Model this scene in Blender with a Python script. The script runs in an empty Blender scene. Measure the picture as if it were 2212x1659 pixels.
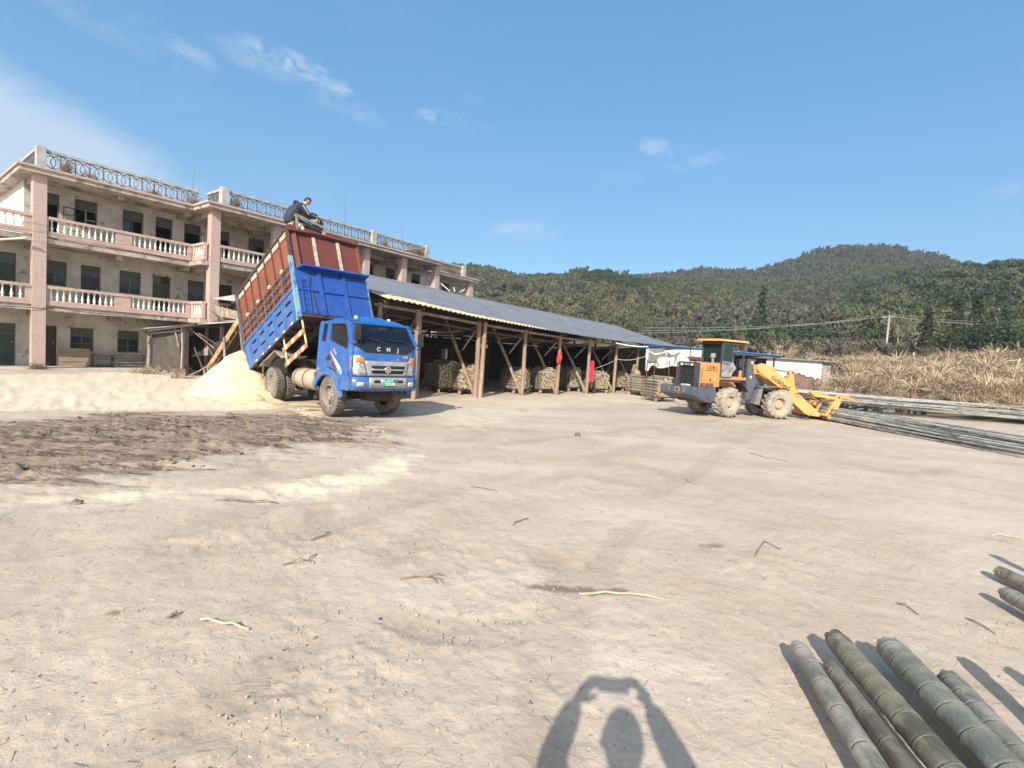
import bpy, bmesh, math, random
import numpy as np
from mathutils import Vector, Matrix
random.seed(7); RNG=np.random.default_rng(11)
R_=math.radians; PI=math.pi
sc=bpy.context.scene; COL=sc.collection

# ---------------------------------------------------------------- camera, world, sun, exposure
FPX=1087.0; CXP,CYP=1106.0,829.5; PITCH,ROLL,EYE=.0564,.0636,1.8      # the photo measured on a 2212 px wide view
_f=Vector((0,math.cos(PITCH),-math.sin(PITCH))); _r0=Vector((1,0,0)); _u0=_r0.cross(_f)
_r=_r0*math.cos(ROLL)+_u0*math.sin(ROLL); _u=-_r0*math.sin(ROLL)+_u0*math.cos(ROLL)
cam=bpy.data.cameras.new('camera'); cam.lens=FPX/2212*36; cam.sensor_width=36; cam.clip_start=.03; cam.clip_end=5000
co=bpy.data.objects.new('camera',cam); COL.objects.link(co); sc.camera=co
co.matrix_world=Matrix(((_r.x,_u.x,-_f.x,0),(_r.y,_u.y,-_f.y,0),(_r.z,_u.z,-_f.z,EYE),(0,0,0,1)))
def ray(x,y): return _f+_r*((x-CXP)/FPX)-_u*((y-CYP)/FPX)
def at(x,y,z=0.):
    d=ray(x,y); return Vector((0,0,EYE))+d*((z-EYE)/d.z)
def atY(x,y,Y):
    d=ray(x,y); return Vector((0,0,EYE))+d*(Y/d.y)
SUN=Vector((.2026,.8219,-.5324)).normalized()
sl=bpy.data.lights.new('sun','SUN'); sl.energy=4.6; sl.angle=R_(.53); sl.color=(1,.93,.82)
so=bpy.data.objects.new('sun',sl); COL.objects.link(so); so.rotation_euler=SUN.to_track_quat('-Z','Y').to_euler()
sc.view_settings.view_transform='Standard'; sc.view_settings.look='None'; sc.view_settings.exposure=.50; sc.view_settings.gamma=1
W=bpy.data.worlds.new('World'); sc.world=W; W.use_nodes=True
def world():
    nt=W.node_tree; N=nt.nodes; L=nt.links; N.clear()
    out=N.new('ShaderNodeOutputWorld'); bg=N.new('ShaderNodeBackground'); bg.inputs[1].default_value=.13
    sky=N.new('ShaderNodeTexSky'); sky.sky_type='NISHITA'; sky.sun_disc=False; sky.sun_elevation=R_(32.2); sky.sun_rotation=R_(193.8)
    sky.air_density=1.1; sky.dust_density=.5; sky.ozone_density=2.2; sky.altitude=0
    hs=N.new('ShaderNodeHueSaturation'); hs.inputs['Saturation'].default_value=1.12; L.new(sky.outputs[0],hs.inputs['Color']); fl=N.new('ShaderNodeMix'); fl.data_type='RGBA'; fl.inputs[0].default_value=.45; L.new(hs.outputs[0],fl.inputs[6]); fl.inputs[7].default_value=(.28,2.15,4.35,1)
    tc=N.new('ShaderNodeTexCoord'); G=tc.outputs['Generated']
    def dot(v):
        n=N.new('ShaderNodeVectorMath'); n.operation='DOT_PRODUCT'; L.new(G,n.inputs[0]); n.inputs[1].default_value=v; return n.outputs['Value']
    def ma(op,a,b,c=None,clamp=False):
        n=N.new('ShaderNodeMath'); n.operation=op; n.use_clamp=clamp
        for i,v in enumerate((a,b,c)):
            if v is None: continue
            if isinstance(v,(int,float)): n.inputs[i].default_value=v
            else: L.new(v,n.inputs[i])
        return n.outputs[0]
    def noise(scale,detail,rough,stretch=(1,1,1),dist=0.,rot=(0,0,0)):
        mp=N.new('ShaderNodeMapping'); mp.inputs['Scale'].default_value=stretch; mp.inputs['Rotation'].default_value=rot; L.new(G,mp.inputs[0])
        n=N.new('ShaderNodeTexNoise'); n.inputs['Scale'].default_value=scale; n.inputs['Detail'].default_value=detail; n.inputs['Roughness'].default_value=rough; n.inputs['Distortion'].default_value=dist
        L.new(mp.outputs[0],n.inputs['Vector']); return n.outputs[0]
    fine=noise(16,6,.62,(1,1,2.2),.5); big=noise(4.5,5,.6,(1,1,2),.3); wis=noise(34,5,.6,(1,1,1.6),.8)
    tot=None
    # wisps of cloud: centre (measured), half sizes, tilt, strength
    for (px,py,a,b,th,k) in ((640,140,85,20,14,1.0),(560,130,75,24,8,.45),(715,175,45,14,32,.85),(395,100,48,24,22,.42),(330,70,40,18,30,.28),(750,232,62,22,12,.36),(200,38,150,30,12,.25),(950,253,46,14,3,.62),(1010,272,50,12,6,.25),(1130,500,66,22,3,.6),(1428,320,46,15,14,.75),(1525,342,70,14,-6,.4),(1340,385,60,14,0,.16),(2200,405,50,14,-5,.5),(1015,208,26,9,10,.2),(1600,380,90,12,0,.14)):
        d=ray(px,py).normalized(); t1=(ray(px+10,py).normalized()-d).normalized(); t2=(ray(px,py-10).normalized()-d).normalized()
        c,s=math.cos(R_(th)),math.sin(R_(th)); e1=t1*c-t2*s; e2=t1*s+t2*c; sc_=FPX/(ray(px,py).length)/1.
        A=a/FPX/ray(px,py).length; B=b/FPX/ray(px,py).length
        u=ma('DIVIDE',ma('SUBTRACT',dot(e1),d.dot(e1)),A); v=ma('DIVIDE',ma('SUBTRACT',dot(e2),d.dot(e2)),B)
        r2=ma('ADD',ma('MULTIPLY',u,u),ma('MULTIPLY',v,v))
        m=ma('MULTIPLY',ma('SUBTRACT',1.0,ma('MULTIPLY',r2,.5),None,True),k)
        tot=m if tot is None else ma('MAXIMUM',tot,m)
    front=ma('GREATER_THAN',dot((0,1,0)),0.)
    wm=ma('MULTIPLY',tot,ma('MULTIPLY_ADD',ma('ADD',ma('MULTIPLY',fine,.6),ma('MULTIPLY',wis,.4)),4.6,-1.95,True)); wm=ma('MULTIPLY',wm,front)
    # the veil of high cloud at the left
    a=ray(-40,95).normalized(); b=ray(430,395).normalized(); n=a.cross(b).normalized()
    if n.dot(ray(0,380))<0: n=-n
    e=ma('ADD',dot(n),ma('MULTIPLY',ma('SUBTRACT',big,.5),.10))
    veil=ma('MULTIPLY',ma('MULTIPLY_ADD',e,14.,.25,True),ma('MULTIPLY_ADD',big,1.1,.36,True))
    veil=ma('MULTIPLY',veil,.82); veil=ma('MULTIPLY',veil,front)
    # thin streaks everywhere
    lo=ma('MULTIPLY',ma('MULTIPLY_ADD',big,2.0,-1.0,True),.25); lo=ma('MULTIPLY',lo,ma('MULTIPLY_ADD',dot((-1,0,0)),1.4,.1,True))
    mk=ma('MAXIMUM',ma('MAXIMUM',wm,veil),lo)
    mx=N.new('ShaderNodeMix'); mx.data_type='RGBA'; L.new(ma('MULTIPLY',mk,.82),mx.inputs[0]); sd=(-SUN.x,-SUN.y,-SUN.z); au=N.new('ShaderNodeMix'); au.data_type='RGBA'; L.new(ma('MULTIPLY',ma('POWER',ma('MAXIMUM',dot(sd),0.0),3.0),.75),au.inputs[0]); L.new(fl.outputs[2],au.inputs[6]); au.inputs[7].default_value=(10.5,9.6,8.4,1)  # broad whitish glow added around the sun to brighten shadows and camera-facing faces
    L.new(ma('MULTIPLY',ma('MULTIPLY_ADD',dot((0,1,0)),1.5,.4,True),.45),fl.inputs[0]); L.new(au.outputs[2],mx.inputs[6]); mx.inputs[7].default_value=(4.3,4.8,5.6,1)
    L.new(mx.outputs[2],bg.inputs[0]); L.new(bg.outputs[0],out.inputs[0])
world()

# ---------------------------------------------------------------- materials
MATS={}
def M(name,c1,c2=None,s=6,thr=(.4,.62),rough=.8,metal=0,bump=.15,bs=60,c3=None,s3=1.5,thr3=(.5,.7),alpha=1,trans=0,rnd=0,stretch=(1,1,1),emit=None,spec=.5,coat=0):
    if name in MATS: return MATS[name]
    m=bpy.data.materials.new(name); m.use_nodes=True; nt=m.node_tree; N=nt.nodes; L=nt.links
    b=N['Principled BSDF']; b.inputs['Roughness'].default_value=rough; b.inputs['Metallic'].default_value=metal
    b.inputs['Specular IOR Level'].default_value=spec; b.inputs['Coat Weight'].default_value=coat; b.inputs['Coat Roughness'].default_value=.15
    tc=N.new('ShaderNodeTexCoord'); mp=N.new('ShaderNodeMapping'); L.new(tc.outputs['Object'],mp.inputs[0]); mp.inputs['Scale'].default_value=stretch
    def noise(sc_,d=5,r=.6):
        n=N.new('ShaderNodeTexNoise'); n.inputs['Scale'].default_value=sc_; n.inputs['Detail'].default_value=d; n.inputs['Roughness'].default_value=r; L.new(mp.outputs[0],n.inputs['Vector']); return n
    def mixc(f,a,bb):
        x=N.new('ShaderNodeMix'); x.data_type='RGBA'
        for i,v in ((0,f),(6,a),(7,bb)):
            if hasattr(v,'node'): L.new(v,x.inputs[i])
            elif i: x.inputs[i].default_value=(*v,1)
            else: x.inputs[i].default_value=v
        return x.outputs[2]
    def rng(v,a,bb):
        r=N.new('ShaderNodeMapRange'); r.interpolation_type='SMOOTHSTEP'; L.new(v,r.inputs[0]); r.inputs[1].default_value=a; r.inputs[2].default_value=bb; return r.outputs[0]
    col=None
    if c2 is not None: col=mixc(rng(noise(s).outputs[0],*thr),c1,c2)
    if c3 is not None: col=mixc(rng(noise(s3,7,.7).outputs[0],*thr3),col if col is not None else c1,c3)
    if rnd:
        oi=N.new('ShaderNodeObjectInfo'); hv=N.new('ShaderNodeHueSaturation')
        mr=N.new('ShaderNodeMapRange'); L.new(oi.outputs['Random'],mr.inputs[0]); mr.inputs[3].default_value=1-rnd; mr.inputs[4].default_value=1+rnd
        if col is not None: L.new(col,hv.inputs['Color'])
        else: hv.inputs['Color'].default_value=(*c1,1)
        L.new(mr.outputs[0],hv.inputs['Value']); mh=N.new('ShaderNodeMapRange'); L.new(oi.outputs['Random'],mh.inputs[0]); mh.inputs[3].default_value=.5-rnd*.06; mh.inputs[4].default_value=.5+rnd*.06; L.new(mh.outputs[0],hv.inputs['Hue']); col=hv.outputs[0]
    if col is not None: L.new(col,b.inputs['Base Color'])
    else: b.inputs['Base Color'].default_value=(*c1,1)
    if bump:
        bn=N.new('ShaderNodeBump'); bn.inputs['Strength'].default_value=bump; bn.inputs['Distance'].default_value=.03; L.new(noise(bs,4,.6).outputs[0],bn.inputs['Height']); L.new(bn.outputs[0],b.inputs['Normal'])
    if trans:
        b.inputs['Transmission Weight'].default_value=trans
    if alpha<1: b.inputs['Alpha'].default_value=alpha
    if emit: b.inputs['Emission Color'].default_value=(*emit,1); b.inputs['Emission Strength'].default_value=1
    MATS[name]=m; return m

# ---------------------------------------------------------------- mesh helpers
class MB:
    def __init__(s): s.v=[]; s.f=[]; s.mi=[]; s.T=None; s.k=0
    def add(s,vs,fs):
        o=len(s.v)
        if s.T is not None: vs=[s.T@Vector(v) for v in vs]
        s.v+= [tuple(v) for v in vs]; s.f+=[tuple(i+o for i in f) for f in fs]; s.mi+=[s.k]*len(fs); return s
    def box(s,x0,x1,y0,y1,z0,z1):
        return s.add([(x0,y0,z0),(x1,y0,z0),(x1,y1,z0),(x0,y1,z0),(x0,y0,z1),(x1,y0,z1),(x1,y1,z1),(x0,y1,z1)],
                     [(0,3,2,1),(4,5,6,7),(0,1,5,4),(1,2,6,5),(2,3,7,6),(3,0,4,7)])
    def hexa(s,p): return s.add(p,[(0,3,2,1),(4,5,6,7),(0,1,5,4),(1,2,6,5),(2,3,7,6),(3,0,4,7)])
    def bar(s,a,b,w,h,up=(0,0,1)):
        a=Vector(a); b=Vector(b); d=(b-a).normalized(); u=Vector(up)
        if abs(d.dot(u))>.98: u=Vector((1,0,0))
        r=d.cross(u).normalized()*w/2; u=r.cross(d).normalized()*h/2
        return s.hexa([a-r-u,a+r-u,b+r-u,b-r-u,a-r+u,a+r+u,b+r+u,b-r+u])
    def tube(s,pts,r,n=8,caps=True):
        pts=[Vector(p) for p in pts]; rs=r if isinstance(r,(list,tuple)) else [r]*len(pts)
        vs=[]; fs=[]; ref=Vector((0,0,1))
        d0=(pts[1]-pts[0]).normalized()
        if abs(d0.dot(ref))>.9: ref=Vector((1,0,0))
        for i,p in enumerate(pts):
            d=(pts[min(i+1,len(pts)-1)]-pts[max(i-1,0)]).normalized(); x=d.cross(ref).normalized(); y=d.cross(x).normalized()
            for k in range(n):
                a=2*PI*k/n; vs.append(p+x*(math.cos(a)*rs[i])+y*(math.sin(a)*rs[i]))
        for i in range(len(pts)-1):
            for k in range(n):
                a=i*n+k; b=i*n+(k+1)%n; fs.append((a,a+n,b+n,b))
        if caps: fs.append(tuple(range(n))); fs.append(tuple(reversed(range(len(vs)-n,len(vs)))))
        return s.add(vs,fs)
    def prism(s,poly,fr,d0,d1):
        """poly 2-D; fr(u,v,d)->3-D"""
        n=len(poly); vs=[fr(u,v,d0) for u,v in poly]+[fr(u,v,d1) for u,v in poly]
        return s.add(vs,[tuple(range(n)),tuple(reversed(range(n,2*n)))]+[(i,i+n,(i+1)%n+n,(i+1)%n) for i in range(n)])
    def lathe(s,prof,n=32,ax='y',c=(0,0,0)):
        vs=[];fs=[]
        for (r,h) in prof:
            for k in range(n):
                a=2*PI*k/n; q=(r*math.cos(a),r*math.sin(a))
                vs.append({'y':(c[0]+q[0],c[1]+h,c[2]+q[1]),'z':(c[0]+q[0],c[1]+q[1],c[2]+h),'x':(c[0]+h,c[1]+q[0],c[2]+q[1])}[ax])
        for i in range(len(prof)-1):
            for k in range(n):
                a=i*n+k; b=i*n+(k+1)%n; fs.append((a,b,b+n,a+n))
        return s.add(vs,fs)
    def build(s,name,mats,parent=None,smooth=False,bevel=0,fix=True):
        me=bpy.data.meshes.new(name); me.from_pydata(s.v,[],s.f)
        for m in (mats if isinstance(mats,(list,tuple)) else [mats]): me.materials.append(m)
        if len(set(s.mi))>1: me.polygons.foreach_set('material_index',s.mi)
        if fix:
            bm=bmesh.new(); bm.from_mesh(me); bmesh.ops.recalc_face_normals(bm,faces=bm.faces); bm.to_mesh(me); bm.free()
        if smooth: me.polygons.foreach_set('use_smooth',[True]*len(me.polygons)); me.set_sharp_from_angle(angle=R_(smooth if smooth is not True else 40))
        o=bpy.data.objects.new(name,me); COL.objects.link(o)
        if parent is not None: o.parent=parent
        if bevel:
            b=o.modifiers.new('b','BEVEL'); b.width=bevel; b.segments=2; b.limit_method='ANGLE'; b.angle_limit=R_(35)
        return o
def tag(o,label=None,cat=None,group=None,kind=None):
    if label: o['label']=label
    if cat: o['category']=cat
    if group: o['group']=group
    if kind: o['kind']=kind
    return o
def empty(name,loc=(0,0,0),rz=0,**k):
    o=bpy.data.objects.new(name,None); COL.objects.link(o); o.location=loc; o.rotation_euler=(0,0,rz); o.empty_display_size=.2; return tag(o,**k)
def copy_tree(o,parent=None):
    c=o.copy(); COL.objects.link(c); c.parent=parent
    for ch in list(o.children): copy_tree(ch,c)
    return c
def text(name,body,size,mat,parent,mw,depth=.004,space=1.,bold=0):
    cu=bpy.data.curves.new('t','FONT'); cu.body=body; cu.size=size; cu.extrude=depth; cu.align_x='CENTER'; cu.align_y='CENTER'; cu.space_character=space; cu.offset=bold
    o=bpy.data.objects.new('t',cu); COL.objects.link(o); bpy.context.view_layer.update()
    me=bpy.data.meshes.new_from_object(o.evaluated_get(bpy.context.evaluated_depsgraph_get())); bpy.data.objects.remove(o)
    me.name=name; me.materials.clear(); me.materials.append(mat); me.transform(mw)
    q=bpy.data.objects.new(name,me); COL.objects.link(q); q.parent=parent; return q
def frame(o,x,y):
    """matrix with origin o, x axis x, y axis y (text plane)"""
    x=Vector(x).normalized(); y=Vector(y); y=(y-x*x.dot(y)).normalized(); z=x.cross(y); o=Vector(o)
    return Matrix(((x.x,y.x,z.x,o.x),(x.y,y.y,z.y,o.y),(x.z,y.z,z.z,o.z),(0,0,0,1)))

# ---------------------------------------------------------------- noise on arrays
_perm=RNG.random((256,256))
def vnoise(x,y):
    xi=np.floor(x).astype(int); yi=np.floor(y).astype(int); fx=x-xi; fy=y-yi; fx=fx*fx*(3-2*fx); fy=fy*fy*(3-2*fy)
    g=lambda a,b:_perm[a&255,b&255]
    return (g(xi,yi)*(1-fx)+g(xi+1,yi)*fx)*(1-fy)+(g(xi,yi+1)*(1-fx)+g(xi+1,yi+1)*fx)*fy
def fbm(x,y,o=4,r=.5):
    s=0;a=1;t=0
    for i in range(o): s=s+a*vnoise(x*2**i+i*17.3,y*2**i+i*9.1); t+=a; a*=r
    return s/t
def sstep(a,b,x): t=np.clip((x-a)/(b-a),0,1); return t*t*(3-2*t)
def sdpoly(X,Y,P):
    """signed distance to a polygon, negative inside"""
    d=np.full(X.shape,1e9); ins=np.zeros(X.shape,bool); n=len(P)
    for i in range(n):
        ax,ay=P[i]; bx,by=P[(i+1)%n]; ex,ey=bx-ax,by-ay; t=np.clip(((X-ax)*ex+(Y-ay)*ey)/(ex*ex+ey*ey),0,1)
        d=np.minimum(d,np.hypot(X-ax-t*ex,Y-ay-t*ey)); c=((ay>Y)!=(by>Y))&(X<(bx-ax)*(Y-ay)/(by-ay+1e-12)+ax); ins^=c
    return np.where(ins,-d,d)
def poly_px(pts): return [tuple(at(x,y).xy) for x,y in pts]
def mesh_np(name,V,F,mats,parent=None,smooth=True,attrs=None):
    me=bpy.data.meshes.new(name); nv=len(V); nf=len(F); k=F.shape[1]
    me.vertices.add(nv); me.vertices.foreach_set('co',np.asarray(V,np.float32).ravel()); me.loops.add(nf*k); me.loops.foreach_set('vertex_index',F.astype(np.int32).ravel())
    me.polygons.add(nf); me.polygons.foreach_set('loop_start',np.arange(nf,dtype=np.int32)*k); me.polygons.foreach_set('loop_total',np.full(nf,k,np.int32))
    me.update(calc_edges=True); me.validate()
    if smooth: me.polygons.foreach_set('use_smooth',np.ones(len(me.polygons),bool))
    for m in (mats if isinstance(mats,list) else [mats]): me.materials.append(m)
    for n,a in (attrs or {}).items():
        at_=me.attributes.new(n,'FLOAT','POINT'); at_.data.foreach_set('value',np.asarray(a,np.float32))
    o=bpy.data.objects.new(name,me); COL.objects.link(o)
    if parent: o.parent=parent
    return o
def gridF(nr,nc,wrap=False):
    i=np.arange(nr-1)[:,None]; j=np.arange(nc if wrap else nc-1)[None,:]; j2=(j+1)%nc if wrap else j+1
    return np.stack([i*nc+j,i*nc+j2,(i+1)*nc+j2,(i+1)*nc+j],-1).reshape(-1,4)
# ---------------------------------------------------------------- the yard
TO=Vector((-3.74,13.06,0)); TH=R_(134)                      # truck origin (between the front wheels) and heading
Tf=Vector((math.sin(TH),math.cos(TH),0)); Tl=Vector((-Tf.y,Tf.x,0))
B0=Vector((-19.58,20.615,0)); BA=.6439                      # school building frame: s along the front, t out of it
Bd=Vector((math.sin(BA),math.cos(BA),0)); Bn=Vector((math.cos(BA),-math.sin(BA),0))
SA=R_(40); S0=Vector((-1.49,20.63,0)); Sd=Vector((math.sin(SA),math.cos(SA),0)); Sn=Vector((math.cos(SA),-math.sin(SA),0))   # drying shed frame
MUD=poly_px([(-300,915),(0,903),(200,893),(500,888),(620,893),(700,893),(790,905),(880,930),(850,960),(700,985),(500,1005),(300,1035),(0,1050),(-300,1060)])
SAW_A=poly_px([(-300,808),(0,806),(300,803),(400,803),(520,790),(620,880),(560,892),(300,885),(0,893),(-300,900)])
SAW_B=poly_px([(-300,1085),(0,1076),(200,1062),(500,1042),(700,1022),(830,985),(930,975),(900,1030),(820,1062),(700,1082),(400,1086),(0,1095),(-300,1100)])
SAW_C=poly_px([(880,872),(1000,852),(1440,845),(1500,868),(1200,885),(1120,920),(980,935),(900,915)])
RUT=poly_px([(640,866),(880,872),(900,905),(760,925),(560,925),(600,890)])
def fields(X,Y):
    n=fbm(X*.9,Y*.9,4); n2=fbm(X*.35+3,Y*.35,3)
    w=(n-.5)*1.5
    mud=sstep(.9,-1.5,sdpoly(X,Y,MUD)+w*1.6)
    saw=np.maximum(sstep(.3,-.8,sdpoly(X,Y,SAW_A)+w)*1.0,np.maximum(sstep(.25,-.45,sdpoly(X,Y,SAW_B)+w*.5)*.92,sstep(.6,-1.2,sdpoly(X,Y,SAW_C)+w*1.6)*.62))
    rut=sstep(.4,-.5,sdpoly(X,Y,RUT)+w*.4)
    mud=np.maximum(mud*(1-saw*.9),rut*.45*(1-sstep(.5,.9,saw)))
    return mud,saw,n,n2
def gheight(X,Y,fine=True):
    mud,saw,n,n2=fields(X,Y)
    h=(n2-.5)*.05+(n-.5)*.018
    u=X*.94+Y*.34; v=-X*.34+Y*.94                       # wheel tracks run across the picture
    rid=1-np.abs(fbm(u*.55,v*2.3,4,.6)*2-1); h2=(rid-.62)*.12+(fbm(u*1.6,v*6.5,5,.7)-.5)*.22*(.4+1.2*sstep(.45,.65,fbm(u*.35,v*.9,3)))
    h=h+mud*h2+saw*((fbm(X*1.6,Y*3.4,5,.66)-.5)*.15)
    cl=sstep(.54,.66,fbm(X*.9+40,Y*1.1,4,.6)); h=h+cl*(fbm(X*7,Y*7,3,.65)-.45)*.028
    if fine: h=h+(fbm(X*5,Y*5,3,.6)-.5)*.018+(fbm(X*17,Y*17,2)-.5)*.006
    r=np.hypot(X-TO.x,Y-TO.y); dx=X-TO.x; dy=Y-TO.y; lx=dx*Tf.x+dy*Tf.y; ly=dx*Tl.x+dy*Tl.y
    k=sstep(1.6,.9,np.maximum(np.abs(lx+1.6)-1.9,np.abs(ly))); h=h*(1-.75*k)-.02*k
    return h
def ground():
    azf=np.radians(np.linspace(-52,52,520)); azb=np.radians(np.linspace(52,308,60)[1:-1]); az=np.concatenate([azf,azb]); 
    ys=np.linspace(1957/1.2,1957/60.,430); rr=np.concatenate([[.25,.6,.9],1957/ys,[75,110,180,320,600,1200]])
    A,Rr=np.meshgrid(az,rr); X=Rr*np.sin(A); Y=Rr*np.cos(A); f=Rr<70
    Z=np.where(f,gheight(X,Y),0.); Z=Z*sstep(70,40,Rr)
    mud,saw,n,n2=fields(X,Y); st=np.zeros_like(X)
    for (px,py,a,b) in ((1545,1182,.13,.05),(1230,1272,.34,.07),(1330,1276,.12,.04),(245,1327,.06,.035),(375,1334,.04,.03)):
        c=at(px,py); st=np.maximum(st,sstep(1.3,.5,np.hypot((X-c.x)/a,(Y-c.y)/b)+(fbm(X*14,Y*14,3)-.5)*1.6))
    trk=np.zeros_like(X)
    for pts,gap in (((( -200,1290),(500,1120),(1000,1000),(1500,925),(1700,905)),.85),(((2500,1120),(1900,1000),(1500,940),(1100,915),(860,905)),.85),(((700,1700),(1000,1250),(1350,1020),(1600,910)),.8),(((-200,1150),(300,1100),(700,1000),(950,930)),.9)):
        P=[at(*q) for q in pts]
        for a_,c_ in zip(P,P[1:]):
            e=c_-a_; t=np.clip(((X-a_.x)*e.x+(Y-a_.y)*e.y)/(e.x**2+e.y**2),0,1); px=X-a_.x-t*e.x; py=Y-a_.y-t*e.y; dd=np.hypot(px,py)+(fbm(X*.6,Y*.6,2)-.5)*.35
            trk=np.maximum(trk,sstep(.22,.10,np.abs(dd-gap)))
    trk*=sstep(.35,.6,fbm(X*.8+9,Y*.8,3)); Z=Z-np.where(Rr<40,trk*.012,0)
    V=np.stack([X,Y,Z],-1).reshape(-1,3)
    m=bpy.data.materials.new('yard_earth'); m.use_nodes=True; nt=m.node_tree; N=nt.nodes; L=nt.links; b=N['Principled BSDF']; b.inputs['Roughness'].default_value=.95; b.inputs['Specular IOR Level'].default_value=.15
    tc=N.new('ShaderNodeTexCoord').outputs['Object']
    def noise(s_,d=5,r=.6,st_=(1,1,1),dist=0):
        mp=N.new('ShaderNodeMapping'); mp.inputs['Scale'].default_value=st_; L.new(tc,mp.inputs[0]); q=N.new('ShaderNodeTexNoise'); q.inputs['Scale'].default_value=s_; q.inputs['Detail'].default_value=d; q.inputs['Roughness'].default_value=r; q.inputs['Distortion'].default_value=dist; L.new(mp.outputs[0],q.inputs['Vector']); return q.outputs[0]
    def attr(n_): a=N.new('ShaderNodeAttribute'); a.attribute_name=n_; return a.outputs['Fac']
    def ma(op,a,b_,c=None,cl=False):
        q=N.new('ShaderNodeMath'); q.operation=op; q.use_clamp=cl
        for i,v in enumerate((a,b_,c)):
            if v is None: continue
            if isinstance(v,(int,float)): q.inputs[i].default_value=v
            else: L.new(v,q.inputs[i])
        return q.outputs[0]
    def mix(f,a,c):
        x=N.new('ShaderNodeMix'); x.data_type='RGBA'
        for i,v in ((0,f),(6,a),(7,c)):
            if hasattr(v,'node'): L.new(v,x.inputs[i])
            elif i: x.inputs[i].default_value=(*v,1)
            else: x.inputs[i].default_value=v
        return x.outputs[2]
    def sm(v,a,c):
        r=N.new('ShaderNodeMapRange'); r.interpolation_type='SMOOTHSTEP'; L.new(v,r.inputs[0]); r.inputs[1].default_value=a; r.inputs[2].default_value=c; return r.outputs[0]
    base=mix(sm(noise(1.3,6,.65),.35,.68),(.50,.412,.325),(.43,.348,.268))
    base=mix(sm(noise(.22,4,.6,(1,2.2,1)),.42,.66),base,(.545,.465,.375))
    base=mix(sm(noise(9,5,.7),.56,.74),base,(.34,.27,.20))
    base=mix(sm(noise(55,3,.6),.62,.70),base,(.30,.24,.18))
    base=mix(sm(noise(38,2,.5),.68,.74),base,(.58,.53,.43))
    base=mix(ma('MULTIPLY',attr('trk'),.38),base,(.34,.275,.21)); base=mix(ma('MULTIPLY',sm(noise(1.1,7,.75,(1,1.5,1)),.58,.66),.55),base,(.33,.26,.195))
    # sawdust dust carried over the yard
    sw=attr('saw'); fs=sm(ma('ADD',sw,ma('MULTIPLY',ma('SUBTRACT',noise(2.2,8,.74,(.7,2.4,1)),.5),2.3)),.25,1.0)
    sawc=mix(sm(noise(3.,8,.75,(.7,2.2,1)),.40,.58),(.68,.60,.465),(.62,.54,.41))
    col=mix(ma('MULTIPLY',fs,.93),base,sawc)
    md=attr('mud'); fm=sm(ma('ADD',md,ma('MULTIPLY',ma('SUBTRACT',noise(1.5,8,.72,(.55,2.6,1)),.5),2.8)),.30,.92)
    mudc=mix(sm(noise(1.9,9,.78,(.45,2.8,1),.4),.43,.56),(.105,.068,.047),(.275,.208,.155))
    mudc=mix(sm(noise(12,6,.75,(.7,1.6,1)),.50,.64),mudc,(.36,.29,.225))
    col=mix(fm,col,mudc)
    col=mix(ma('MULTIPLY',attr('stain'),.75),col,(.17,.12,.09))
    L.new(col,b.inputs['Base Color'])
    h=ma('ADD',ma('MULTIPLY',noise(26,6,.7,(1,1.2,1),.4),.32),ma('ADD',ma('MULTIPLY',noise(90,4,.65),.10),ma('MULTIPLY',noise(5.5,4,.6,(1,1,1),.8),.9)))
    bp=N.new('ShaderNodeBump'); bp.inputs['Strength'].default_value=.62; bp.inputs['Distance'].default_value=.025; L.new(h,bp.inputs['Height']); L.new(bp.outputs[0],b.inputs['Normal'])
    o=mesh_np('ground',V,gridF(len(rr),len(az),True),m,attrs=dict(trk=trk.ravel(),saw=saw.ravel(),mud=mud.ravel(),stain=st.ravel())); tag(o,kind='structure')
    return m
EARTH=ground()
def gz(x,y): return float(gheight(np.array([float(x)]),np.array([float(y)]))[0])

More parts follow.
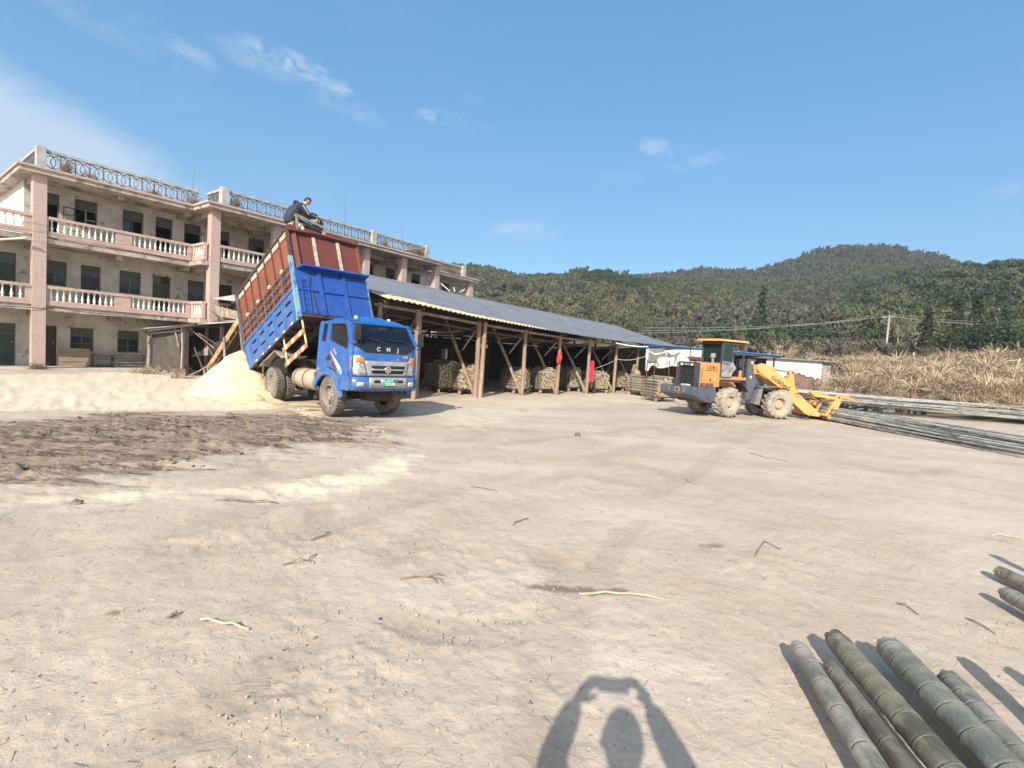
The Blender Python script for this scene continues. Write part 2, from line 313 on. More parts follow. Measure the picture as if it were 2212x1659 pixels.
# heap of sawdust under the tipped body
def heap():
    xs=np.arange(-19,-4.6,.07); ys=np.arange(11.3,21.,.07); X,Y=np.meshgrid(xs,ys)
    def g(px,py,h,sx,sy,a=0.): c=at(px,py); dx=X-c.x; dy=Y-c.y; ca,sa=math.cos(a),math.sin(a); return h*np.exp(-((dx*ca+dy*sa)/sx)**2-((-dx*sa+dy*ca)/sy)**2)
    c=Vector((-8.83,16.40)); wob=(fbm(X*1.1,Y*1.1,3)-.5)*.35
    r=np.hypot((X-c.x)*1.0,(Y-c.y)*.92)+wob
    cone=1.42*np.clip(1-np.sqrt(r*r+.04)/1.56,0,None)**.95
    lo=g(572,862,.34,1.0,.95)+g(525,848,.18,1.0,.9)+g(590,878,.14,.7,.6)
    h=cone+np.where(lo>.02,lo,0)+(fbm(X*2.2,Y*3.,4,.6)-.5)*.13*np.clip(lo*6+cone*3,0,1)+(fbm(X*9,Y*9,3)-.5)*.035
    edge=sdpoly(X,Y,SAW_A)+(fbm(X*1.5,Y*1.5,3)-.5)*.9; h=np.where(cone>.05,h,h*sstep(.25,-.35,edge))-.035
    dt=(X-B0.x)*Bn.x+(Y-B0.y)*Bn.y; h=h-np.clip(1.2-dt,0,1)*.5
    dx=X-TO.x; dy=Y-TO.y; lx=dx*Tf.x+dy*Tf.y; ly=dx*Tl.x+dy*Tl.y
    h=np.where((lx>-4.2)&(np.abs(ly+.06)<1.3),h*sstep(-2.9,-4.2,lx),h); h=np.where(lx>-3.3,h*sstep(-1.1,-1.9,ly+0*lx),h)
    G=gheight(X,Y,False); Z=G+h
    keep=(h>-.02); F=gridF(len(ys),len(xs)); k=keep.ravel()[F].any(1); F=F[k]
    V=np.stack([X,Y,Z],-1).reshape(-1,3); u,inv=np.unique(F,return_inverse=True)
    m=M('sawdust',(.73,.615,.41),(.66,.54,.34),s=4,bump=.6,bs=55,rough=.97,c3=(.50,.39,.22),s3=11,thr3=(.55,.75),spec=.1)
    o=mesh_np('sawdust_heap',V[u],inv.reshape(-1,4),m); tag(o,'pale yellow sawdust heap spilling out behind the blue tipper truck','sawdust heap')
heap()

# ---------------------------------------------------------------- scattering (stuff nobody could count)
def gn_scatter(name,pts,rz,scl,proto,tilt=0.,**k):
    me=bpy.data.meshes.new(name); n=len(pts); me.vertices.add(n); me.vertices.foreach_set('co',np.asarray(pts,np.float32).ravel())
    a=me.attributes.new('rot','FLOAT_VECTOR','POINT'); rv=np.zeros((n,3),np.float32); rv[:,2]=rz
    if tilt: rv[:,0]=RNG.normal(0,tilt,n); rv[:,1]=RNG.normal(0,tilt,n)
    a.data.foreach_set('vector',rv.ravel())
    a=me.attributes.new('scl','FLOAT_VECTOR','POINT'); sv=np.asarray(scl,np.float32); sv=np.repeat(sv[:,None],3,1) if sv.ndim==1 else sv; a.data.foreach_set('vector',sv.ravel())
    o=bpy.data.objects.new(name,me); COL.objects.link(o)
    ng=bpy.data.node_groups.new('scatter','GeometryNodeTree'); ng.interface.new_socket('Geometry',in_out='INPUT',socket_type='NodeSocketGeometry'); ng.interface.new_socket('Geometry',in_out='OUTPUT',socket_type='NodeSocketGeometry')
    N=ng.nodes; L=ng.links; gi=N.new('NodeGroupInput'); go=N.new('NodeGroupOutput'); ip=N.new('GeometryNodeInstanceOnPoints'); oi=N.new('GeometryNodeObjectInfo'); oi.inputs['Object'].default_value=proto; oi.inputs['As Instance'].default_value=True
    L.new(gi.outputs[0],ip.inputs['Points']); L.new(oi.outputs['Geometry'],ip.inputs['Instance'])
    for an,soc in (('rot','Rotation'),('scl','Scale')):
        q=N.new('GeometryNodeInputNamedAttribute'); q.data_type='FLOAT_VECTOR'; q.inputs['Name'].default_value=an; L.new(q.outputs['Attribute'],ip.inputs[soc])
    L.new(ip.outputs[0],go.inputs[0]); md=o.modifiers.new('g','NODES'); md.node_group=ng
    return tag(o,kind='stuff',**k)
def proto_mesh(name,V,F,mats,mi=None):
    me=bpy.data.meshes.new(name); me.from_pydata([tuple(v) for v in V],[],[tuple(f) for f in F])
    for m in mats: me.materials.append(m)
    if mi is not None: me.polygons.foreach_set('material_index',mi)
    return bpy.data.objects.new(name,me)
def leafquads(P,size,up=.0,asp=1.,nrm=None):
    """P Nx3 centres -> quads of random orientation"""
    n=len(P); a=RNG.normal(size=(n,3)); 
    if nrm is not None: a=a*.55+nrm
    a/=np.linalg.norm(a,axis=1)[:,None]; b=RNG.normal(size=(n,3)); b[:,2]+=up; b-=a*(a*b).sum(1)[:,None]; b/=np.linalg.norm(b,axis=1)[:,None]; c=np.cross(a,b)
    s=(size*RNG.uniform(.6,1.3,n))[:,None]; b=b*s*asp; c=c*s
    V=np.stack([P-b-c*.5,P-b*.2+c*.6,P+b,P+b*.1-c*.7],1).reshape(-1,3); F=np.arange(4*n).reshape(-1,4); return V,F
# foliage materials
def leafmat(name,c1,c2,rnd=.25):
    c1=tuple(v*1.28 for v in c1); c2=tuple(v*1.28 for v in c2)
    m=M(name,c1,c2,s=1.3,thr=(.35,.65),rough=.75,bump=0,rnd=rnd,spec=.2)
    nt=m.node_tree; N=nt.nodes; L=nt.links; b=N['Principled BSDF']; tr=N.new('ShaderNodeBsdfTranslucent'); L.new(b.inputs['Base Color'].links[0].from_socket,tr.inputs[0]); mx=N.new('ShaderNodeMixShader'); mx.inputs[0].default_value=.38; L.new(b.outputs[0],mx.inputs[1]); L.new(tr.outputs[0],mx.inputs[2]); L.new(mx.outputs[0],[n for n in N if n.type=='OUTPUT_MATERIAL'][0].inputs[0])
    return m
GREEN=leafmat('leaf_dark_green',(.040,.058,.034),(.066,.086,.046)); OLIVE=leafmat('leaf_bamboo_olive',(.175,.175,.105),(.115,.125,.07),.3); GREYBR=leafmat('leaf_grey_brown',(.160,.152,.125),(.108,.106,.082),.3); FIRG=leafmat('leaf_fir',(.045,.062,.028),(.06,.07,.035)); TWIG=leafmat('twig_brown',(.17,.15,.115),(.12,.108,.08)); BARK=M('bark',(.16,.12,.085),(.09,.07,.05),s=9,bump=.4,bs=30); CULM=M('bamboo_culm_pale',(.34,.32,.22),(.24,.23,.14),s=3,bump=0,rnd=.2)
def dome(n,w,h,size,mat,name,clumps=9,base=.15):
    P=[];Q=[]
    for i in range(clumps):
        a=random.uniform(0,2*PI); r=w*.5*math.sqrt(random.random())*.75; z=h*(base+(1-base)*random.uniform(.25,.8)); R=w*random.uniform(.2,.34)
        q=RNG.normal(size=(n//clumps,3)); q/=np.linalg.norm(q,axis=1)[:,None]; Q.append(q.copy()); q*=R*RNG.uniform(.75,1.05,(len(q),1)); q[:,2]*=.8; P.append(q+[r*math.cos(a),r*math.sin(a),z])
    P=np.concatenate(P); Q=np.concatenate(Q); V,F=leafquads(P,size,nrm=Q); return proto_mesh(name,V,F,[mat])
def plume(n,w,h,size,mat,name,culms=6,stem=None):
    P=[];SV=[];SF=[]
    for i in range(culms):
        a=random.uniform(0,2*PI); b=Vector((math.cos(a),math.sin(a),0))*w*.2*random.random(); lean=Vector((math.cos(a),math.sin(a),0))*w*random.uniform(.15,.4); H=h*random.uniform(.75,1)
        for k in range(n//culms):
            t=random.uniform(.28,1)**.8; c=b+lean*t**3+Vector((0,0,H*(t-.12*t**4))); r=w*.23*(1.15-t)*random.random()**.5+.05; an=random.uniform(0,2*PI); P.append(c+Vector((math.cos(an)*r,math.sin(an)*r,random.uniform(-.3,.1)*r)))
        pts=[b+lean*t**3+Vector((0,0,H*(t-.12*t**4))) for t in (0,.3,.6,.85)]; o=len(SV)
        for p in pts: SV+= [p+Vector((-.045,0,0)),p+Vector((.045,0,0))]
        SF+=[(o+2*j,o+2*j+1,o+2*j+3,o+2*j+2) for j in range(3)]
    V,F=leafquads(np.array([tuple(p) for p in P]),size,up=1.6,asp=1.8); nl=len(V); V=np.concatenate([V,np.array([tuple(v) for v in SV])]); F=[tuple(f) for f in F]+[tuple(i+nl for i in f) for f in SF]
    return proto_mesh(name,V,F,[mat,stem or CULM],[0]*(len(F)-len(SF))+[1]*len(SF))
# ---------------------------------------------------------------- hills behind the yard
def prof(tab):
    xs=[t[0] for t in tab]; ys=[t[1] for t in tab]; return lambda x: np.interp(x,xs,ys)
RID=[  # radius, profile of the ridge as the photo shows it (column -> row), measured and then turned into real heights
 (37,prof([(900,846),(1600,846),(1760,846),(1900,846),(2212,848),(2700,850)])),
 (47,prof([(900,838),(1500,832),(1600,835),(1700,838),(1800,838),(1900,832),(2000,830),(2212,832),(2700,832)])),
 (64,prof([(900,815),(1440,800),(1520,790),(1600,796),(1700,797),(1800,790),(1900,786),(2000,786),(2212,786),(2700,786)])),
 (84,prof([(700,770),(1000,765),(1400,757),(1520,752),(1600,752),(1700,756),(1850,764),(2000,775),(2212,768),(2700,768)])),
 (118,prof([(700,665),(1000,668),(1300,688),(1500,706),(1700,714),(1850,716),(2000,706),(2212,690),(2700,665)])),
 (165,prof([(700,625),(1000,631),(1300,645),(1500,672),(1600,682),(1750,686),(1850,668),(1950,644),(2060,628),(2212,625),(2700,615)])),
 (215,prof([(600,580),(900,578),(1009,583),(1058,592),(1114,604),(1147,606),(1196,601),(1224,594),(1254,587),(1293,585),(1320,596),(1342,601),(1384,606),(1430,612),(1500,628),(1600,646),(1700,650),(1800,640),(1880,618),(1950,598),(2031,584),(2060,585),(2120,586),(2212,586),(2700,560)])),
 (270,prof([(600,640),(1200,640),(1342,625),(1430,622),(1560,626),(1700,625),(1850,615),(2000,610),(2212,620),(2700,620)])),
 (350,prof([(600,600),(1200,606),(1300,606),(1384,600),(1430,594),(1472,588),(1500,586),(1541,590),(1612,589),(1656,576),(1712,557),(1742,543),(1795,538),(1854,538),(1907,540),(1957,556),(1987,560),(2031,577),(2060,592),(2212,610),(2700,620)])),
 (470,prof([(600,640),(1500,640),(1800,600),(2000,620),(2700,650)]))]
RID[6]=(215,lambda x,f=RID[6][1]: f(x)+13); RID[8]=(350,lambda x,f=RID[8][1]: f(x)+9)
def hill_z(A,Rr):
    xp=CXP+FPX*np.tan(np.clip(A,-1.1,1.18)); xp=np.clip(xp,500,2700)
    Hs=[]
    for r,f in RID:
        y=f(xp); hor=771.5+.0637*(xp-1106)+ (xp-1106)*0; hor=829.5-FPX*(math.tan(PITCH)/1.0)+ROLL*(xp-1106)
        Hs.append(EYE+(hor-y)/FPX*r*np.cos(A)*1.0)
    Hs=np.stack(Hs); rs=np.array([r for r,_ in RID],float)
    i=np.clip(np.searchsorted(rs,Rr)-1,0,len(rs)-2); t=np.clip((Rr-rs[i])/(rs[i+1]-rs[i]),0,1)
    j=np.indices(A.shape); h0=Hs[(i,)+tuple(j)]; h1=Hs[(i+1,)+tuple(j)]; ts=t*.6+.4*t*t*(3-2*t)
    z=h0+(h1-h0)*ts; X=Rr*np.sin(A); Y=Rr*np.cos(A)
    z=z+(fbm(X*.05,Y*.05,3)-.5)*4*sstep(70,200,Rr)*sstep(215,180,Rr)+(fbm(X*.25,Y*.25,3)-.5)*1.1*sstep(45,70,Rr)
    lo=np.where(A<R_(20),sstep(58,80,Rr),sstep(33,40,Rr)); lo=np.where((A>=R_(20))&(A<R_(26)),sstep(52,68,Rr)*(R_(26)-A)/R_(6)+sstep(33,40,Rr)*(A-R_(20))/R_(6),lo)
    return np.minimum(z,z*lo-1.2*(1-lo))
def hills():
    az=np.radians(np.linspace(-60,66,420)); rr=np.concatenate([np.geomspace(31,80,50),np.geomspace(80,470,110)[1:]]); A,Rr=np.meshgrid(az,rr); Z=hill_z(A,Rr); Z[-1]=-30
    V=np.stack([Rr*np.sin(A),Rr*np.cos(A),Z],-1).reshape(-1,3)
    m=M('hill_soil',(.135,.115,.07),(.085,.085,.045),s=.06,c3=(.17,.14,.09),s3=.3,bump=.5,bs=.8,rough=1,spec=.05)
    tag(mesh_np('hills',V,gridF(len(rr),len(az)),m),kind='structure')
hills()
def samp(n,a0,a1,r0,r1,pw=1.):
    a=np.radians(RNG.uniform(a0,a1,n)); r=r0+(r1-r0)*RNG.random(n)**pw; r=np.sqrt(RNG.uniform(r0*r0,r1*r1,n)); z=hill_z(a[None],r[None])[0]; return a,r,np.stack([r*np.sin(a),r*np.cos(a),z],-1)
PR=dict(dome=[dome(520,5.6,4.6,.34,GREEN,'crown_a'),dome(460,4.6,5.4,.32,GREEN,'crown_b',7),dome(420,5.2,4.2,.34,leafmat('leaf_mid_green',(.062,.085,.032),(.085,.10,.04)),'crown_c',8)],
        grove=[plume(420,4.2,8.5,.30,leafmat('leaf_pale_bamboo',(.235,.215,.135),(.17,.165,.095)),'plume_e',6),plume(380,3.8,8,.28,leafmat('leaf_tan_bamboo',(.23,.20,.145),(.175,.15,.105)),'plume_f',6)],  # lighter olive and tan foliage for the nearer groves
        bam=[plume(520,5.0,9,.36,OLIVE,'plume_a'),plume(460,4.2,8,.34,OLIVE,'plume_b',5),plume(420,4.4,8.5,.32,GREYBR,'plume_c',5),plume(300,4.0,7,.30,GREYBR,'plume_d',7)],
        tw=[plume(420,3.2,4.2,.16,TWIG,'bush_a',10,BARK)])
def forest():
    K={}
    def put(p,sel,s,kinds):
        for q,w,sc_ in zip(p,sel,s):
            k=kinds[int(w)]; K.setdefault(k,[]).append((*q,sc_))
    # far peak and far ridge
    def layer(n,a0,a1,r0,r1,smin,smax,gfun,dryb):
        a,r,p=samp(n,a0,a1,r0,r1); g=gfun(a,r,p); rnd=RNG.random(n); DRYN=fbm(p[:,0]*.03+5,p[:,1]*.03,3)
        for i in range(n):
            if p[i,2]<.3: continue
            s=random.uniform(smin,smax)
            if rnd[i]<g[i]: k=('dome',random.choice((0,0,1,2)))
            else:
                u=random.random(); dry=(float(DRYN[i])-.5)*1.6+.5
                k=('grove',0 if u<.65 else 1) if (100<r[i]<168 and a[i]<R_(35) and random.random()<.62) else ('bam',(0 if u<.5 else 1) if dry+dryb*.6+random.uniform(-.12,.12)<.66 else (2 if u<.6 else 3))
            K.setdefault(k,[]).append((*p[i],s*(random.uniform(.8,1.1) if k[0]!='dome' else 1)))
    nz=lambda p,f: fbm(p[:,0]*f,p[:,1]*f,3)
    top=lambda a,r,p,rr,w: np.exp(-((r-rr)/w)**2)
    layer(4600,12,46,272,356,.45,.8,lambda a,r,p: .10+.75*top(a,r,p,350,9)+1.6*np.clip(nz(p,.014)-.52,0,1),.55)
    layer(5600,-14,50,166,222,.42,.75,lambda a,r,p: .08+.35*top(a,r,p,216,5)+4.5*np.clip(nz(p,.02)-.48,0,1)+1.0*np.exp(-((np.degrees(a)-11)/4)**2),.15)
    layer(1700,10,46,222,272,.45,.8,lambda a,r,p: .25+0*r,.4)
    layer(750,20,48,84,98,.50,.82,lambda a,r,p: .75+0*r,.3)
    layer(150,33,50,118,218,.9,1.25,lambda a,r,p: 1.+0*r,0)
    layer(3200,-20,50,112,168,.42,.72,lambda a,r,p: .08+2.2*np.clip(nz(p,.035)-.5,0,1)+.25*(a>R_(38)),.12)
    layer(1700,-24,50,92,114,.38,.66,lambda a,r,p: np.where(a>R_(20),.62,.12)+.8*np.clip(nz(p,.06)-.5,-.5,1),.1)
    names={'grove':('woodland_bamboo','pale bamboo groves on the nearer slope','bamboo grove'),'dome':('woodland_evergreen','dark evergreen broadleaf crowns covering the hills','wood'),'bam':('woodland_bamboo','olive and grey feathery bamboo groves covering the hills','bamboo grove')}
    for (k,i),L_ in K.items():
        a=np.array(L_); n=len(a); gn_scatter(names[k][0],a[:,:3]-[0,0,.3],RNG.uniform(0,6.28,n),a[:,3],PR[k][i],.06,label=names[k][1],cat=names[k][2])
    # scrub behind the shed and along the foot of the wood
    a,r,p=samp(200,14,46,68,86); k=(p[:,2]>1); p=p[k]; gn_scatter('scrub',p-[0,0,.2],RNG.uniform(0,6.28,len(p)),RNG.uniform(.4,.75,len(p)),PR['tw'][0],.1,label='brown leafless scrub at the foot of the wood',cat='scrub')
forest()

# dry silver grass on the bank
DRY=M('dry_grass',(.49,.385,.265),(.345,.262,.175),s=.8,thr=(.35,.65),rough=.9,bump=0,rnd=.28,spec=.15,c3=(.56,.46,.34),s3=2.5)
def tuft(name,n,h,spread,mat,plumes=4,wid=.022):
    V=[];F=[]
    for i in range(n):
        a=random.uniform(0,2*PI); r=spread*.25*random.random(); x,y=r*math.cos(a),r*math.sin(a); l=h*random.uniform(.5,1); out=l*random.uniform(.2,1.0); dr=random.uniform(.15,.85); a2=a+random.uniform(-.5,.5); w=wid*random.uniform(.7,1.3); px,py=-math.sin(a2)*w,math.cos(a2)*w; o=len(V); tw=random.uniform(-1,1)*w
        for j,t in enumerate((0,.35,.65,.85,1)):
            cx=x+math.cos(a2)*out*t**1.6; cy=y+math.sin(a2)*out*t**1.6; cz=l*(t-dr*t**3.2); k=(1-t)**.6 if t<1 else .05
            V+=[(cx-px*k,cy-py*k,cz-tw*k),(cx+px*k,cy+py*k,cz+tw*k)]
        F+=[(o+2*j,o+2*j+1,o+2*j+3,o+2*j+2) for j in range(4)]
    for i in range(plumes):
        a=random.uniform(0,2*PI); l=h*random.uniform(1.,1.25); o=len(V); out=l*.15
        for t,k in ((0,.006),(.75,.006),(.85,.045),(1.,.02)):
            V+=[(math.cos(a)*out*t-k,math.sin(a)*out*t,l*t),(math.cos(a)*out*t+k,math.sin(a)*out*t+k,l*t)]
        F+=[(o+2*j,o+2*j+1,o+2*j+3,o+2*j+2) for j in range(3)]
    return proto_mesh(name,V,F,[mat])
TU=[tuft('tuft_a',130,1.9,1.6,DRY,0,.026),tuft('tuft_b',120,1.5,1.8,DRY,0,.024),tuft('tuft_c',140,1.3,1.6,DRY,1,.020)]
def grass():
    a,r,p=samp(8600,16,50,37,90); n1=fbm(p[:,0]*.12,p[:,1]*.12,3); keep=(p[:,2]>-.4)&(n1>.30)&~((r<52)&(a<R_(31.6)))&~((r<62)&(a<R_(22)))&~((r>76)&(a>R_(34))); p=p[keep]; r=r[keep]
    for i in range(3):
        q=p[i::3]; m=len(q); gn_scatter('dry_grass',q-[0,0,.1],RNG.uniform(0,6.28,m),(RNG.uniform(.40,.90,m)+.6*(RNG.random(m)<.06))*(.55+.75*fbm(q[:,0]*.22,q[:,1]*.22,2)),TU[i],.12,label='tall dry straw-coloured silver grass covering the bank',cat='grass')
    # short growth at the foot, behind the poles
    G2=tuft('tuft_low',60,.7,.8,M('grass_dull_green',(.16,.16,.07),(.30,.25,.13),s=1,rnd=.2,bump=0,rough=.9),0,.014)
    P=[]
    for i in range(230):
        x=random.uniform(16,40); y=random.uniform(27.5,36); P.append((x,y,gz(x,y) if y<33 else .05))
    P=np.array(P); gn_scatter('low_grass',P,RNG.uniform(0,6.28,len(P)),RNG.uniform(.4,1.1,len(P)),G2,.1,label='short dull green growth between the grass bank and the bamboo stacks',cat='grass')
grass()

# single trees and shrubs that can be told apart
def hz(x,y): a=math.atan2(x,y); r=math.hypot(x,y); return float(hill_z(np.array([[a]]),np.array([[r]]))[0,0])
def fir(x,y,h,w,label,seed,sparse=1.):
    random.seed(seed); z=hz(x,y); t=empty('fir_tree',(x,y,z-.2),label=label,cat='fir tree')
    MB().tube([(0,0,0),(.05,0,h*.5),(0,.05,h)],[.16,.1,.03],7).build('trunk',BARK,t,True)
    P=[]
    k=int(46*sparse*h/8)
    for i in range(k):
        f=.22+.78*(i+.5)/k; a=i*2.4; L_=w*(1.08-f)**.8*random.uniform(.55,1.1)
        for j in range(13): u=(j+1)/13; P.append((math.cos(a)*L_*u+random.gauss(0,.07),math.sin(a)*L_*u+random.gauss(0,.07),h*f-.35*L_*u*u+random.gauss(0,.08)))
    V,F=leafquads(np.array(P),.17,asp=1.3); m=mesh_np('crown',V,F,FIRG,t,False)
for x,y,h,w,l,s_,sp in ((1638,752,9.6,2.0,'tall thin dark fir standing alone above the dry grass, behind the yellow loader',1,.8),(1999,755,6.1,1.7,'leftmost fir of the clump to the right of the concrete pole',2,1),(2060,748,7.2,2.2,'second fir from the left right of the concrete pole, broad and ragged',3,1),(2104,740,7.4,2.,'third fir from the left right of the concrete pole, the tallest of them',4,1.1),(2163,750,6.2,2.,'rightmost fir near the edge of the photo',5,1.)):
    p=atY(x,y,58 if x<1700 else 56); fir(p.x,p.y,h,w,l,s_,sp)
def shrub(x,y,Y,w,h,label,mat,n=900,name='shrub',cat='shrub'):
    p=atY(x,y,Y); z=hz(p.x,p.y) if Y>36 else 0; t=empty(name,(p.x,p.y,z-.1),label=label,cat=cat)
    d=dome(n,w,h,.17,mat,'crown',9,.0); COL.objects.link(d); d.name='crown'; d.parent=t
    b=MB()
    for i in range(4): b.tube([(0,0,0),(random.uniform(-.3,.3)*w,random.uniform(-.3,.3)*w,h*.6)],[.05,.02],5)
    b.build('stem',BARK,t)
random.seed(21)
shrub(2150,752,52,6.5,4.2,'large dark green shrub mass below the rightmost fir',GREEN,1800)
shrub(2208,752,50,5,4.0,'dark green shrub cut by the right edge of the photo',GREEN,1400)
shrub(1745,776,46,5.2,1.2,'low dark green hedge of shrubs behind the white wall',leafmat('leaf_hedge',(.075,.085,.045),(.11,.105,.06)),1600)
shrub(1672,777,45,3.6,1.0,'low green shrub behind the left end of the white wall',MATS['leaf_hedge'],900)
shrub(1950,742,62,3.2,3.0,'small dark green shrub at the foot of the concrete pole',GREEN,900)
def bare(x,y,Y,h,label,seed):
    random.seed(seed); p=atY(x,y,Y); t=empty('bare_tree',(p.x,p.y,hz(p.x,p.y)-.2),label=label,cat='bare tree'); b=MB(); tr=MB(); tr.tube([(0,0,0),(.1,0,h*.4),(.25,.1,h*.75)],[.11,.08,.04],6).build('trunk',CULM,t,True)
    def br(o,d,l,r,n):
        e=o+d*l; b.tube([o,o+d*l*.5+Vector((0,0,.03)),e],[r,r*.8,r*.5],4,False)
        if n>0:
            for i in range(3): br(o+d*l*random.uniform(.4,1),(d+Vector((random.gauss(0,.5),random.gauss(0,.5),random.uniform(0,.4)))).normalized(),l*.62,r*.55,n-1)
    for i in range(7): br(Vector((.1+.1*i/7,0,h*(.3+.07*i))),Vector((random.gauss(0,.6),random.gauss(0,.6),.9)).normalized(),h*.34,.035,2)
    b.build('branches',CULM,t)
bare(1936,752,60,4.6,'bare pale-stemmed tree just right of the concrete pole',31); bare(1958,756,60,3.9,'second bare pale tree right of the concrete pole, shorter',32); bare(1975,752,61,4.4,'third bare pale tree right of the concrete pole, beside the leftmost fir',33)
bare(1688,752,62,3.2,'bare brown tree on the bank right of the tall thin fir',34)

# concrete pole and its wires
def pole():
    p=atY(1913,760,60); z=hz(p.x,p.y); top=atY(1915.5,681,60).z; o=empty('utility_pole',(p.x,p.y,z-.3),label='slim grey concrete utility pole standing in the dry grass',cat='utility pole'); C=M('concrete_pole',(.42,.40,.36),(.32,.30,.26),s=8)
    MB().tube([(0,0,0),(0,0,top-z+.3)],[.15,.10],10).build('mast',C,o,True)
    b=MB(); b.bar((-.7,.5,top-z+.1),(.7,-.5,top-z+.1),.08,.08); b.build('cross_arm',C,o)
    wm=M('wire',(.30,.31,.28),bump=0,rough=.5)
    for side,(ex,ey,EY) in (('l',(1385,714,40)),('r',(2320,698,48))):
        w=MB(); E_=atY(ex,ey,EY)
        for k in (-1,0,1):
            a=Vector((p.x+.6*k,p.y-.45*k,top-.05+.12*abs(k))); e=E_+Vector((.3*k,-.2*k,.22*k)); pts=[a.lerp(e,t)-Vector((0,0,1)) *(4*.45*t*(1-t)) for t in [i/14 for i in range(15)]]; w.tube(pts,.018,4,False)
        tag(w.build('power_lines',wm),'three slack pale power lines running '+('left from the concrete pole towards the shed' if side=='l' else 'right from the concrete pole out of the photo'),'power lines','power lines on the concrete pole')
pole()
# white outbuilding with vent blocks, and the mound in front of it
def outbuilding():
    a=atY(1636,815,41); o=empty('white_outbuilding',(a.x,a.y,0),R_(-4),label='low white outbuilding with breeze-block vents, behind the loader arm',cat='outbuilding'); wh=M('whitewash',(.78,.78,.76),(.62,.61,.58),s=3,bs=20); dk=M('vent_shade_black',(.02,.02,.02),bump=0)
    L_=4.95; b=MB(); b.box(0,L_,0,3,-.2,2.02); b.box(0,L_,0,3,2.56,2.9)
    for x0,x1 in ((-.0,.25),(1.75,2.75),(4.2,L_)): b.box(x0,x1,.0,3,2.02,2.56)
    b.build('wall',wh,o)
    for x0,x1 in ((.25,1.75),(2.75,4.2)):
        v=MB(); n=7; w=(x1-x0)/n
        for i in range(n):
            for j in range(2):
                cx=x0+w*(i+.5); cz=2.02+.27*(j+.5)
                v.bar((cx-w/2,.05,cz-.135),(cx+w/2,.05,cz+.135),.06,.05,(0,1,0)); v.bar((cx-w/2,.05,cz+.135),(cx+w/2,.05,cz-.135),.06,.05,(0,1,0))
        for i in range(n+1): v.box(x0+w*i-.02,x0+w*i+.02,.02,.08,2.02,2.56)
        v.box(x0,x1,.02,.08,2.27,2.31); v.build('vent_block',wh,o); MB().box(x0,x1,.2,.25,2.02,2.56).build('vent_shade_sheet',dk,o)  # black sheet behind the blocks paints the shade inside the vents
    r=MB(); r.box(-.3,L_+.9,-.35,3.2,2.9,3.0); r.build('roof',M('grey_sheet',(.26,.25,.24),(.18,.17,.16),s=4),o); r=MB(); r.box(L_-.02,L_+.75,.1,2.8,-.2,2.8); r.build('side_wall',M('weathered_grey',(.30,.28,.26),(.18,.17,.15),s=3),o)
    c=atY(1722,832,38); xs=np.linspace(-3,3,40); X,Y=np.meshgrid(xs,xs); r=np.hypot(X,Y*1.3)+(fbm(X*1.3+4,Y*1.3,3)-.5)*.8; Z=1.9*np.clip(1-(r/2.7)**1.5,-.05,1)+(fbm(X*2.2,Y*2.2,4,.65)-.5)*1.0
    q=mesh_np('earth_mound',np.stack([X,Y,Z],-1).reshape(-1,3),gridF(40,40),M('red_earth',(.20,.115,.085),(.13,.08,.06),s=2,bump=.5,bs=9,rough=1)); q.location=(c.x,c.y,0); tag(q,'reddish brown earth mound against the white outbuilding','earth mound')
outbuilding()
# ---------------------------------------------------------------- old three-storey school building
PINK=M('pink_plaster',(.52,.375,.32),(.44,.315,.265),s=2.2,c3=(.30,.225,.18),s3=1.3,thr3=(.56,.74),bump=.3,bs=25,rough=.85)
CREAM=M('stained_plaster',(.55,.51,.455),(.44,.40,.345),s=1.6,c3=(.24,.19,.14),s3=2.1,thr3=(.56,.66),bump=.5,bs=14,rough=.92)
CEIL=M('ceiling_plaster',(.48,.42,.36),(.36,.305,.25),s=1.2,c3=(.16,.115,.08),s3=1.3,thr3=(.50,.66),bump=.3,bs=10)
CONC=M('old_concrete',(.40,.36,.32),(.26,.23,.20),s=3,c3=(.13,.11,.09),s3=2.4,thr3=(.55,.7),bump=.6,bs=18,rough=.95)
WHITE=M('white_baluster',(.80,.79,.72),(.66,.65,.56),s=5,bump=.1,rough=.7)
GREYC=M('grey_parapet',(.46,.45,.43),(.34,.33,.31),s=4,bump=.4,bs=30,rough=.9)
GREYL=M('parapet_lattice',(.20,.20,.205),(.15,.15,.155),s=6,bump=.3,bs=30,rough=.9)
GLASS=M('dark_glass',(.025,.032,.032),bump=0,rough=.12,spec=.6); WOODG=M('grey_old_wood',(.155,.145,.13),(.09,.082,.074),s=8,stretch=(1,1,.2),bump=.4,bs=20,rough=.85)
DARKR=M('maroon_door_wood',(.07,.030,.024),(.045,.022,.018),s=5,stretch=(3,3,.4),bump=.3,rough=.7); DGREEN=M('dull_green_door',(.045,.068,.050),(.035,.048,.038),s=3,rough=.7); DBLUE=M('blue_grey_door',(.05,.055,.07),(.035,.035,.045),s=3,rough=.7)
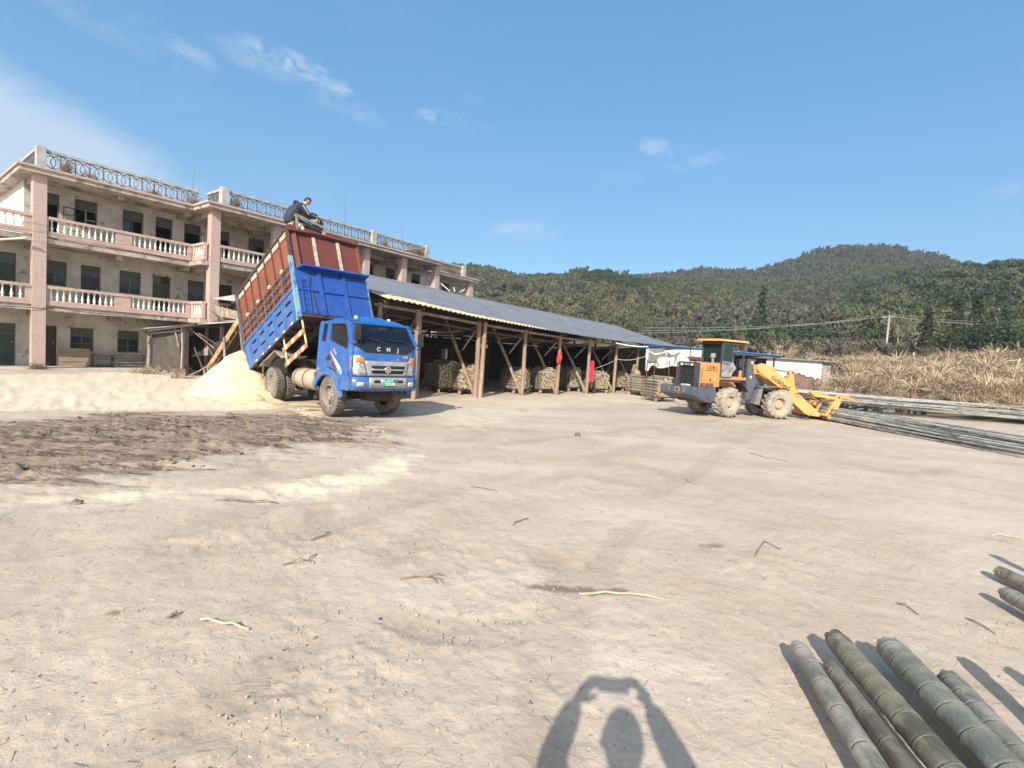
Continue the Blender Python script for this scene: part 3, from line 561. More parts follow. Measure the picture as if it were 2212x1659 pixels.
def tiles():
    m=bpy.data.materials.new('pink_mosaic_tile'); m.use_nodes=True; nt=m.node_tree; N=nt.nodes; L=nt.links; b=N['Principled BSDF']; b.inputs['Roughness'].default_value=.45
    tc=N.new('ShaderNodeTexCoord'); sx=N.new('ShaderNodeSeparateXYZ'); L.new(tc.outputs['Object'],sx.inputs[0]); ad=N.new('ShaderNodeMath'); ad.operation='ADD'; L.new(sx.outputs[0],ad.inputs[0]); L.new(sx.outputs[1],ad.inputs[1]); cb=N.new('ShaderNodeCombineXYZ'); L.new(ad.outputs[0],cb.inputs[0]); L.new(sx.outputs[2],cb.inputs[1])
    br=N.new('ShaderNodeTexBrick'); br.offset=0; br.inputs['Scale'].default_value=1; br.inputs['Brick Width'].default_value=.046; br.inputs['Row Height'].default_value=.20; br.inputs['Mortar Size'].default_value=.0035; br.inputs['Mortar Smooth'].default_value=.3
    br.inputs['Color1'].default_value=(.55,.41,.365,1); br.inputs['Color2'].default_value=(.50,.37,.325,1); br.inputs['Mortar'].default_value=(.34,.24,.215,1); L.new(cb.outputs[0],br.inputs['Vector'])
    n=N.new('ShaderNodeTexNoise'); n.inputs['Scale'].default_value=1.7; n.inputs['Detail'].default_value=6; L.new(tc.outputs['Object'],n.inputs['Vector']); mr=N.new('ShaderNodeMapRange'); L.new(n.outputs[0],mr.inputs[0]); mr.inputs[1].default_value=.52; mr.inputs[2].default_value=.75; mr.inputs[4].default_value=.55
    mx=N.new('ShaderNodeMix'); mx.data_type='RGBA'; L.new(mr.outputs[0],mx.inputs[0]); L.new(br.outputs[0],mx.inputs[6]); mx.inputs[7].default_value=(.40,.29,.23,1); L.new(mx.outputs[2],b.inputs['Base Color']); return m
TILE=tiles()
BL=empty('school_building',(B0.x,B0.y,0),PI/2-BA,label='old pink and cream three-storey school building with open corridors and roof railing',cat='building')
class BB(MB):      # boxes in building coordinates: s along the front, t outwards, z up (local y = -t)
    def b(s,s0,s1,t0,t1,z0,z1): return s.box(s0,s1,-t1,-t0,z0,z1)
def roofpoly(mb,k,z0,z1):   # slab outline with its steps; k = how much it is drawn in
    for s0,s1,t1 in ((-.64+k,5.5+k,.35-k),(5.5+k,20.95-k,2.03-k),(20.95-k,28.4-k,-1.0-k)): mb.b(s0,s1,-9+k,t1,z0,z1)
roofpoly(BB(),0,0,0)
b=BB(); roofpoly(b,0,8.04,8.13); b.build('roof_edge_band',PINK,BL)
b=BB(); roofpoly(b,.07,7.86,8.037); b.build('roof',CEIL,BL)
# corridor beams
def beam(*q): BB().b(*q).build('ceiling_beam',CEIL,BL)
for s in (-.05,2.75,5.5): beam(s,s+.22,-1.7,-.3,7.66,7.857)
for s in (6.02,9.08,11.85,14.75,17.75,20.8): beam(s,s+.22,-1.7,-.26,7.6,7.857); beam(s,s+.22,.01,1.2,7.6,7.857)
beam(6.3,20.7,-.25,.0,7.66,7.857)
for s in (-3.5,-.05,2.75,5.5): beam(s,s+.22,-1.7,-.4,5.0,5.2); beam(s,s+.22,-1.7,-.4,2.22,2.41)
for s in (6.02,9.08,11.85,14.75,17.75): beam(s,s+.22,-1.7,1.2,4.97,5.2)
# floor slabs
for z in (2.42,5.2):
    b=BB(); b.b(-12,5.55,-9,-.06,z,z+.2); b.b(5.55,20.9,-9,1.4,z,z+.2); b.b(20.9,28,-9,-1.45,z,z+.2); b.build('floor_slab',CEIL,BL)
    for (s0,s1,t) in ((-12,-.14,-.04),(.29,5.62,-.04),(5.75,20.9,1.42)):
        b=BB()
        n=int((s1-s0)/.35); 
        for i in range(n):
            q0=s0+(s1-s0)*i/n; q1=s0+(s1-s0)*(i+1)/n; w=random.uniform(0,.05); b.b(q0,q1,t-.18,t-w,z-.0+random.uniform(0,.03),z+.215)
        b.build('slab_edge',CONC,BL)
b=BB(); b.b(-12,5.6,-9,.12,-.6,.05); b.b(5.6,21,-9,1.6,-.6,.05); b.b(21,28,-9,-1.3,-.6,.05); b.build('plinth',M('plinth_concrete',(.60,.56,.49),(.46,.42,.36),s=2,bump=.3),BL)
# walls with real openings
def wall(name,mat,s0,s1,z0,z1,holes,t=-1.7,th=.22):
    xs=sorted({s0,s1,*[h[0] for h in holes],*[h[1] for h in holes]}); zs=sorted({z0,z1,*[h[2] for h in holes],*[h[3] for h in holes]}); b=BB()
    for x0,x1 in zip(xs,xs[1:]):
        for a,c in zip(zs,zs[1:]):
            if any(h[0]<=x0 and h[1]>=x1 and h[2]<=a and h[3]>=c for h in holes): continue
            b.add([(x0,-t,a),(x1,-t,a),(x1,-t,c),(x0,-t,c)],[(0,1,2,3)]); b.add([(x0,-t+th,a),(x1,-t+th,a),(x1,-t+th,c),(x0,-t+th,c)],[(3,2,1,0)])
    for h in holes:
        a0,a1,c0,c1=h[:4]; P=[(a0,c0),(a1,c0),(a1,c1),(a0,c1)]
        for i in range(4):
            (u0,w0),(u1,w1)=P[i],P[(i+1)%4]; b.add([(u0,-t,w0),(u1,-t,w1),(u1,-t+th,w1),(u0,-t+th,w0)],[(0,1,2,3)])
    return b.build(name,mat,BL,fix=False)
H3=[(.47,1.01,5.4,7.57,'door'),(1.52,2.33,6.35,7.57,'open'),(3.28,4.12,6.35,7.57,'half'),(4.62,5.37,5.4,7.57,'void'),(5.89,6.68,5.4,7.57,'void'),(7.35,8.14,5.4,7.57,'void'),(9.14,10.06,6.4,7.55,'half'),(11.2,12.,6.35,7.57,'half'),(13,13.8,5.4,7.57,'void'),(14.6,15.4,6.35,7.57,'half'),(16.95,17.78,6.35,7.57,'half'),(18.86,19.72,6.35,7.57,'half'),(21.3,22.2,5.4,7.57,'void')]
H2=[(-1.7,-.35,2.62,4.76,'gdoor'),(.5,1.28,3.6,4.68,'win'),(1.77,2.49,2.62,4.68,'bdoor'),(3.2,4.06,3.6,4.68,'win'),(4.55,5.34,2.62,4.68,'gdoor'),(6.12,6.95,3.6,4.68,'win'),(7.6,8.35,2.62,4.68,'mdoor'),(9.2,10.,3.6,4.68,'win')]
H1=[(-1.75,-.35,.05,1.82,'gdoor'),(.45,.97,.05,1.82,'mdoor'),(1.43,2.27,.76,1.81,'win'),(3.17,4.04,.76,1.81,'win'),(5.75,6.45,.05,1.75,'mdoor'),(7.4,8.2,.76,1.8,'win')]
wall('wall',CREAM,-.12,24.3,5.4,7.87,H3); wall('wall',CREAM,-12,24.3,2.62,5.2,H2); wall('wall',CREAM,-12,24.3,.05,2.42,H1)
b=BB(); b.b(-.14,.0,-9,-1.72,5.4,7.86); b.build('side_wall',M('white_side_wall',(.72,.71,.66),(.62,.60,.54),s=1.5,c3=(.42,.39,.33),s3=1.4,thr3=(.6,.75),bump=.2),BL)
b=BB(); b.b(-12,28,-9.1,-8.9,0,7.86); b.b(24.1,24.3,-8.9,-1.75,0,7.86); b.build('rear_wall',CREAM,BL)
wall('wall',M('recess_wall',(.50,.46,.42),(.38,.34,.30),s=2,bump=.3),24.3,27.1,2,7.86,[(25.9,26.73,5.4,7.6,'void')],t=-3.0); b=BB(); b.b(26.95,27.1,-8.9,-3.25,0,7.86); b.build('side_wall',CREAM,BL)
H3.append((25.9,26.73,5.4,7.6,'void'))
def opening(h):
    a0,a1,c0,c1,k=h; t=-1.78 if a0<24.3 or k!='void' else -3.08
    def fr(nm,mat,extra=None,u=.05):
        b=BB(); b.b(a0+.003,a0+u,t-.06,t,c0+.003,c1-.003); b.b(a1-u,a1-.003,t-.06,t,c0+.003,c1-.003); b.b(a0+u,a1-u,t-.06,t,c1-u,c1-.003); b.b(a0+u,a1-u,t-.06,t,c0+.003,c0+u)
        if extra: extra(b)
        return b.build(nm,mat,BL)
    if k in('win','open','half'):
        tr=c1-.36*(c1-c0)
        def ex(b):
            m_=(a0+a1)/2; b.b(a0+.05,a1-.05,t-.055,t-.005,tr-.02,tr+.03)
            if k=='win': b.b(m_-.03,m_+.03,t-.05,t,c0+.05,tr-.02); b.b(a0+.06,a1-.06,t-.045,t-.012,(c0+tr)/2-.012,(c0+tr)/2+.012); b.b(m_-.015,m_+.015,t-.05,t-.01,tr+.03,c1-.05)
        w=fr('window',WOODG,ex)
        p=BB(); p.b(a0+.05,a1-.05,t-.04,t-.03,tr+.03,c1-.05); p.build('pane',M('dusty_panel',(.075,.075,.068),(.05,.05,.046),s=6),w)
        if k=='win': p=BB(); p.b(a0+.05,a1-.05,t-.036,t-.028,c0+.05,tr-.02); p.build('pane',GLASS,w)
        if k=='half': p=BB(); p.b(a0+.05,a0+.05+(a1-a0)*.45,t-.12,t-.1,c0+.05,tr-.02); p.b((a0+a1)/2-.03,(a0+a1)/2+.02,t-.05,t,c0+.05,tr-.02); p.build('pane',GLASS,w)
        if k=='open':
            p=BB(); hgt=tr-c0-.1; z0=c0+.08; W_=.40; x=a0+.0
            for q in ((x-W_,x-W_+.04,z0,z0+hgt),(x-.04,x,z0,z0+hgt),(x-W_,x,z0,z0+.04),(x-W_,x,z0+hgt-.04,z0+hgt),(x-W_,x,z0+hgt*.5-.012,z0+hgt*.5+.012)): p.b(q[0],q[1],t+.12,t+.15,q[2],q[3])
            p.build('window_sash',WOODG,w); p=BB(); p.b((a0+a1)/2+.02,a1-.06,t-.05,t-.02,c0+.05,c0+.09); p.b((a0+a1)/2-.02,(a0+a1)/2+.02,t-.05,t-.0,c0+.05,tr); p.b((a0+a1)/2+.02,a1-.06,t-.05,t-.02,c0+.36,c0+.40); p.build('window_sash',M('white_frame_paint',(.42,.42,.40),(.3,.3,.28),s=9),w)
    else:
        mat={'mdoor':DARKR,'gdoor':DGREEN,'bdoor':DBLUE,'door':WOODG,'void':WOODG}[k]
        tr=c1-.45
        w=fr('door',WOODG if k!='mdoor' else DARKR,lambda b:b.b(a0+.05,a1-.05,t-.055,t-.005,tr-.02,tr+.03) if k!='mdoor' else None,.045)
        if k!='mdoor': p=BB(); p.b(a0+.045,a1-.045,t-.04,t-.03,tr+.03,c1-.045); p.build('pane',M('dusty_panel',(.09,.09,.08)) if k!='gdoor' else GLASS,w)
        if k not in('void','door'):
            p=BB(); p.b(a0+.05,a1-.05,t-.05,t-.02,c0+.05,(tr-.025 if k!='mdoor' else c1-.05)); p.b(a0+.12,a1-.12,t-.02,t-.012,c0+.15,c0+.8); p.build('door_leaf',mat,w); p=BB(); p.b(a1-.13,a1-.10,t-.0,t+.03,c0+.95,c0+1.02); p.build('handle',GREYC,w)
        else: p=BB(); p.b(a0+.05,a0+.08,t-.75,t-.06,c0+.05,tr-.03); p.build('door_leaf',mat,w)
for h in H3+H2+H1: opening(h)
# columns
def column(s0,s1,t0,t1,z1=7.858,z0=.05):
    b=BB(); b.b(s0,s1,t0,t1,z0,z1); b.build('column',TILE,BL,bevel=.008)
column(-.14,.29,-.36,.06)
for s in (5.89,8.97,11.75,14.65,17.65,20.7): column(s,s+.43,1.08,1.50)
column(27.45,27.95,-1.75,-1.33)
b=BB(); b.b(-3.5,-3.1,-.36,.06,.05,5.2); b.build('column',TILE,BL)
# balustrades
BP=[(.045,0),(.045,.03),(.03,.05),(.048,.09),(.055,.14),(.042,.20),(.024,.27),(.030,.33),(.022,.36),(.034,.42),(.045,.45),(.045,.475)]
def balu():
    m=MB(); m.lathe(BP,10,'z'); m.add([],[]); o=m.build('baluster',WHITE,None,True); return o.data,o
bal_me,_o=balu(); bpy.data.objects.remove(_o)
def rail(zf,s0,s1,t,gaps,perp=False,name='balustrade'):
    """zf = bottom of the pink band; gaps = (from,to,count) openings filled with balusters"""
    b=BB(); f=(lambda a,c,u0,u1,z0,z1: b.b(a,c,t+u0,t+u1,z0,z1)) if not perp else (lambda a,c,u0,u1,z0,z1: b.b(t+u0,t+u1,a,c,z0,z1))
    f(s0,s1,-.16,0,zf,zf+.225); f(s0,s1,-.18,.03,zf+.70,zf+.82)
    cur=s0
    for g0,g1,n in gaps+[(s1,s1,0)]:
        if g0>cur: f(cur,g0,-.15,-.01,zf+.225,zf+.70)
        cur=g1
    o=b.build(name,PINK,BL,bevel=.006)
    for g0,g1,n in gaps:
        for i in range(n):
            q=bpy.data.objects.new('baluster',bal_me); COL.objects.link(q); q.parent=o; c=g0+(g1-g0)*(i+.5)/n
            q.location=(c,-(t-.08),zf+.225) if not perp else (t-.08,-c,zf+.225); q.rotation_euler=(0,0,random.uniform(0,1)); q.scale=(1,1,1)
for zf in (2.64,5.45):
    rail(zf,.29,5.65,0,[(.36,2.60,11),(3.2,5.46,11)])
    rail(zf,.02,1.34,5.81,[(.22,1.2,5)],True)
    rail(zf,6.32,8.97,1.47,[(6.42,8.8,10)])
    rail(zf,-3.1,-.14,0,[(-2.9,-.33,11 if zf>3 else 10)])
    rail(zf,-6.5,-3.5,0,[(-6.2,-3.7,11)])
for s0,s1 in ((9.4,11.75),(12.18,14.65),(15.08,17.65),(18.08,20.7)): rail(5.45,s0,s1,1.47,[])
rail(5.45,21.13,27.45,-1.36,[])
# roof railing: posts, top rail, lattice of overlapping rings
def arc(b,fr,cx,cz,r,z0,z1,x0,x1,w=.024):
    pts=[]; n=20
    for i in range(n):
        a0=2*PI*i/n; a1=2*PI*(i+1)/n; p0=(cx+r*math.cos(a0),cz+r*math.sin(a0)); p1=(cx+r*math.cos(a1),cz+r*math.sin(a1))
        if all(x0<=p[0]<=x1 and z0<=p[1]<=z1 for p in (p0,p1)): b.bar(fr(*p0),fr(*p1),w,.05,(fr(0,1)-fr(0,0)).cross(fr(1,0)-fr(0,0)))
def parapet(s0,s1,t,perp=False):
    fr=(lambda u,z: Vector((u,-t,z))) if not perp else (lambda u,z: Vector((t,-u,z)))
    b=BB(); f=(lambda a,c,z0,z1,w=.05: b.b(a,c,t-w,t+w,z0,z1)) if not perp else (lambda a,c,z0,z1,w=.05: b.b(t-w,t+w,a,c,z0,z1))
    f(s0,s1,8.82,8.93,.07); f(s0,s1,8.132,8.17,.05); o=b.build('roof_railing',GREYC,BL)
    b=BB(); n=max(1,round((s1-s0)/.475)); w=(s1-s0)/n
    for i in range(n+1):
        if i in(0,n): continue
        f(s0+w*i-.02,s0+w*i+.02,8.17,8.8,.025)
    for i in range(n):
        c=s0+w*(i+.5); arc(b,fr,c,8.485,.25,8.17,8.8,s0,s1); arc(b,fr,c-w/2,8.485,.315,8.17,8.8,s0,s1)
    arc(b,fr,s1,8.485,.315,8.17,8.8,s0,s1); b.build('ring_lattice',GREYL,o)
def post(s0,s1,t0,t1): b=BB(); b.b(s0,s1,t0,t1,8.13,8.99); b.build('railing_post',M('post_plaster',(.47,.46,.44),(.37,.36,.34),s=3,bump=.3),BL,bevel=.01)
post(-.06,.24,-.2,.1); parapet(.24,5.9,-.05); parapet(-8.9,-.2,.02,True)
post(6.2,6.55,1.45,1.8); parapet(.0,1.45,6.3,True); parapet(6.55,14.95,1.62); post(14.95,15.28,1.45,1.8); parapet(15.28,19.45,1.62); post(19.45,19.78,1.45,1.8); parapet(-1.3,1.45,19.65,True); parapet(19.7,26.3,-1.3); post(26.3,26.7,-1.45,-1.1)
# dried weeds growing on the roof edge
WEED=M('dry_weed',(.30,.23,.16),(.20,.155,.11),s=5,bump=0)
def weed(s,t,z,h,w,n,label,seed):
    random.seed(seed); b=MB()
    for i in range(n):
        a=random.uniform(0,2*PI); e=Vector((math.cos(a)*w*random.random(),math.sin(a)*w*random.random(),h*random.uniform(.4,1))); o=Vector((random.gauss(0,w*.25),random.gauss(0,w*.1),0)); m_=o+e*.5+Vector((random.gauss(0,.05),0,.04)); b.tube([o,m_,o+e],[.008,.006,.003],3,False)
        for j in range(3): q=o+e*random.uniform(.4,1); b.tube([q,q+Vector((random.gauss(0,.09),random.gauss(0,.06),random.uniform(-.03,.12)))],[.006,.003],3,False)
    o=b.build('weed',WEED); p=B0+Bd*s+Bn*t; o.location=(p.x,p.y,z); o.rotation_euler=(0,0,PI/2-BA); tag(o,label,'weed','dead weeds on the roof edge')
weed(.85,.1,8.13,.62,.34,60,'dark dead weed clump in the roof railing next to its leftmost post',1); weed(1.6,.15,8.13,.35,.3,30,'small dead weed on the roof edge, second from the leftmost railing post',2); weed(3.9,.15,8.13,.3,.35,35,'small dead weed in the middle of the first stretch of roof railing',3)
weed(5.55,.2,8.13,.5,.5,60,'dead weed clump at the inner corner where the roof railing steps forward',4); weed(6.85,1.75,8.13,.55,.3,90,'dense brown weed clump right of the post where the railing steps forward',5); weed(15.9,1.75,8.13,.5,.28,70,'brown weed clump right of the railing post above the tipper body',6)
weed(18.6,1.75,8.13,.62,.9,190,'tangled pale weeds filling the last bay of the forward roof railing',7); weed(24.8,-1.2,8.13,.5,1.2,150,'tangled pale weeds in the lower set-back roof railing at the far end',8); weed(-.05,.2,-.02,.3,.4,60,'dead weeds at the foot of the leftmost pink column',9)
# lightning rods
ROD=M('rod_steel',(.16,.17,.18),bump=0,rough=.5,metal=.6)
def rod(s,t,h,lean,label): p=B0+Bd*s+Bn*t; o=MB().tube([(0,0,0),(lean,0,h)],[.018,.010],6).build('lightning_rod',ROD); o.location=(p.x,p.y,8.13); o.rotation_euler=(0,0,PI/2-BA); tag(o,label,'lightning rod','lightning rods on the roof')
rod(5.55,.0,2.1,.12,'tall thin lightning rod at the inner corner of the roof railing'); rod(13.2,1.5,2.4,-.08,'tallest lightning rod, behind the railing above the tipper truck'); rod(17.7,1.5,1.6,-.25,'short leaning lightning rod above the last railing bay')
# waste pipe under the left balcony, wall lamp, pole, cables
b=BB(); b.tube([(-1.35,.12,4.95),(-.35,-.30,5.22)],.045,8); b.build('waste_pipe',M('pale_pipe',(.55,.52,.48),s=4),BL,True)
CAB=M('black_cable',(.03,.03,.03),bump=0,rough=.6)
def cable(pts,r,label,grp='cables on the school front',sag=.0):
    P=[]
    for a,c in zip(pts,pts[1:]):
        for i in range(9): t=i/8; q=Vector(a).lerp(Vector(c),t); q.z-=sag*4*t*(1-t); P.append(q)
    b=BB(); b.tube([(p[0],-p[1],p[2]) for p in P],r,5,False); o=b.build('cable',CAB); o.location=(B0.x,B0.y,0); o.rotation_euler=(0,0,PI/2-BA); tag(o,label,'cable',grp)
cable([(-9,.1,2.35),(-.1,.12,2.5),(.5,.05,2.62),(2.5,.06,2.5),(4.2,.05,2.42),(5.6,.04,2.5)],.014,'black cable sagging along the lowest slab edge of the school',sag=.05)
cable([(5.78,.9,5.9),(5.85,1.05,4.6),(5.8,1.1,3.5),(6.1,1.62,2.9),(6.3,1.7,2.75)],.016,'bundle of cables hanging down the column left of the tipper truck')
cable([(-9,-.8,6.02),(-.2,.2,5.86),(5.7,.2,5.72)],.007,'thin wire stretched across the top-floor balustrade')
cable([(-9,-.2,5.5),(-.2,.3,5.52),(5.9,1.6,5.6)],.007,'thin wire stretched just below the top-floor balustrade')
# board, bench and clutter in the ground floor corridor
def bpos(s,t,z=.05): p=B0+Bd*s+Bn*t; return (p.x,p.y,z)
RZ=PI/2-BA
o=MB(); o.T=Matrix.Rotation(R_(-8),4,'X'); o.box(0,1.08,-.012,.012,0,.83); o=o.build('plywood_board',M('plywood',(.34,.25,.17),(.27,.195,.13),s=3,stretch=(.5,1,2),bump=.1)); o.location=bpos(.95,-1.22); o.rotation_euler=(0,0,RZ); tag(o,'brown plywood board leaning between the maroon door and the first ground-floor window','board')
wb=empty('workbench',bpos(2.2,-1.15),RZ,label='long steel-framed workbench under the right ground-floor window',cat='workbench'); SG=M('grey_steel_frame',(.24,.26,.25),(.16,.17,.16),s=6,metal=.3,rough=.6)
b=MB(); b.box(-.02,2.1,0,.55,.52,.56); b.build('bench_top',M('bench_board',(.12,.11,.10),(.2,.18,.16),s=4),wb); 
b=MB(); b.box(0,2.05,.02,.5,.10,.13); b.box(.0,2.05,.0,.02,.23,.27); b.build('shelf',SG,wb)
for x in (0,.72,.80,2.0): b=MB(); b.box(x,x+.035,0,.035,0,.52); b.box(x,x+.035,.5,.535,0,.52); b.build('leg',SG,wb)
random.seed(4)
for i in range(9):
    b=MB(); x=.1+i*.22; h=random.uniform(.05,.13); w=random.uniform(.06,.13); b.lathe([(0,0),(w*.5,0),(w*.55,h*.6),(w*.35,h),(0,h)],8,'z'); o=b.build('scrap_lump',M('scrap_pale',(.42,.40,.36),(.15,.14,.13),s=8),None,True); p=bpos(2.2+x,-1.35,.611); o.location=p; tag(o,'small pale scrap piece lying on the workbench under the window','scrap','scrap pieces on the workbench')
# small upper lean-to roof with slats left of the truck
def corr(w,l,pitch,amp,th=.006,sag=0):
    """corrugated sheet, ribs along y; x 0..w, y 0..l"""
    n=int(w/pitch*8); m_=6; V=[];
    for i in range(n+1):
        x=w*i/n; z=amp*math.cos(2*PI*x/pitch)
        for j in range(m_+1): V.append((x,l*j/m_,z-sag*math.sin(PI*j/m_)))
    F=[(i*(m_+1)+j,(i+1)*(m_+1)+j,(i+1)*(m_+1)+j+1,i*(m_+1)+j+1) for i in range(n) for j in range(m_)]
    return V,F
def sheet(name,mat,V,F,parent,T):
    b=MB(); b.T=T; b.add(V,F); o=b.build(name,mat,parent,True,fix=False); s_=o.modifiers.new('s','SOLIDIFY'); s_.thickness=.008; return o
def plane_T(p00,p10,p01):
    """matrix taking (x,y) of a sheet to the plane through three points"""
    p00,p10,p01=map(Vector,(p00,p10,p01)); x=(p10-p00).normalized(); y=(p01-p00); y=(y-x*x.dot(y)).normalized(); z=x.cross(y); return Matrix(((x.x,y.x,z.x,p00.x),(x.y,y.y,z.y,p00.y),(x.z,y.z,z.z,p00.z),(0,0,0,1)))
ASB=M('fibre_cement_pale',(.50,.49,.46),(.38,.37,.35),s=2,c3=(.62,.56,.43),s3=.9,bump=.2,rough=.9)
POLEW=M('weathered_pole',(.34,.29,.23),(.22,.18,.14),s=5,stretch=(1,1,.3),bump=.4,rough=.9); DARKW=M('dark_timber',(.075,.055,.045),(.045,.035,.03),s=5,bump=.3); CLOTH=M('dusty_net_cloth',(.075,.064,.056),(.11,.094,.082),s=2.5,bump=.6,bs=240,rough=.98,c3=(.15,.13,.115),s3=.9)
def shelter():
    o=empty('lean_to_shelter',(B0.x,B0.y,0),RZ,label='low timber shelter with a corrugated roof and a dark cloth front, beside the school',cat='shelter')
    P=lambda s,t,z:(s,-t,z)
    V,F=corr(6.4,2.3,.15,.02,sag=.05); T=plane_T(P(3.55,-1.05,1.90),P(5.55,5.0,2.50),P(6.0,-1.6,2.42)); sheet('roof',ASB,V,F,o,T)
    for s,t,r,z1,mt in ((4.06,-.44,.085,1.86,POLEW),(4.09,3.38,.03,2.12,M('pale_bamboo_post',(.55,.50,.38),(.42,.38,.28),s=5))): MB().tube([P(s,t,-.1),P(s+.02,t+.02,z1*.5),P(s,t,z1)],[r,r*.95,r*.9],10).build('post',mt,o,True)
    b=MB(); b.bar(P(4.15,3.65,-.1),P(4.15,3.65,2.1),.17,.17); b.build('post',DARKW,o); b=MB(); b.bar(P(5.5,3.9,-.1),P(5.5,3.9,2.42),.12,.12); b.build('post',DARKW,o)
    b=MB(); b.bar(P(4.0,-.6,1.84),P(4.05,4.9,2.26),.10,.12); b.bar(P(4.0,-.45,1.84),P(5.9,-.9,2.1),.08,.1); b.bar(P(4.1,3.5,2.14),P(6.,3.2,2.45),.08,.1); b.build('roof_beam',DARKW,o)
    for p_,q_,r_ in ((P(4.0,-.42,1.25),P(4.05,.1,1.86),.022),(P(4.02,3.3,1.25),P(4.05,2.7,2.0),.03),(P(4.9,4.6,1.3),P(4.2,3.8,2.1),.02),(P(4.6,3.7,1.9),P(5.4,4.2,1.35),.03)): MB().tube([p_,q_],r_,6).build('brace',POLEW,o)
    n=44; m_=20; V=[];                                                     # cloth with hanging folds
    for i in range(n+1):
        for j in range(m_+1):
            u=i/n; v=j/m_; t=-.35+3.6*u; z=1.74+.22*u-(1.66+.22*u)*v; d=.05*math.sin(u*9+v*2)*v+.06*math.sin(3*u+5*v)+.05*math.exp(-((u-.35-.1*math.sin(6*v))/.08)**2)*math.sin(PI*v)
            V.append((4.12+.1*v+d,-t,z))
    F=[(i*(m_+1)+j,(i+1)*(m_+1)+j,(i+1)*(m_+1)+j+1,i*(m_+1)+j+1) for i in range(n) for j in range(m_)]; b=MB(); b.add(V,F); b.build('hanging_cloth',CLOTH,o,True,fix=False)
    b=MB(); b.box(5.9,5.96,-3.6,.3,0,2.2); b.build('back_panel',DARKW,o)
    b=MB(); b.bar(P(4.0,-.42,1.72),P(4.05,3.6,1.98),.05,.09); b.build('rail',DARKW,o)
shelter()
def upper_awning():
    o=empty('upper_awning',(B0.x,B0.y,0),RZ,label='small pale corrugated awning with a rack of slats, left of the tipped body',cat='awning'); P=lambda s,t,z:(s,-t,z)
    V,F=corr(2.2,1.5,.15,.018); sheet('roof',ASB,V,F,o,plane_T(P(6.0,1.62,3.62),P(6.6,3.9,3.50),P(7.2,1.5,3.95)))
    b=MB()
    for i in range(9): b.tube([P(6.1+.02*i,1.62,3.28-i*.055),P(6.5+.03*i,3.9,2.95-.045*i)],.018,5)
    b.build('slats',M('bamboo_slats',(.50,.44,.33),(.38,.33,.25),s=6),o); b=MB(); b.box(6.9,6.95,-4.0,-1.5,2.5,3.5); b.box(6.1,6.9,-4.0,-1.5,2.5,2.56); b.bar(P(6.7,2.4,2.5),P(6.7,2.4,3.62),.06,.06); b.build('rack_frame',DARKW,o)
upper_awning()
def conveyor():
    RY=M('rusty_yellow_steel',(.52,.36,.18),(.34,.17,.10),s=5,c3=(.13,.055,.04),s3=3.2,thr3=(.5,.62),bump=.3,rough=.8); RB=M('rust_dark',(.16,.075,.05),(.10,.05,.04),s=6,bump=.3)
    a=at(441,811)+Vector((0,0,.05)); a=Vector((a.x,a.y,.05)); c=atY(522,681,21.2); d=(c-a); e=a+d*1.35; s_=Vector((-d.y,d.x,0)).normalized()*-1
    o=empty('belt_conveyor',(a.x,a.y,0),label='rusty yellow inclined belt conveyor rising behind the tipped body',cat='conveyor'); A=Vector((0,0,.05)); E=e-Vector((a.x,a.y,0)); side=s_*-.55
    b=MB(); b.bar(A,E,.05,.26); b.build('side_beam',RY,o); b=MB(); b.bar(A+side*1.,E+side*1.,.05,.26); b.build('side_beam',RB,o); b=MB(); b.bar(A+side*.5-Vector((0,0,.0)),E+side*.5,.46,.03); b.build('belt',M('rubber_belt',(.05,.045,.04)),o)
    dn=Vector((0,0,-.42)); b=MB(); b.bar(A+dn+d*.04*0+Vector((.12,-.1,.1)),E+dn+Vector((.1,-.1,.0)),.05,.05)
    n=9
    for i in range(n): q=A.lerp(E,(i+.5)/n); b.bar(q,q+dn+Vector((.11,-.1,.05)),.035,.035)
    b.build('lower_rail',RB,o)
    b=MB(); q=A.lerp(E,.43); z=gz(a.x,a.y); b.tube([q+Vector((0,-.1,.15)),Vector((q.x+.35,q.y-.5,.2))],.05,7); q=A.lerp(E,.1); b.tube([q+Vector((0,-.1,.1)),Vector((q.x+.1,q.y-.1,-.1))],.04,7); q=A.lerp(E,.7); b.tube([q,Vector((q.x+.3,q.y+.1,0))],.05,7); b.tube([q+side,Vector((q.x,q.y,0))+side],.05,7); b.build('leg',POLEW,o,True)
conveyor()
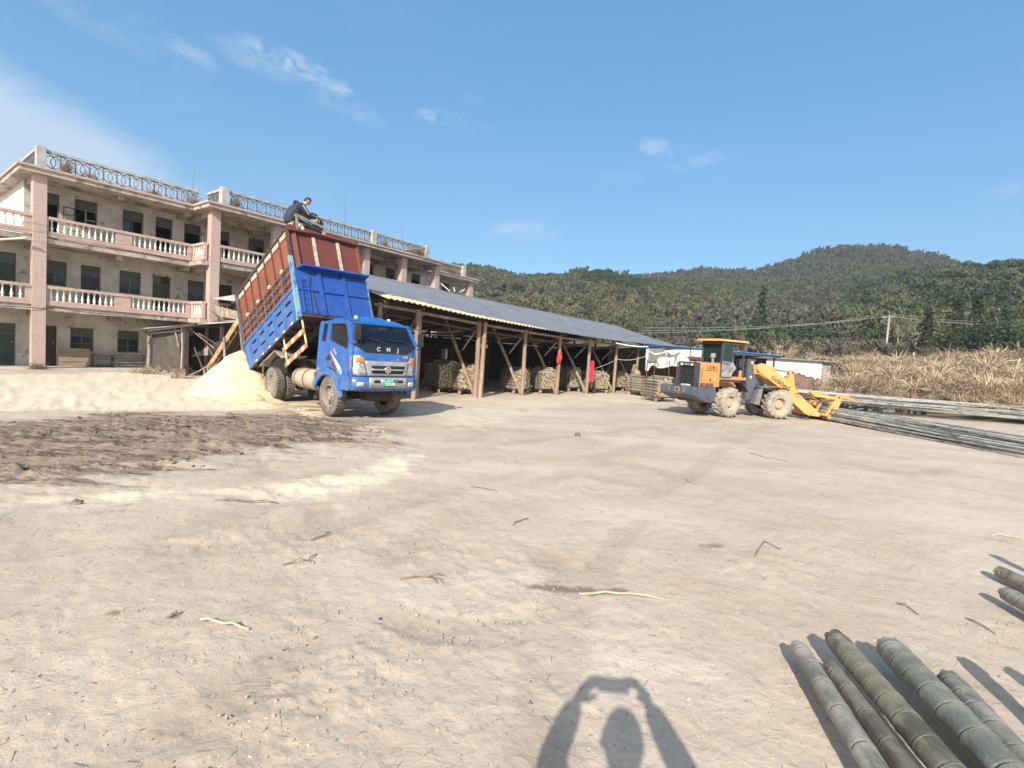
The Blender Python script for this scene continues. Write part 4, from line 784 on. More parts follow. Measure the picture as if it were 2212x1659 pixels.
def clutter():
    random.seed(12)
    c=B0+Bd*5.2+Bn*3.0
    for i in range(26):
        a=Vector((c.x+random.gauss(.2,.5),c.y+random.gauss(.1,.5),.02)); d=Vector((random.gauss(.35,.35),random.gauss(0,.35),random.uniform(.2,1))).normalized(); l=random.uniform(.7,1.9); b=MB(); b.tube([a,a+d*l*.5+Vector((0,0,-.03)),a+d*l],random.uniform(.012,.035),6); tag(b.build('scrap_pole',random.choice((DARKW,DARKW,POLEW)),None,True),'thin dark pole leaning in the heap under the shelter, beside the conveyor','pole','poles heaped under the shelter')
    for i,(x,y,r) in enumerate(((342,806,.09),(357,805,.13),(372,806,.08),(381,806,.10))):
        p=at(x,y); b=MB(); b.lathe([(0,-.5*r),(r*.7,-.4*r),(r,0),(r*.75,.45*r),(0,.6*r)],9,'z',(0,0,r*.45)); o=b.build('bag',M('white_bag' if i!=1 else 'grey_bag',(.66,.64,.56) if i!=1 else (.3,.28,.25),bump=.4,bs=20),None,True); o.location=(p.x,p.y,gz(p.x,p.y)); o.scale=(1.2,1,.8); tag(o,['small pale yellow bag at the foot of the cloth front','grey bundle among the bags at the foot of the cloth front','white bag, second from the right at the foot of the cloth','white bag nearest the rusty box, by the shelter post'][i],'bag')
    p=at(386,817); b=MB(); b.box(-.28,.22,-.2,.2,0,.38); b.T=None; b.build_=None; o=b.build('metal_box',M('rust_box',(.17,.10,.075),(.30,.25,.21),s=4,bump=.3),None,bevel=.02); o.location=(p.x-.05,p.y+.1,0); o.rotation_euler=(0,0,.6); tag(o,'rusty metal box standing in front of the shelter post','box')
    weed_p=at(300,806); random.seed(33); b=MB()
    for i in range(150):
        q=Vector((random.gauss(0,.45),random.gauss(0,.25),0)); e=Vector((random.gauss(0,.2),random.gauss(0,.2),random.uniform(.1,.42))); b.tube([q,q+e*.6+Vector((.02,0,.02)),q+e],[.008,.006,.003],3,False)
    o=b.build('weed',WEED); o.location=(weed_p.x+.35,weed_p.y,0); tag(o,'dead weed tangle on the ground at the left post of the shelter','weed')
clutter()
# ---------------------------------------------------------------- drying shed
SZ=PI/2-SA
def SP(s,n,z=0.): return (S0.x+Sd.x*s+Sn.x*n,S0.y+Sd.y*s+Sn.y*n,z)
def slocal(x,y): q=Vector((x,y,0))-S0; return q.dot(Sd),q.dot(Sn)
eave=lambda s: float(np.interp(s,(-7,-4,-.8,2.3,5,8,11,14,17,21),(3.42,3.36,3.19,3.10,3.04,2.98,2.98,3.03,3.08,3.1)))
ridge=lambda s: float(np.interp(s,(-7,0,4,8,12,16,20),(4.92,4.84,4.76,4.70,4.66,4.62,4.60)))
SH=empty('drying_shed',tuple(S0),SZ,label='long open timber shed with a dark corrugated roof, where bamboo is stored',cat='shed')
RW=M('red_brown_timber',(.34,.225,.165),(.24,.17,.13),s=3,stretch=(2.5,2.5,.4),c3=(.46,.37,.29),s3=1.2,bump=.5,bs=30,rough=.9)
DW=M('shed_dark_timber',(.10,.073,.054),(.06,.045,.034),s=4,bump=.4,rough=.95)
def roofsheet():
    m=bpy.data.materials.new('grey_roof_sheet'); m.use_nodes=True; nt=m.node_tree; N=nt.nodes; L=nt.links; b=N['Principled BSDF']; b.inputs['Roughness'].default_value=.85; b.inputs['Specular IOR Level'].default_value=.25
    tc=N.new('ShaderNodeTexCoord').outputs['Object']
    def ns(s_,d=5): q=N.new('ShaderNodeTexNoise'); q.inputs['Scale'].default_value=s_; q.inputs['Detail'].default_value=d; q.inputs['Roughness'].default_value=.65; L.new(tc,q.inputs['Vector']); return q.outputs[0]
    def sm(v,a,c): r=N.new('ShaderNodeMapRange'); r.interpolation_type='SMOOTHSTEP'; L.new(v,r.inputs[0]); r.inputs[1].default_value=a; r.inputs[2].default_value=c; return r.outputs[0]
    def mix(f,a,c):
        x=N.new('ShaderNodeMix'); x.data_type='RGBA'; L.new(f,x.inputs[0])
        for i,v in ((6,a),(7,c)):
            if hasattr(v,'node'): L.new(v,x.inputs[i])
            else: x.inputs[i].default_value=(*v,1)
        return x.outputs[2]
    c=mix(sm(ns(1.2),.35,.65),(.125,.138,.17),(.16,.172,.205)); c=mix(sm(ns(22,3),.58,.7),c,(.19,.20,.22)); c=mix(sm(ns(3.5),.6,.72),c,(.085,.09,.11))
    at_=N.new('ShaderNodeAttribute'); at_.attribute_name='dust'; ad=N.new('ShaderNodeMath'); ad.operation='ADD'; L.new(at_.outputs['Fac'],ad.inputs[0]); L.new(ns(6,6),ad.inputs[1]); c=mix(sm(ad.outputs[0],.92,1.12),c,(.58,.48,.31)); L.new(c,b.inputs['Base Color'])
    def slope(n0,n1,zf,name):
        ns_=int(25/.24*8); K=14; S=np.linspace(-5.0,20,ns_+1); V=[];D=[]
        for i,s in enumerate(S):
            z0,z1=zf(s); a=.024*math.cos(2*PI*s/.24)
            for j in range(K+1):
                t=j/K; st=.014*(1-((t*6)%1)); V.append((s,-(n0+(n1-n0)*t),z0+(z1-z0)*t+a+st-.05*math.sin(PI*t))); D.append(max(0,min(1,max(0,1.12-t*(3.8+.5*max(0,s+4)))*max(0,1.15-max(0,s+3)/10.5))) if n0>0 else 0)
        o=mesh_np(name,np.array(V),gridF(ns_+1,K+1),m,SH,attrs=dict(dust=np.array(D))); q=o.modifiers.new('s','SOLIDIFY'); q.thickness=.01; q.offset=-1
    slope(.62,-4.8,lambda s:(eave(s),ridge(s)),'roof'); slope(-10.4,-4.8,lambda s:(3.02,ridge(s)-.005),'roof')
roofsheet()
POSTS=(-4.8,-3.2,0,3.05,5.82,8.62,11.6,14.4,17.2,19.8)
for i,s in enumerate(POSTS):
    h=eave(s)-.08
    def lg(n,r,mt,z1,s2=s,lean=.0): MB().tube([(s2,-n,-.15),(s2+.02,-n,z1*.5),(s2+lean,-n,z1)],[r,r*.95,r*.88],10).build('post',mt,SH,True)
    lg(.0,.105 if s==0 else .095,RW,h)
    if s==0: lg(.16,.10,RW,h,.14,.05)
    if s==-3.2: lg(-.1,.08,POLEW,h,s+.2)
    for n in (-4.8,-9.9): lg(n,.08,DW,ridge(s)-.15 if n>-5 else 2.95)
    b=MB(); b.tube([(s+.05,.05,.0),(s-.02,1.0,1.6),(s-.05,1.95,h+.05)],[.075,.07,.06],8); b.build('brace',POLEW if i%2 else RW,SH,True)
    b=MB(); b.tube([(s,.9,1.9),(s+.1,.0,h-.05)],.04,6); b.build('brace',POLEW,SH,True)
    b=MB(); b.tube([(s+.0,1.6,h-.45),(s+.8,.5,h-.1)],.035,6); b.build('brace',POLEW,SH,True)
    b=MB(); b.bar((s,-.35,h+.0),(s,5.0,ridge(s)-.16),.09,.1); b.build('rafter',DW,SH); b=MB(); b.bar((s,10.2,2.9),(s,4.8,ridge(s)-.2),.09,.1); b.build('rafter',DW,SH); b=MB(); b.tube([(s,0,h-.3),(s,9.9,2.7)],.06,6); b.build('tie_beam',DW,SH,True)
for a,c in zip(POSTS,POSTS[1:]):
    b=MB(); b.tube([(a-.2,.06,eave(a)-.16),(c+.2,.04,eave(c)-.16)],.06,7); b.build('purlin',RW,SH,True)
    b=MB(); b.tube([(a-.1,.30,eave(a)-.42),(c+.1,.30,eave(c)-.42)],.045,7); b.build('purlin',DW,SH,True)
    for n,zz in ((-1.6,.55),(-3.2,1.1)): b=MB(); b.tube([(a-.2,-n,eave(a)+zz-.2),(c+.2,-n,eave(c)+zz-.2)],.045,6); b.build('purlin',DW,SH,True)
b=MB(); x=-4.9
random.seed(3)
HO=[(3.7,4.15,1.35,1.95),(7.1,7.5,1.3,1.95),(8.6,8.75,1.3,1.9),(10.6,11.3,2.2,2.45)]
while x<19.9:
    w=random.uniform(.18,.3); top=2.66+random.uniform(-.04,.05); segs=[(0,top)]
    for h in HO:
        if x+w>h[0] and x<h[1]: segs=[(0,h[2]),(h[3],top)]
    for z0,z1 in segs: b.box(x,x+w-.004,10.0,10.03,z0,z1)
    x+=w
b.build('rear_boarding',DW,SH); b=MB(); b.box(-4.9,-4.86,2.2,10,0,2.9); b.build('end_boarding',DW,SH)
b=MB(); b.box(19.9,19.95,1.2,10,0,2.8); b.build('end_boarding',DW,SH)
# debris lying on the roof near the school end
o=MB().tube([(0,0,0),(-.45,-.1,.35)],.03,6).tube([(.25,0,0),(.15,.2,.22)],.03,6).tube([(.5,.1,0),(.75,.0,.15)],.025,6).build('roof_litter',M('pale_pipe',(.55,.52,.48)),None,True); p=SP(2.4,-4.5,4.8); o.location=p; tag(o,'few pale sticks lying on the ridge of the shed roof','sticks')
# blue-edged lean-to at the far end, with hung sheets
LT=empty('blue_lean_to',(9.0,28.3,0),label='low lean-to with a bright blue sheet roof behind the yellow loader',cat='lean-to')
bx=atY(1432,745,28.3); ex=atY(1690,768,30.6); dv=Vector((ex.x-bx.x,ex.y-bx.y,0)); dl=dv.length; dn=Vector((-dv.y,dv.x,0)).normalized(); LT.location=(bx.x,bx.y,0); LT.rotation_euler=(0,0,math.atan2(dv.y,dv.x)); dz=ex.z-bx.z
BLUE=M('blue_sheet',(.03,.22,.60),(.04,.27,.66),s=4,rough=.5,bump=.1)
V,F=corr(dl,5.,.2,.02,sag=.03); V=[(x,y,z+bx.z+dz*x/dl-y*.045) for x,y,z in V]; b=MB(); b.add(V,F); q=b.build('roof',BLUE,LT,True,fix=False); q.modifiers.new('s','SOLIDIFY').thickness=.03
b=MB()
for x in (.4,2.6,5.0,dl-.3): b.tube([(x,.3,-.1),(x,.3,bx.z-.05)],.06,8)
b.v=[(a,c,d) for a,c,d in b.v]; 
for x in (.4,2.6,5.0,dl-.3): MB().tube([(x,.3,-.1),(x,.3,bx.z-.06+dz*x/dl)],.06,8).build('post',DW,LT,True)
b=MB(); b.bar((0,.12,bx.z-.12),(dl,.12,bx.z-.12+dz),.08,.12); b.build('fascia_beam',DW,LT); b=MB(); b.box(-1.,dl-.2,4.6,4.65,0,bx.z-.3); b.build('back_boarding',DW,LT); b=MB(); b.box(dl-1.2,dl-.2,1,4.4,0,2.6); b.build('dark_stack',M('black_sheet',(.02,.02,.022),bump=.2),LT)
# hung white-edged sheet
def hung():
    a=atY(1397,748,27.3); c=atY(1522,760,28.4); WS=M('white_sheet',(.62,.61,.585),(.52,.50,.46),s=3,bump=.3,bs=9,rough=.8); NT=M('grey_net',(.22,.20,.18),(.18,.165,.15),s=6,bump=.4,bs=160,rough=.95)
    o=empty('hung_sheet',(a.x,a.y,a.z),math.atan2(c.y-a.y,c.x-a.x),label='torn grey and white plastic sheet hung under the blue roof edge left of the loader',cat='plastic sheet'); Wd=math.hypot(c.x-a.x,c.y-a.y); k=28.
    def patch(name,mat,poly,off,amp=.03,n=34):
        # poly: top & bottom curves over x (in V px offsets from 1397,748)
        V=[];m_=14
        for i in range(n+1):
            u=poly[0][0]+(poly[0][-1]-poly[0][0])*i/n; t=np.interp(u,poly[0],poly[1]); bt=np.interp(u,poly[0],poly[2])
            for j in range(m_+1):
                v=t+(bt-t)*j/m_; x=u/125*Wd; z=-(v-u*.085)/39.5; V.append((x,-off+amp*math.sin(u*.35+v*.12)+amp*.5*math.sin(v*.4+u*.1),z))
        F=[(i*(m_+1)+j,(i+1)*(m_+1)+j,(i+1)*(m_+1)+j+1,i*(m_+1)+j+1) for i in range(n) for j in range(m_)]; b=MB(); b.add(V,F); b.build(name,mat,o,True,fix=False)
    patch('sheet',WS,([0,6,9,14,22,30,45,55,75,95,125],[6,5,5,6,8,9,9,8,8,8,10],[48,58,46,40,44,47,46,44,44,43,50]),0)
    patch('net_panel',NT,([3,12,22,32,39],[5,5,5,5,6],[33,34,33,33,34]),.10,.012); patch('net_panel',NT,([41,52,60,64],[16,18,16,14],[38,38,36,20]),.10,.012)
    patch('upper_strip',WS,([4,14,28,38],[10,15,14,10],[13,19,17,13]),.15,.02); patch('upper_strip',WS,([41,50,60,68],[9,10,9,8],[12,20,17,12]),.15,.02)
    patch('flap',WS,([20,24,32,44,50,55],[27,22,23,25,25,24],[46,47,47,45,42,40]),.2,.04)
hung()
# hanging things on the posts
def hang(x,y,Y,w,h,mat,label,name,cat,shape='cloth'):
    p=atY(x,y,Y); b=MB(); n=10; V=[]
    for i in range(n+1):
        for j in range(9):
            u=i/n-.5; v=j/8; ww=w*(.55+.45*min(1,v*2.2)) if shape=='cloth' else w*(.25+.75*math.sin(PI*min(1,v*.75)))
            V.append((u*ww,.06+.035*math.sin(u*14+v*2),-v*h*(1-.08*math.sin(u*7))))
    F=[(i*9+j,(i+1)*9+j,(i+1)*9+j+1,i*9+j+1) for i in range(n) for j in range(8)]; b.add(V,F); o=b.build(name,mat,None,True,fix=False); q=o.modifiers.new('s','SOLIDIFY'); q.thickness=.05 if shape!='cloth' else .02; o.location=p; tag(o,label,cat); return o
hang(1280.5,779.5,26.5,.26,1.12,M('red_towel_cloth',(.62,.045,.08),(.52,.03,.06),s=5,bump=.3,bs=20),'long pinkish red towel hanging beside a shed post','towel','towel')
hang(1209,758,24.9,.24,.58,M('red_bag_plastic',(.62,.05,.035),(.72,.12,.08),s=5,bump=.5,bs=12,rough=.4),'small red plastic bag hung on a shed post','plastic_bag','bag','bag')
jk=hang(1373,787,29.9,.45,1.,M('khaki_jacket',(.30,.235,.14),(.22,.17,.10),s=4,bump=.5,bs=9),'worn khaki jacket hung on the shed post with the straw hat','jacket','jacket')
p=atY(1377,808,29.4); b=MB(); b.lathe([(0,.14),(.08,.14),(.12,.1),(.13,.02),(.24,.0),(.25,-.02),(.13,-.01)],18,'y'); o=b.build('straw_hat',M('straw',(.42,.33,.2),(.30,.23,.13),s=30,bump=.4),None,True); o.location=(p.x,p.y,p.z); o.rotation_euler=(0,PI,.5); o.scale=(1,-1,1); tag(o,'round straw hat hanging on a shed post next to the khaki jacket','hat')
def rope(pts,r,mat,label,sag):
    P=[]; a,c=Vector(pts[0]),Vector(pts[1])
    for i in range(12): t=i/11; q=a.lerp(c,t); q.z-=4*sag*t*(1-t); P.append(q)
    tag(MB().tube(P,r,5).build('rope',mat,None,True),label,'rope')
rope((atY(1331,741,27.7),atY(1400,749,27.6)),.03,M('white_pipe',(.75,.75,.73),bump=0),'thick white line slung under the eave towards the hung sheet',.06); rope((atY(1334,776,28.9),atY(1397,769,27.5)),.018,M('pale_rope',(.42,.42,.40),bump=0),'grey rope slung between the last shed posts at head height',.12); rope((atY(1286,796,27),atY(1326,780,28.8)),.015,M('pale_rope',(.4,.4,.4)),'grey rope slanting up between the towel post and the next post',.02)

# bamboo sticks on trolleys
STK=M('cut_bamboo_grey',(.31,.295,.24),(.22,.21,.17),s=4,stretch=(1,1,1),rnd=.3,bump=.2,bs=40,c3=(.36,.31,.2),s3=1.2); END=M('cut_bamboo_end',(.76,.62,.40),(.62,.48,.28),s=12,bump=.2,rnd=.2); HOLL=M('bamboo_hollow',(.16,.10,.05),bump=0)
def stickgeo(b,x,y0,z,L_,r,n=7):
    b.k=0; b.tube([(x,y0,z),(x+random.uniform(-.006,.006),y0+L_,z+random.uniform(-.005,.005))],r,n,False)
    for yy in (y0,y0+L_):
        b.k=1; o=[(x+r*math.cos(2*PI*k/n),yy,z+r*math.sin(2*PI*k/n)) for k in range(n)]; i_=[(x+r*.5*math.cos(2*PI*k/n),yy,z+r*.5*math.sin(2*PI*k/n)) for k in range(n)]; b.add(o+i_,[(k,(k+1)%n,(k+1)%n+n,k+n) for k in range(n)]); b.k=2; b.add([(v[0],yy+(.02 if yy==y0 else -.02),v[2]) for v in i_],[tuple(range(n))])
    b.k=0
SM=[]
for r in (.034,.038,.042,.046): b=MB(); stickgeo(b,0,0,0,1.25,r,8); q=b.build('bamboo_stick',[STK,END,HOLL],None,fix=False); SM.append(q.data); bpy.data.objects.remove(q)
RUST=M('rusty_red_steel',(.20,.075,.045),(.12,.05,.035),s=6,bump=.3,rough=.85); RUB=M('trolley_wheel',(.48,.42,.34),(.30,.26,.22),s=8)
restM=MB(); nst=[0]
def trolley(px,py,w=1.12,L_=1.25,rows=13,label='',cat='trolley',single=False,high=0,rot=-.28,stakes=.55):
    c=at(px,py); s,n=slocal(c.x,c.y); t=empty('bamboo_trolley',(c.x,c.y,0),SZ+rot,label=label,cat='trolley')
    b=MB()
    for x in (.05,w-.05): b.bar((x,-.05,.22),(x,L_+.05,.22),.06,.06)
    for y in (.12,L_*.5,L_-.1): b.bar((0,y,.22),(w,y,.22),.05,.055)
    b.build('frame',RUST,t)
    for x in (.08,w-.08):
        for y in (.15,L_-.15): q=MB(); q.lathe([(.0,-.03),(.05,-.03),(.095,-.028),(.10,0),(.095,.028),(.05,.03),(0,.03)],16,'x',(x,y,.1)); q.build('wheel',RUB,t,True)
    for x,y in ((-.03,.3),(-.03,L_-.35),(w+.03,.3),(w+.03,L_-.35)): q=MB(); q.bar((x,y,.2),(x,y,.25+rows*.078+stakes*.3+high),.035,.035,(1,0,0)); q.build('stake',RUST,t)
    cols=int(w/.083); M4=Matrix.Translation((c.x,c.y,0))@Matrix.Rotation(SZ+rot,4,'Z')
    for j in range(rows+2):
        for i in range(cols):
            if j>=rows and not (.25*cols+ (j-rows)*1.5<i<.8*cols-(j-rows)*1.5): continue
            x=.05+(w-.1)*(i+.5*(j%2))/cols+random.uniform(-.012,.012); z=.295+j*.072+random.uniform(-.01,.01)+ .05*math.sin(PI*i/cols)*j/rows; y=random.gauss(0,.045)
            if single and nst[0]<300:
                nst[0]+=1; o=bpy.data.objects.new('bamboo_stick',random.choice(SM)); COL.objects.link(o); o.matrix_world=M4@Matrix.Translation((x,y,z))@Matrix.Rotation(random.uniform(-.02,.02),4,'Z'); tag(o,'short cut bamboo length stacked on '+('the trolley left of the double shed post' if nst[0]<=single[1] else 'the trolley just right of the dark shed opening'),'bamboo','cut bamboo lengths stacked on trolleys')
            else: restM.T=M4; stickgeo(restM,x,y,z,L_+random.uniform(-.03,.03),random.choice((.034,.038,.042)))
    return t
# order: nearest first
trolley(992,853,1.05,1.3,12,'rusty trolley of bamboo left of the double shed post, nearest the truck cab',single=(0,150))
N1=nst[0]
trolley(1110,851,.95,1.3,11,'rusty trolley of bamboo, first one right of the dark shed opening',single=(0,N1))
trolley(1168,850.5,1.05,1.3,12,'rusty trolley of bamboo under the post with the red bag'); trolley(946,849,1.3,1.6,13,'shaded trolley of bamboo behind the one left of the double post')
trolley(1229,846,.9,1.5,13,'shaded trolley of bamboo left of the towel post'); trolley(1284,849,1.1,1.4,11,'trolley of bamboo behind the red towel'); trolley(1326,844,1.,1.3,11,'shaded trolley of bamboo between the towel post and the jacket post')
trolley(1363,846,1.0,1.5,9,'low trolley of bamboo left of the post with the straw hat'); trolley(1395,857,1.0,1.5,9,'trolley of bamboo under the left end of the hung sheet')
trolley(1417,868,1.25,1.3,11,'rusty trolley of pale cut bamboo ends just behind the loader',high=.75,rot=-.55)
restM.T=None; tag(restM.build('bamboo_stick',[STK,END,HOLL],None,fix=False),'cut bamboo lengths stacked on the trolleys farther along the shed','bamboo','cut bamboo lengths stacked on trolleys','stuff')
# ---------------------------------------------------------------- blue tipper truck
from mathutils.geometry import tessellate_polygon
def panel(mb,outer,holes,fr,d0,d1):
    loops=[outer]+holes; pts=[p for l in loops for p in l]; tri=tessellate_polygon([[Vector((u,v,0)) for u,v in l] for l in loops]); n=len(pts)
    vs=[fr(u,v,d0) for u,v in pts]+[fr(u,v,d1) for u,v in pts]; fs=[tuple(t) for t in tri]+[tuple(i+n for i in reversed(t)) for t in tri]; k=0
    for l in loops:
        m=len(l); fs+=[(k+i,k+(i+1)%m,k+(i+1)%m+n,k+i+n) for i in range(m)]; k+=m
    mb.add(vs,fs)
def rpoly(x0,x1,z0,z1,r=.04,n=4):
    P=[]
    for cx,cz,a in ((x1-r,z1-r,0),(x0+r,z1-r,90),(x0+r,z0+r,180),(x1-r,z0+r,270)):
        for i in range(n+1): t=R_(a+90*i/n); P.append((cx+r*math.cos(t),cz+r*math.sin(t)))
    return P
def rounded(pts,r=.05,n=4):
    P=[]; m=len(pts)
    for i in range(m):
        a,b,c=Vector(pts[i-1]),Vector(pts[i]),Vector(pts[(i+1)%m]); u=(a-b); v=(c-b); k=min(r,u.length*.45,v.length*.45); p=b+u.normalized()*k; q=b+v.normalized()*k
        for j in range(n+1): t=j/n; P.append(tuple(p*(1-t)**2+b*2*t*(1-t)+q*t*t))
    return P
CB=M('cab_blue_paint',(.011,.105,.385),(.013,.122,.42),s=1.5,rough=.32,bump=.02,bs=8,c3=(.03,.12,.34),s3=3.2,thr3=(.48,.8),coat=.2,spec=.5)
BB_=M('body_blue_paint',(.010,.060,.29),(.014,.078,.32),s=2.2,rough=.6,bump=.12,bs=14,c3=(.16,.15,.22),s3=5.5,thr3=(.63,.72))
def dirt(m,z0,z1,col,amt,scale=6):
    nt=m.node_tree; N=nt.nodes; L=nt.links; b=N['Principled BSDF']; src=b.inputs['Base Color'].links[0].from_socket; tc=N.new('ShaderNodeTexCoord'); sp=N.new('ShaderNodeSeparateXYZ'); L.new(tc.outputs['Object'],sp.inputs[0]); ns=N.new('ShaderNodeTexNoise'); ns.inputs['Scale'].default_value=scale; ns.inputs['Detail'].default_value=7; ns.inputs['Roughness'].default_value=.7; L.new(tc.outputs['Object'],ns.inputs['Vector'])
    mr=N.new('ShaderNodeMapRange'); L.new(sp.outputs[2],mr.inputs[0]); mr.inputs[1].default_value=z1; mr.inputs[2].default_value=z0; mr.inputs[3].default_value=0; mr.inputs[4].default_value=1
    ad=N.new('ShaderNodeMath'); ad.operation='MULTIPLY_ADD'; L.new(ns.outputs[0],ad.inputs[0]); ad.inputs[1].default_value=1.6; ad.inputs[2].default_value=-.62; ml=N.new('ShaderNodeMath'); ml.operation='MULTIPLY'; ml.use_clamp=True; L.new(ad.outputs[0],ml.inputs[0]); L.new(mr.outputs[0],ml.inputs[1]); m2=N.new('ShaderNodeMath'); m2.operation='MULTIPLY'; L.new(ml.outputs[0],m2.inputs[0]); m2.inputs[1].default_value=amt
    mx=N.new('ShaderNodeMix'); mx.data_type='RGBA'; L.new(m2.outputs[0],mx.inputs[0]); L.new(src,mx.inputs[6]); mx.inputs[7].default_value=(*col,1); L.new(mx.outputs[2],b.inputs['Base Color'])
dirt(CB,.65,2.6,(.36,.30,.235),.85,5); dirt(BB_,-.5,4,(.30,.24,.19),.5,7)
FB=M('faded_blue_paint',(.042,.112,.33),(.08,.17,.36),s=2.6,thr=(.35,.7),rough=.65,bump=.15,bs=14,c3=(.26,.20,.20),s3=6,thr3=(.62,.7))
TQ=M('turquoise_old_paint',(.17,.33,.36),(.07,.17,.38),s=3.2,thr=(.5,.58),rough=.7,bump=.2,c3=(.30,.17,.11),s3=5,thr3=(.64,.7))
RD=M('red_oxide_sheet',(.27,.078,.042),(.20,.06,.037),s=1.2,c3=(.40,.16,.09),s3=4,thr3=(.55,.75),rough=.7,bump=.12,bs=18)
RDD=M('dark_red_sheet',(.14,.036,.029),(.115,.03,.026),s=1.6,c3=(.20,.07,.05),s3=5,thr3=(.6,.75),rough=.7,bump=.1,bs=18)
DK=M('dark_brown_steel',(.062,.038,.030),(.10,.055,.04),s=6,bump=.2,rough=.75); CRM=M('cream_strip',(.50,.45,.37),(.33,.29,.23),s=9,c3=(.25,.17,.12),s3=6,thr3=(.6,.7),bump=.3,bs=40)
BKP=M('black_plastic',(.022,.022,.024),(.04,.038,.036),s=4,rough=.5,bump=.05); CHR=M('silver_trim',(.42,.43,.44),(.36,.37,.38),s=5,rough=.35,metal=.35,bump=0); CHROME=M('chrome',(.8,.8,.8),rough=.15,metal=1,bump=0)
DUST=M('dusty_chassis',(.22,.165,.12),(.14,.10,.075),s=4,c3=(.30,.235,.175),s3=1.8,bump=.4,rough=.95); CHB=M('chassis_dark',(.06,.048,.04),(.035,.03,.027),s=5,bump=.3,rough=.9)
TYR=M('dusty_tyre',(.165,.145,.125),(.10,.088,.078),s=7,c3=(.22,.195,.165),s3=2.2,thr3=(.42,.62),bump=.3,bs=50,rough=.95); TYRD=M('tyre_tread',(.055,.05,.046),(.11,.095,.08),s=6,bump=.3,rough=.95); RIM=M('dusty_rim',(.30,.26,.215),(.22,.19,.16),s=5,bump=.2,rough=.8)
TR=empty('tipper_truck',(TO.x,TO.y,0),PI/2-TH,label='blue tipper truck with its tall red-sided body tipped up, dumping sawdust',cat='truck')
YC=-.08; HW=.93; LEAN=.045
def wheel(r,w,x,y,side,parent,name='wheel',dual=False,lugs=38,rimr=.56):
    """lathe about y; side=-1 outer face towards -y"""
    o=MB(); s=side; pr=[(r*rimr,-w*.42),(r*.64,-w*.5),(r*.80,-w*.52),(r*.93,-w*.48),(r*.975,-w*.40),(r*.98,0),(r*.975,w*.40),(r*.93,w*.48),(r*.80,w*.52),(r*.64,w*.5),(r*rimr,w*.42)]
    o.lathe(pr,44,'y',(x,y,r)); ty=o.build('tyre',TYR,None,45); wh=bpy.data.objects.new(name,None); bpy.data.objects.remove(wh)
    # rim is the part's own mesh
    q=MB(); q.lathe([(r*(rimr+.01),s*w*.44),(r*(rimr-.03),s*w*.46),(r*(rimr-.06),s*w*.38),(r*.47,s*w*.12),(r*.40,s*w*.10),(r*.24,s*(w*.30 if not dual else -w*.05)),(r*.22,s*(w*.42 if not dual else w*.12)),(r*.10,s*(w*.46 if not dual else w*.14)),(0,s*(w*.46 if not dual else w*.14))],32,'y',(x,y,r))
    for k in range(8):
        a=2*PI*k/8; c=(x+math.cos(a)*r*.29,y,r+math.sin(a)*r*.29); yy=s*(w*.26 if not dual else .0); q.tube([(c[0],y+yy,c[2]),(c[0],y+yy+s*.035,c[2])],.014*r/.5,6)
    rim=q.build(name,RIM,parent,35); ty.parent=rim; h=MB()
    for k in range(8):
        a=2*PI*(k+.5)/8; c=(x+math.cos(a)*r*.41,y+s*w*.115,r+math.sin(a)*r*.41); h.tube([(c[0],c[1],c[2]),(c[0],c[1]+s*.01,c[2])],.034*r/.5,10)
    if not dual: h.build('rim_hole',M('black_gap',(.012,.011,.01),bump=0),rim)
    t=MB()
    for k in range(lugs):
        for sg in (-1,1):
            a=2*PI*(k+.25*sg)/lugs; T=Matrix.Translation((x,y,r))@Matrix.Rotation(a,4,'Y')@Matrix.Rotation(R_(18*sg),4,'Z' if False else 'X')
            T=Matrix.Translation((x,y,r))@Matrix.Rotation(a,4,'Y'); t.T=T; t.hexa([(-.018,sg*w*.05,r*.955),(.022,sg*w*.05,r*.955),(.030,sg*w*.47,r*.93),(-.012,sg*w*.47,r*.93),(-.016,sg*w*.05,r*1.0),(.018,sg*w*.05,r*1.0),(.026,sg*w*.46,r*.985),(-.008,sg*w*.46,r*.985)])
    t.build('tread',TYRD,rim); return rim
wheel(.51,.26,-.18,YC-.78,-1,TR); wheel(.51,.26,-.18,YC+.78,1,TR)
for s_ in (-1,1): wheel(.51,.25,-3.86,YC+s_*.80,s_,TR,dual=True); wheel(.51,.25,-3.86,YC+s_*.50,s_,TR,dual=True)
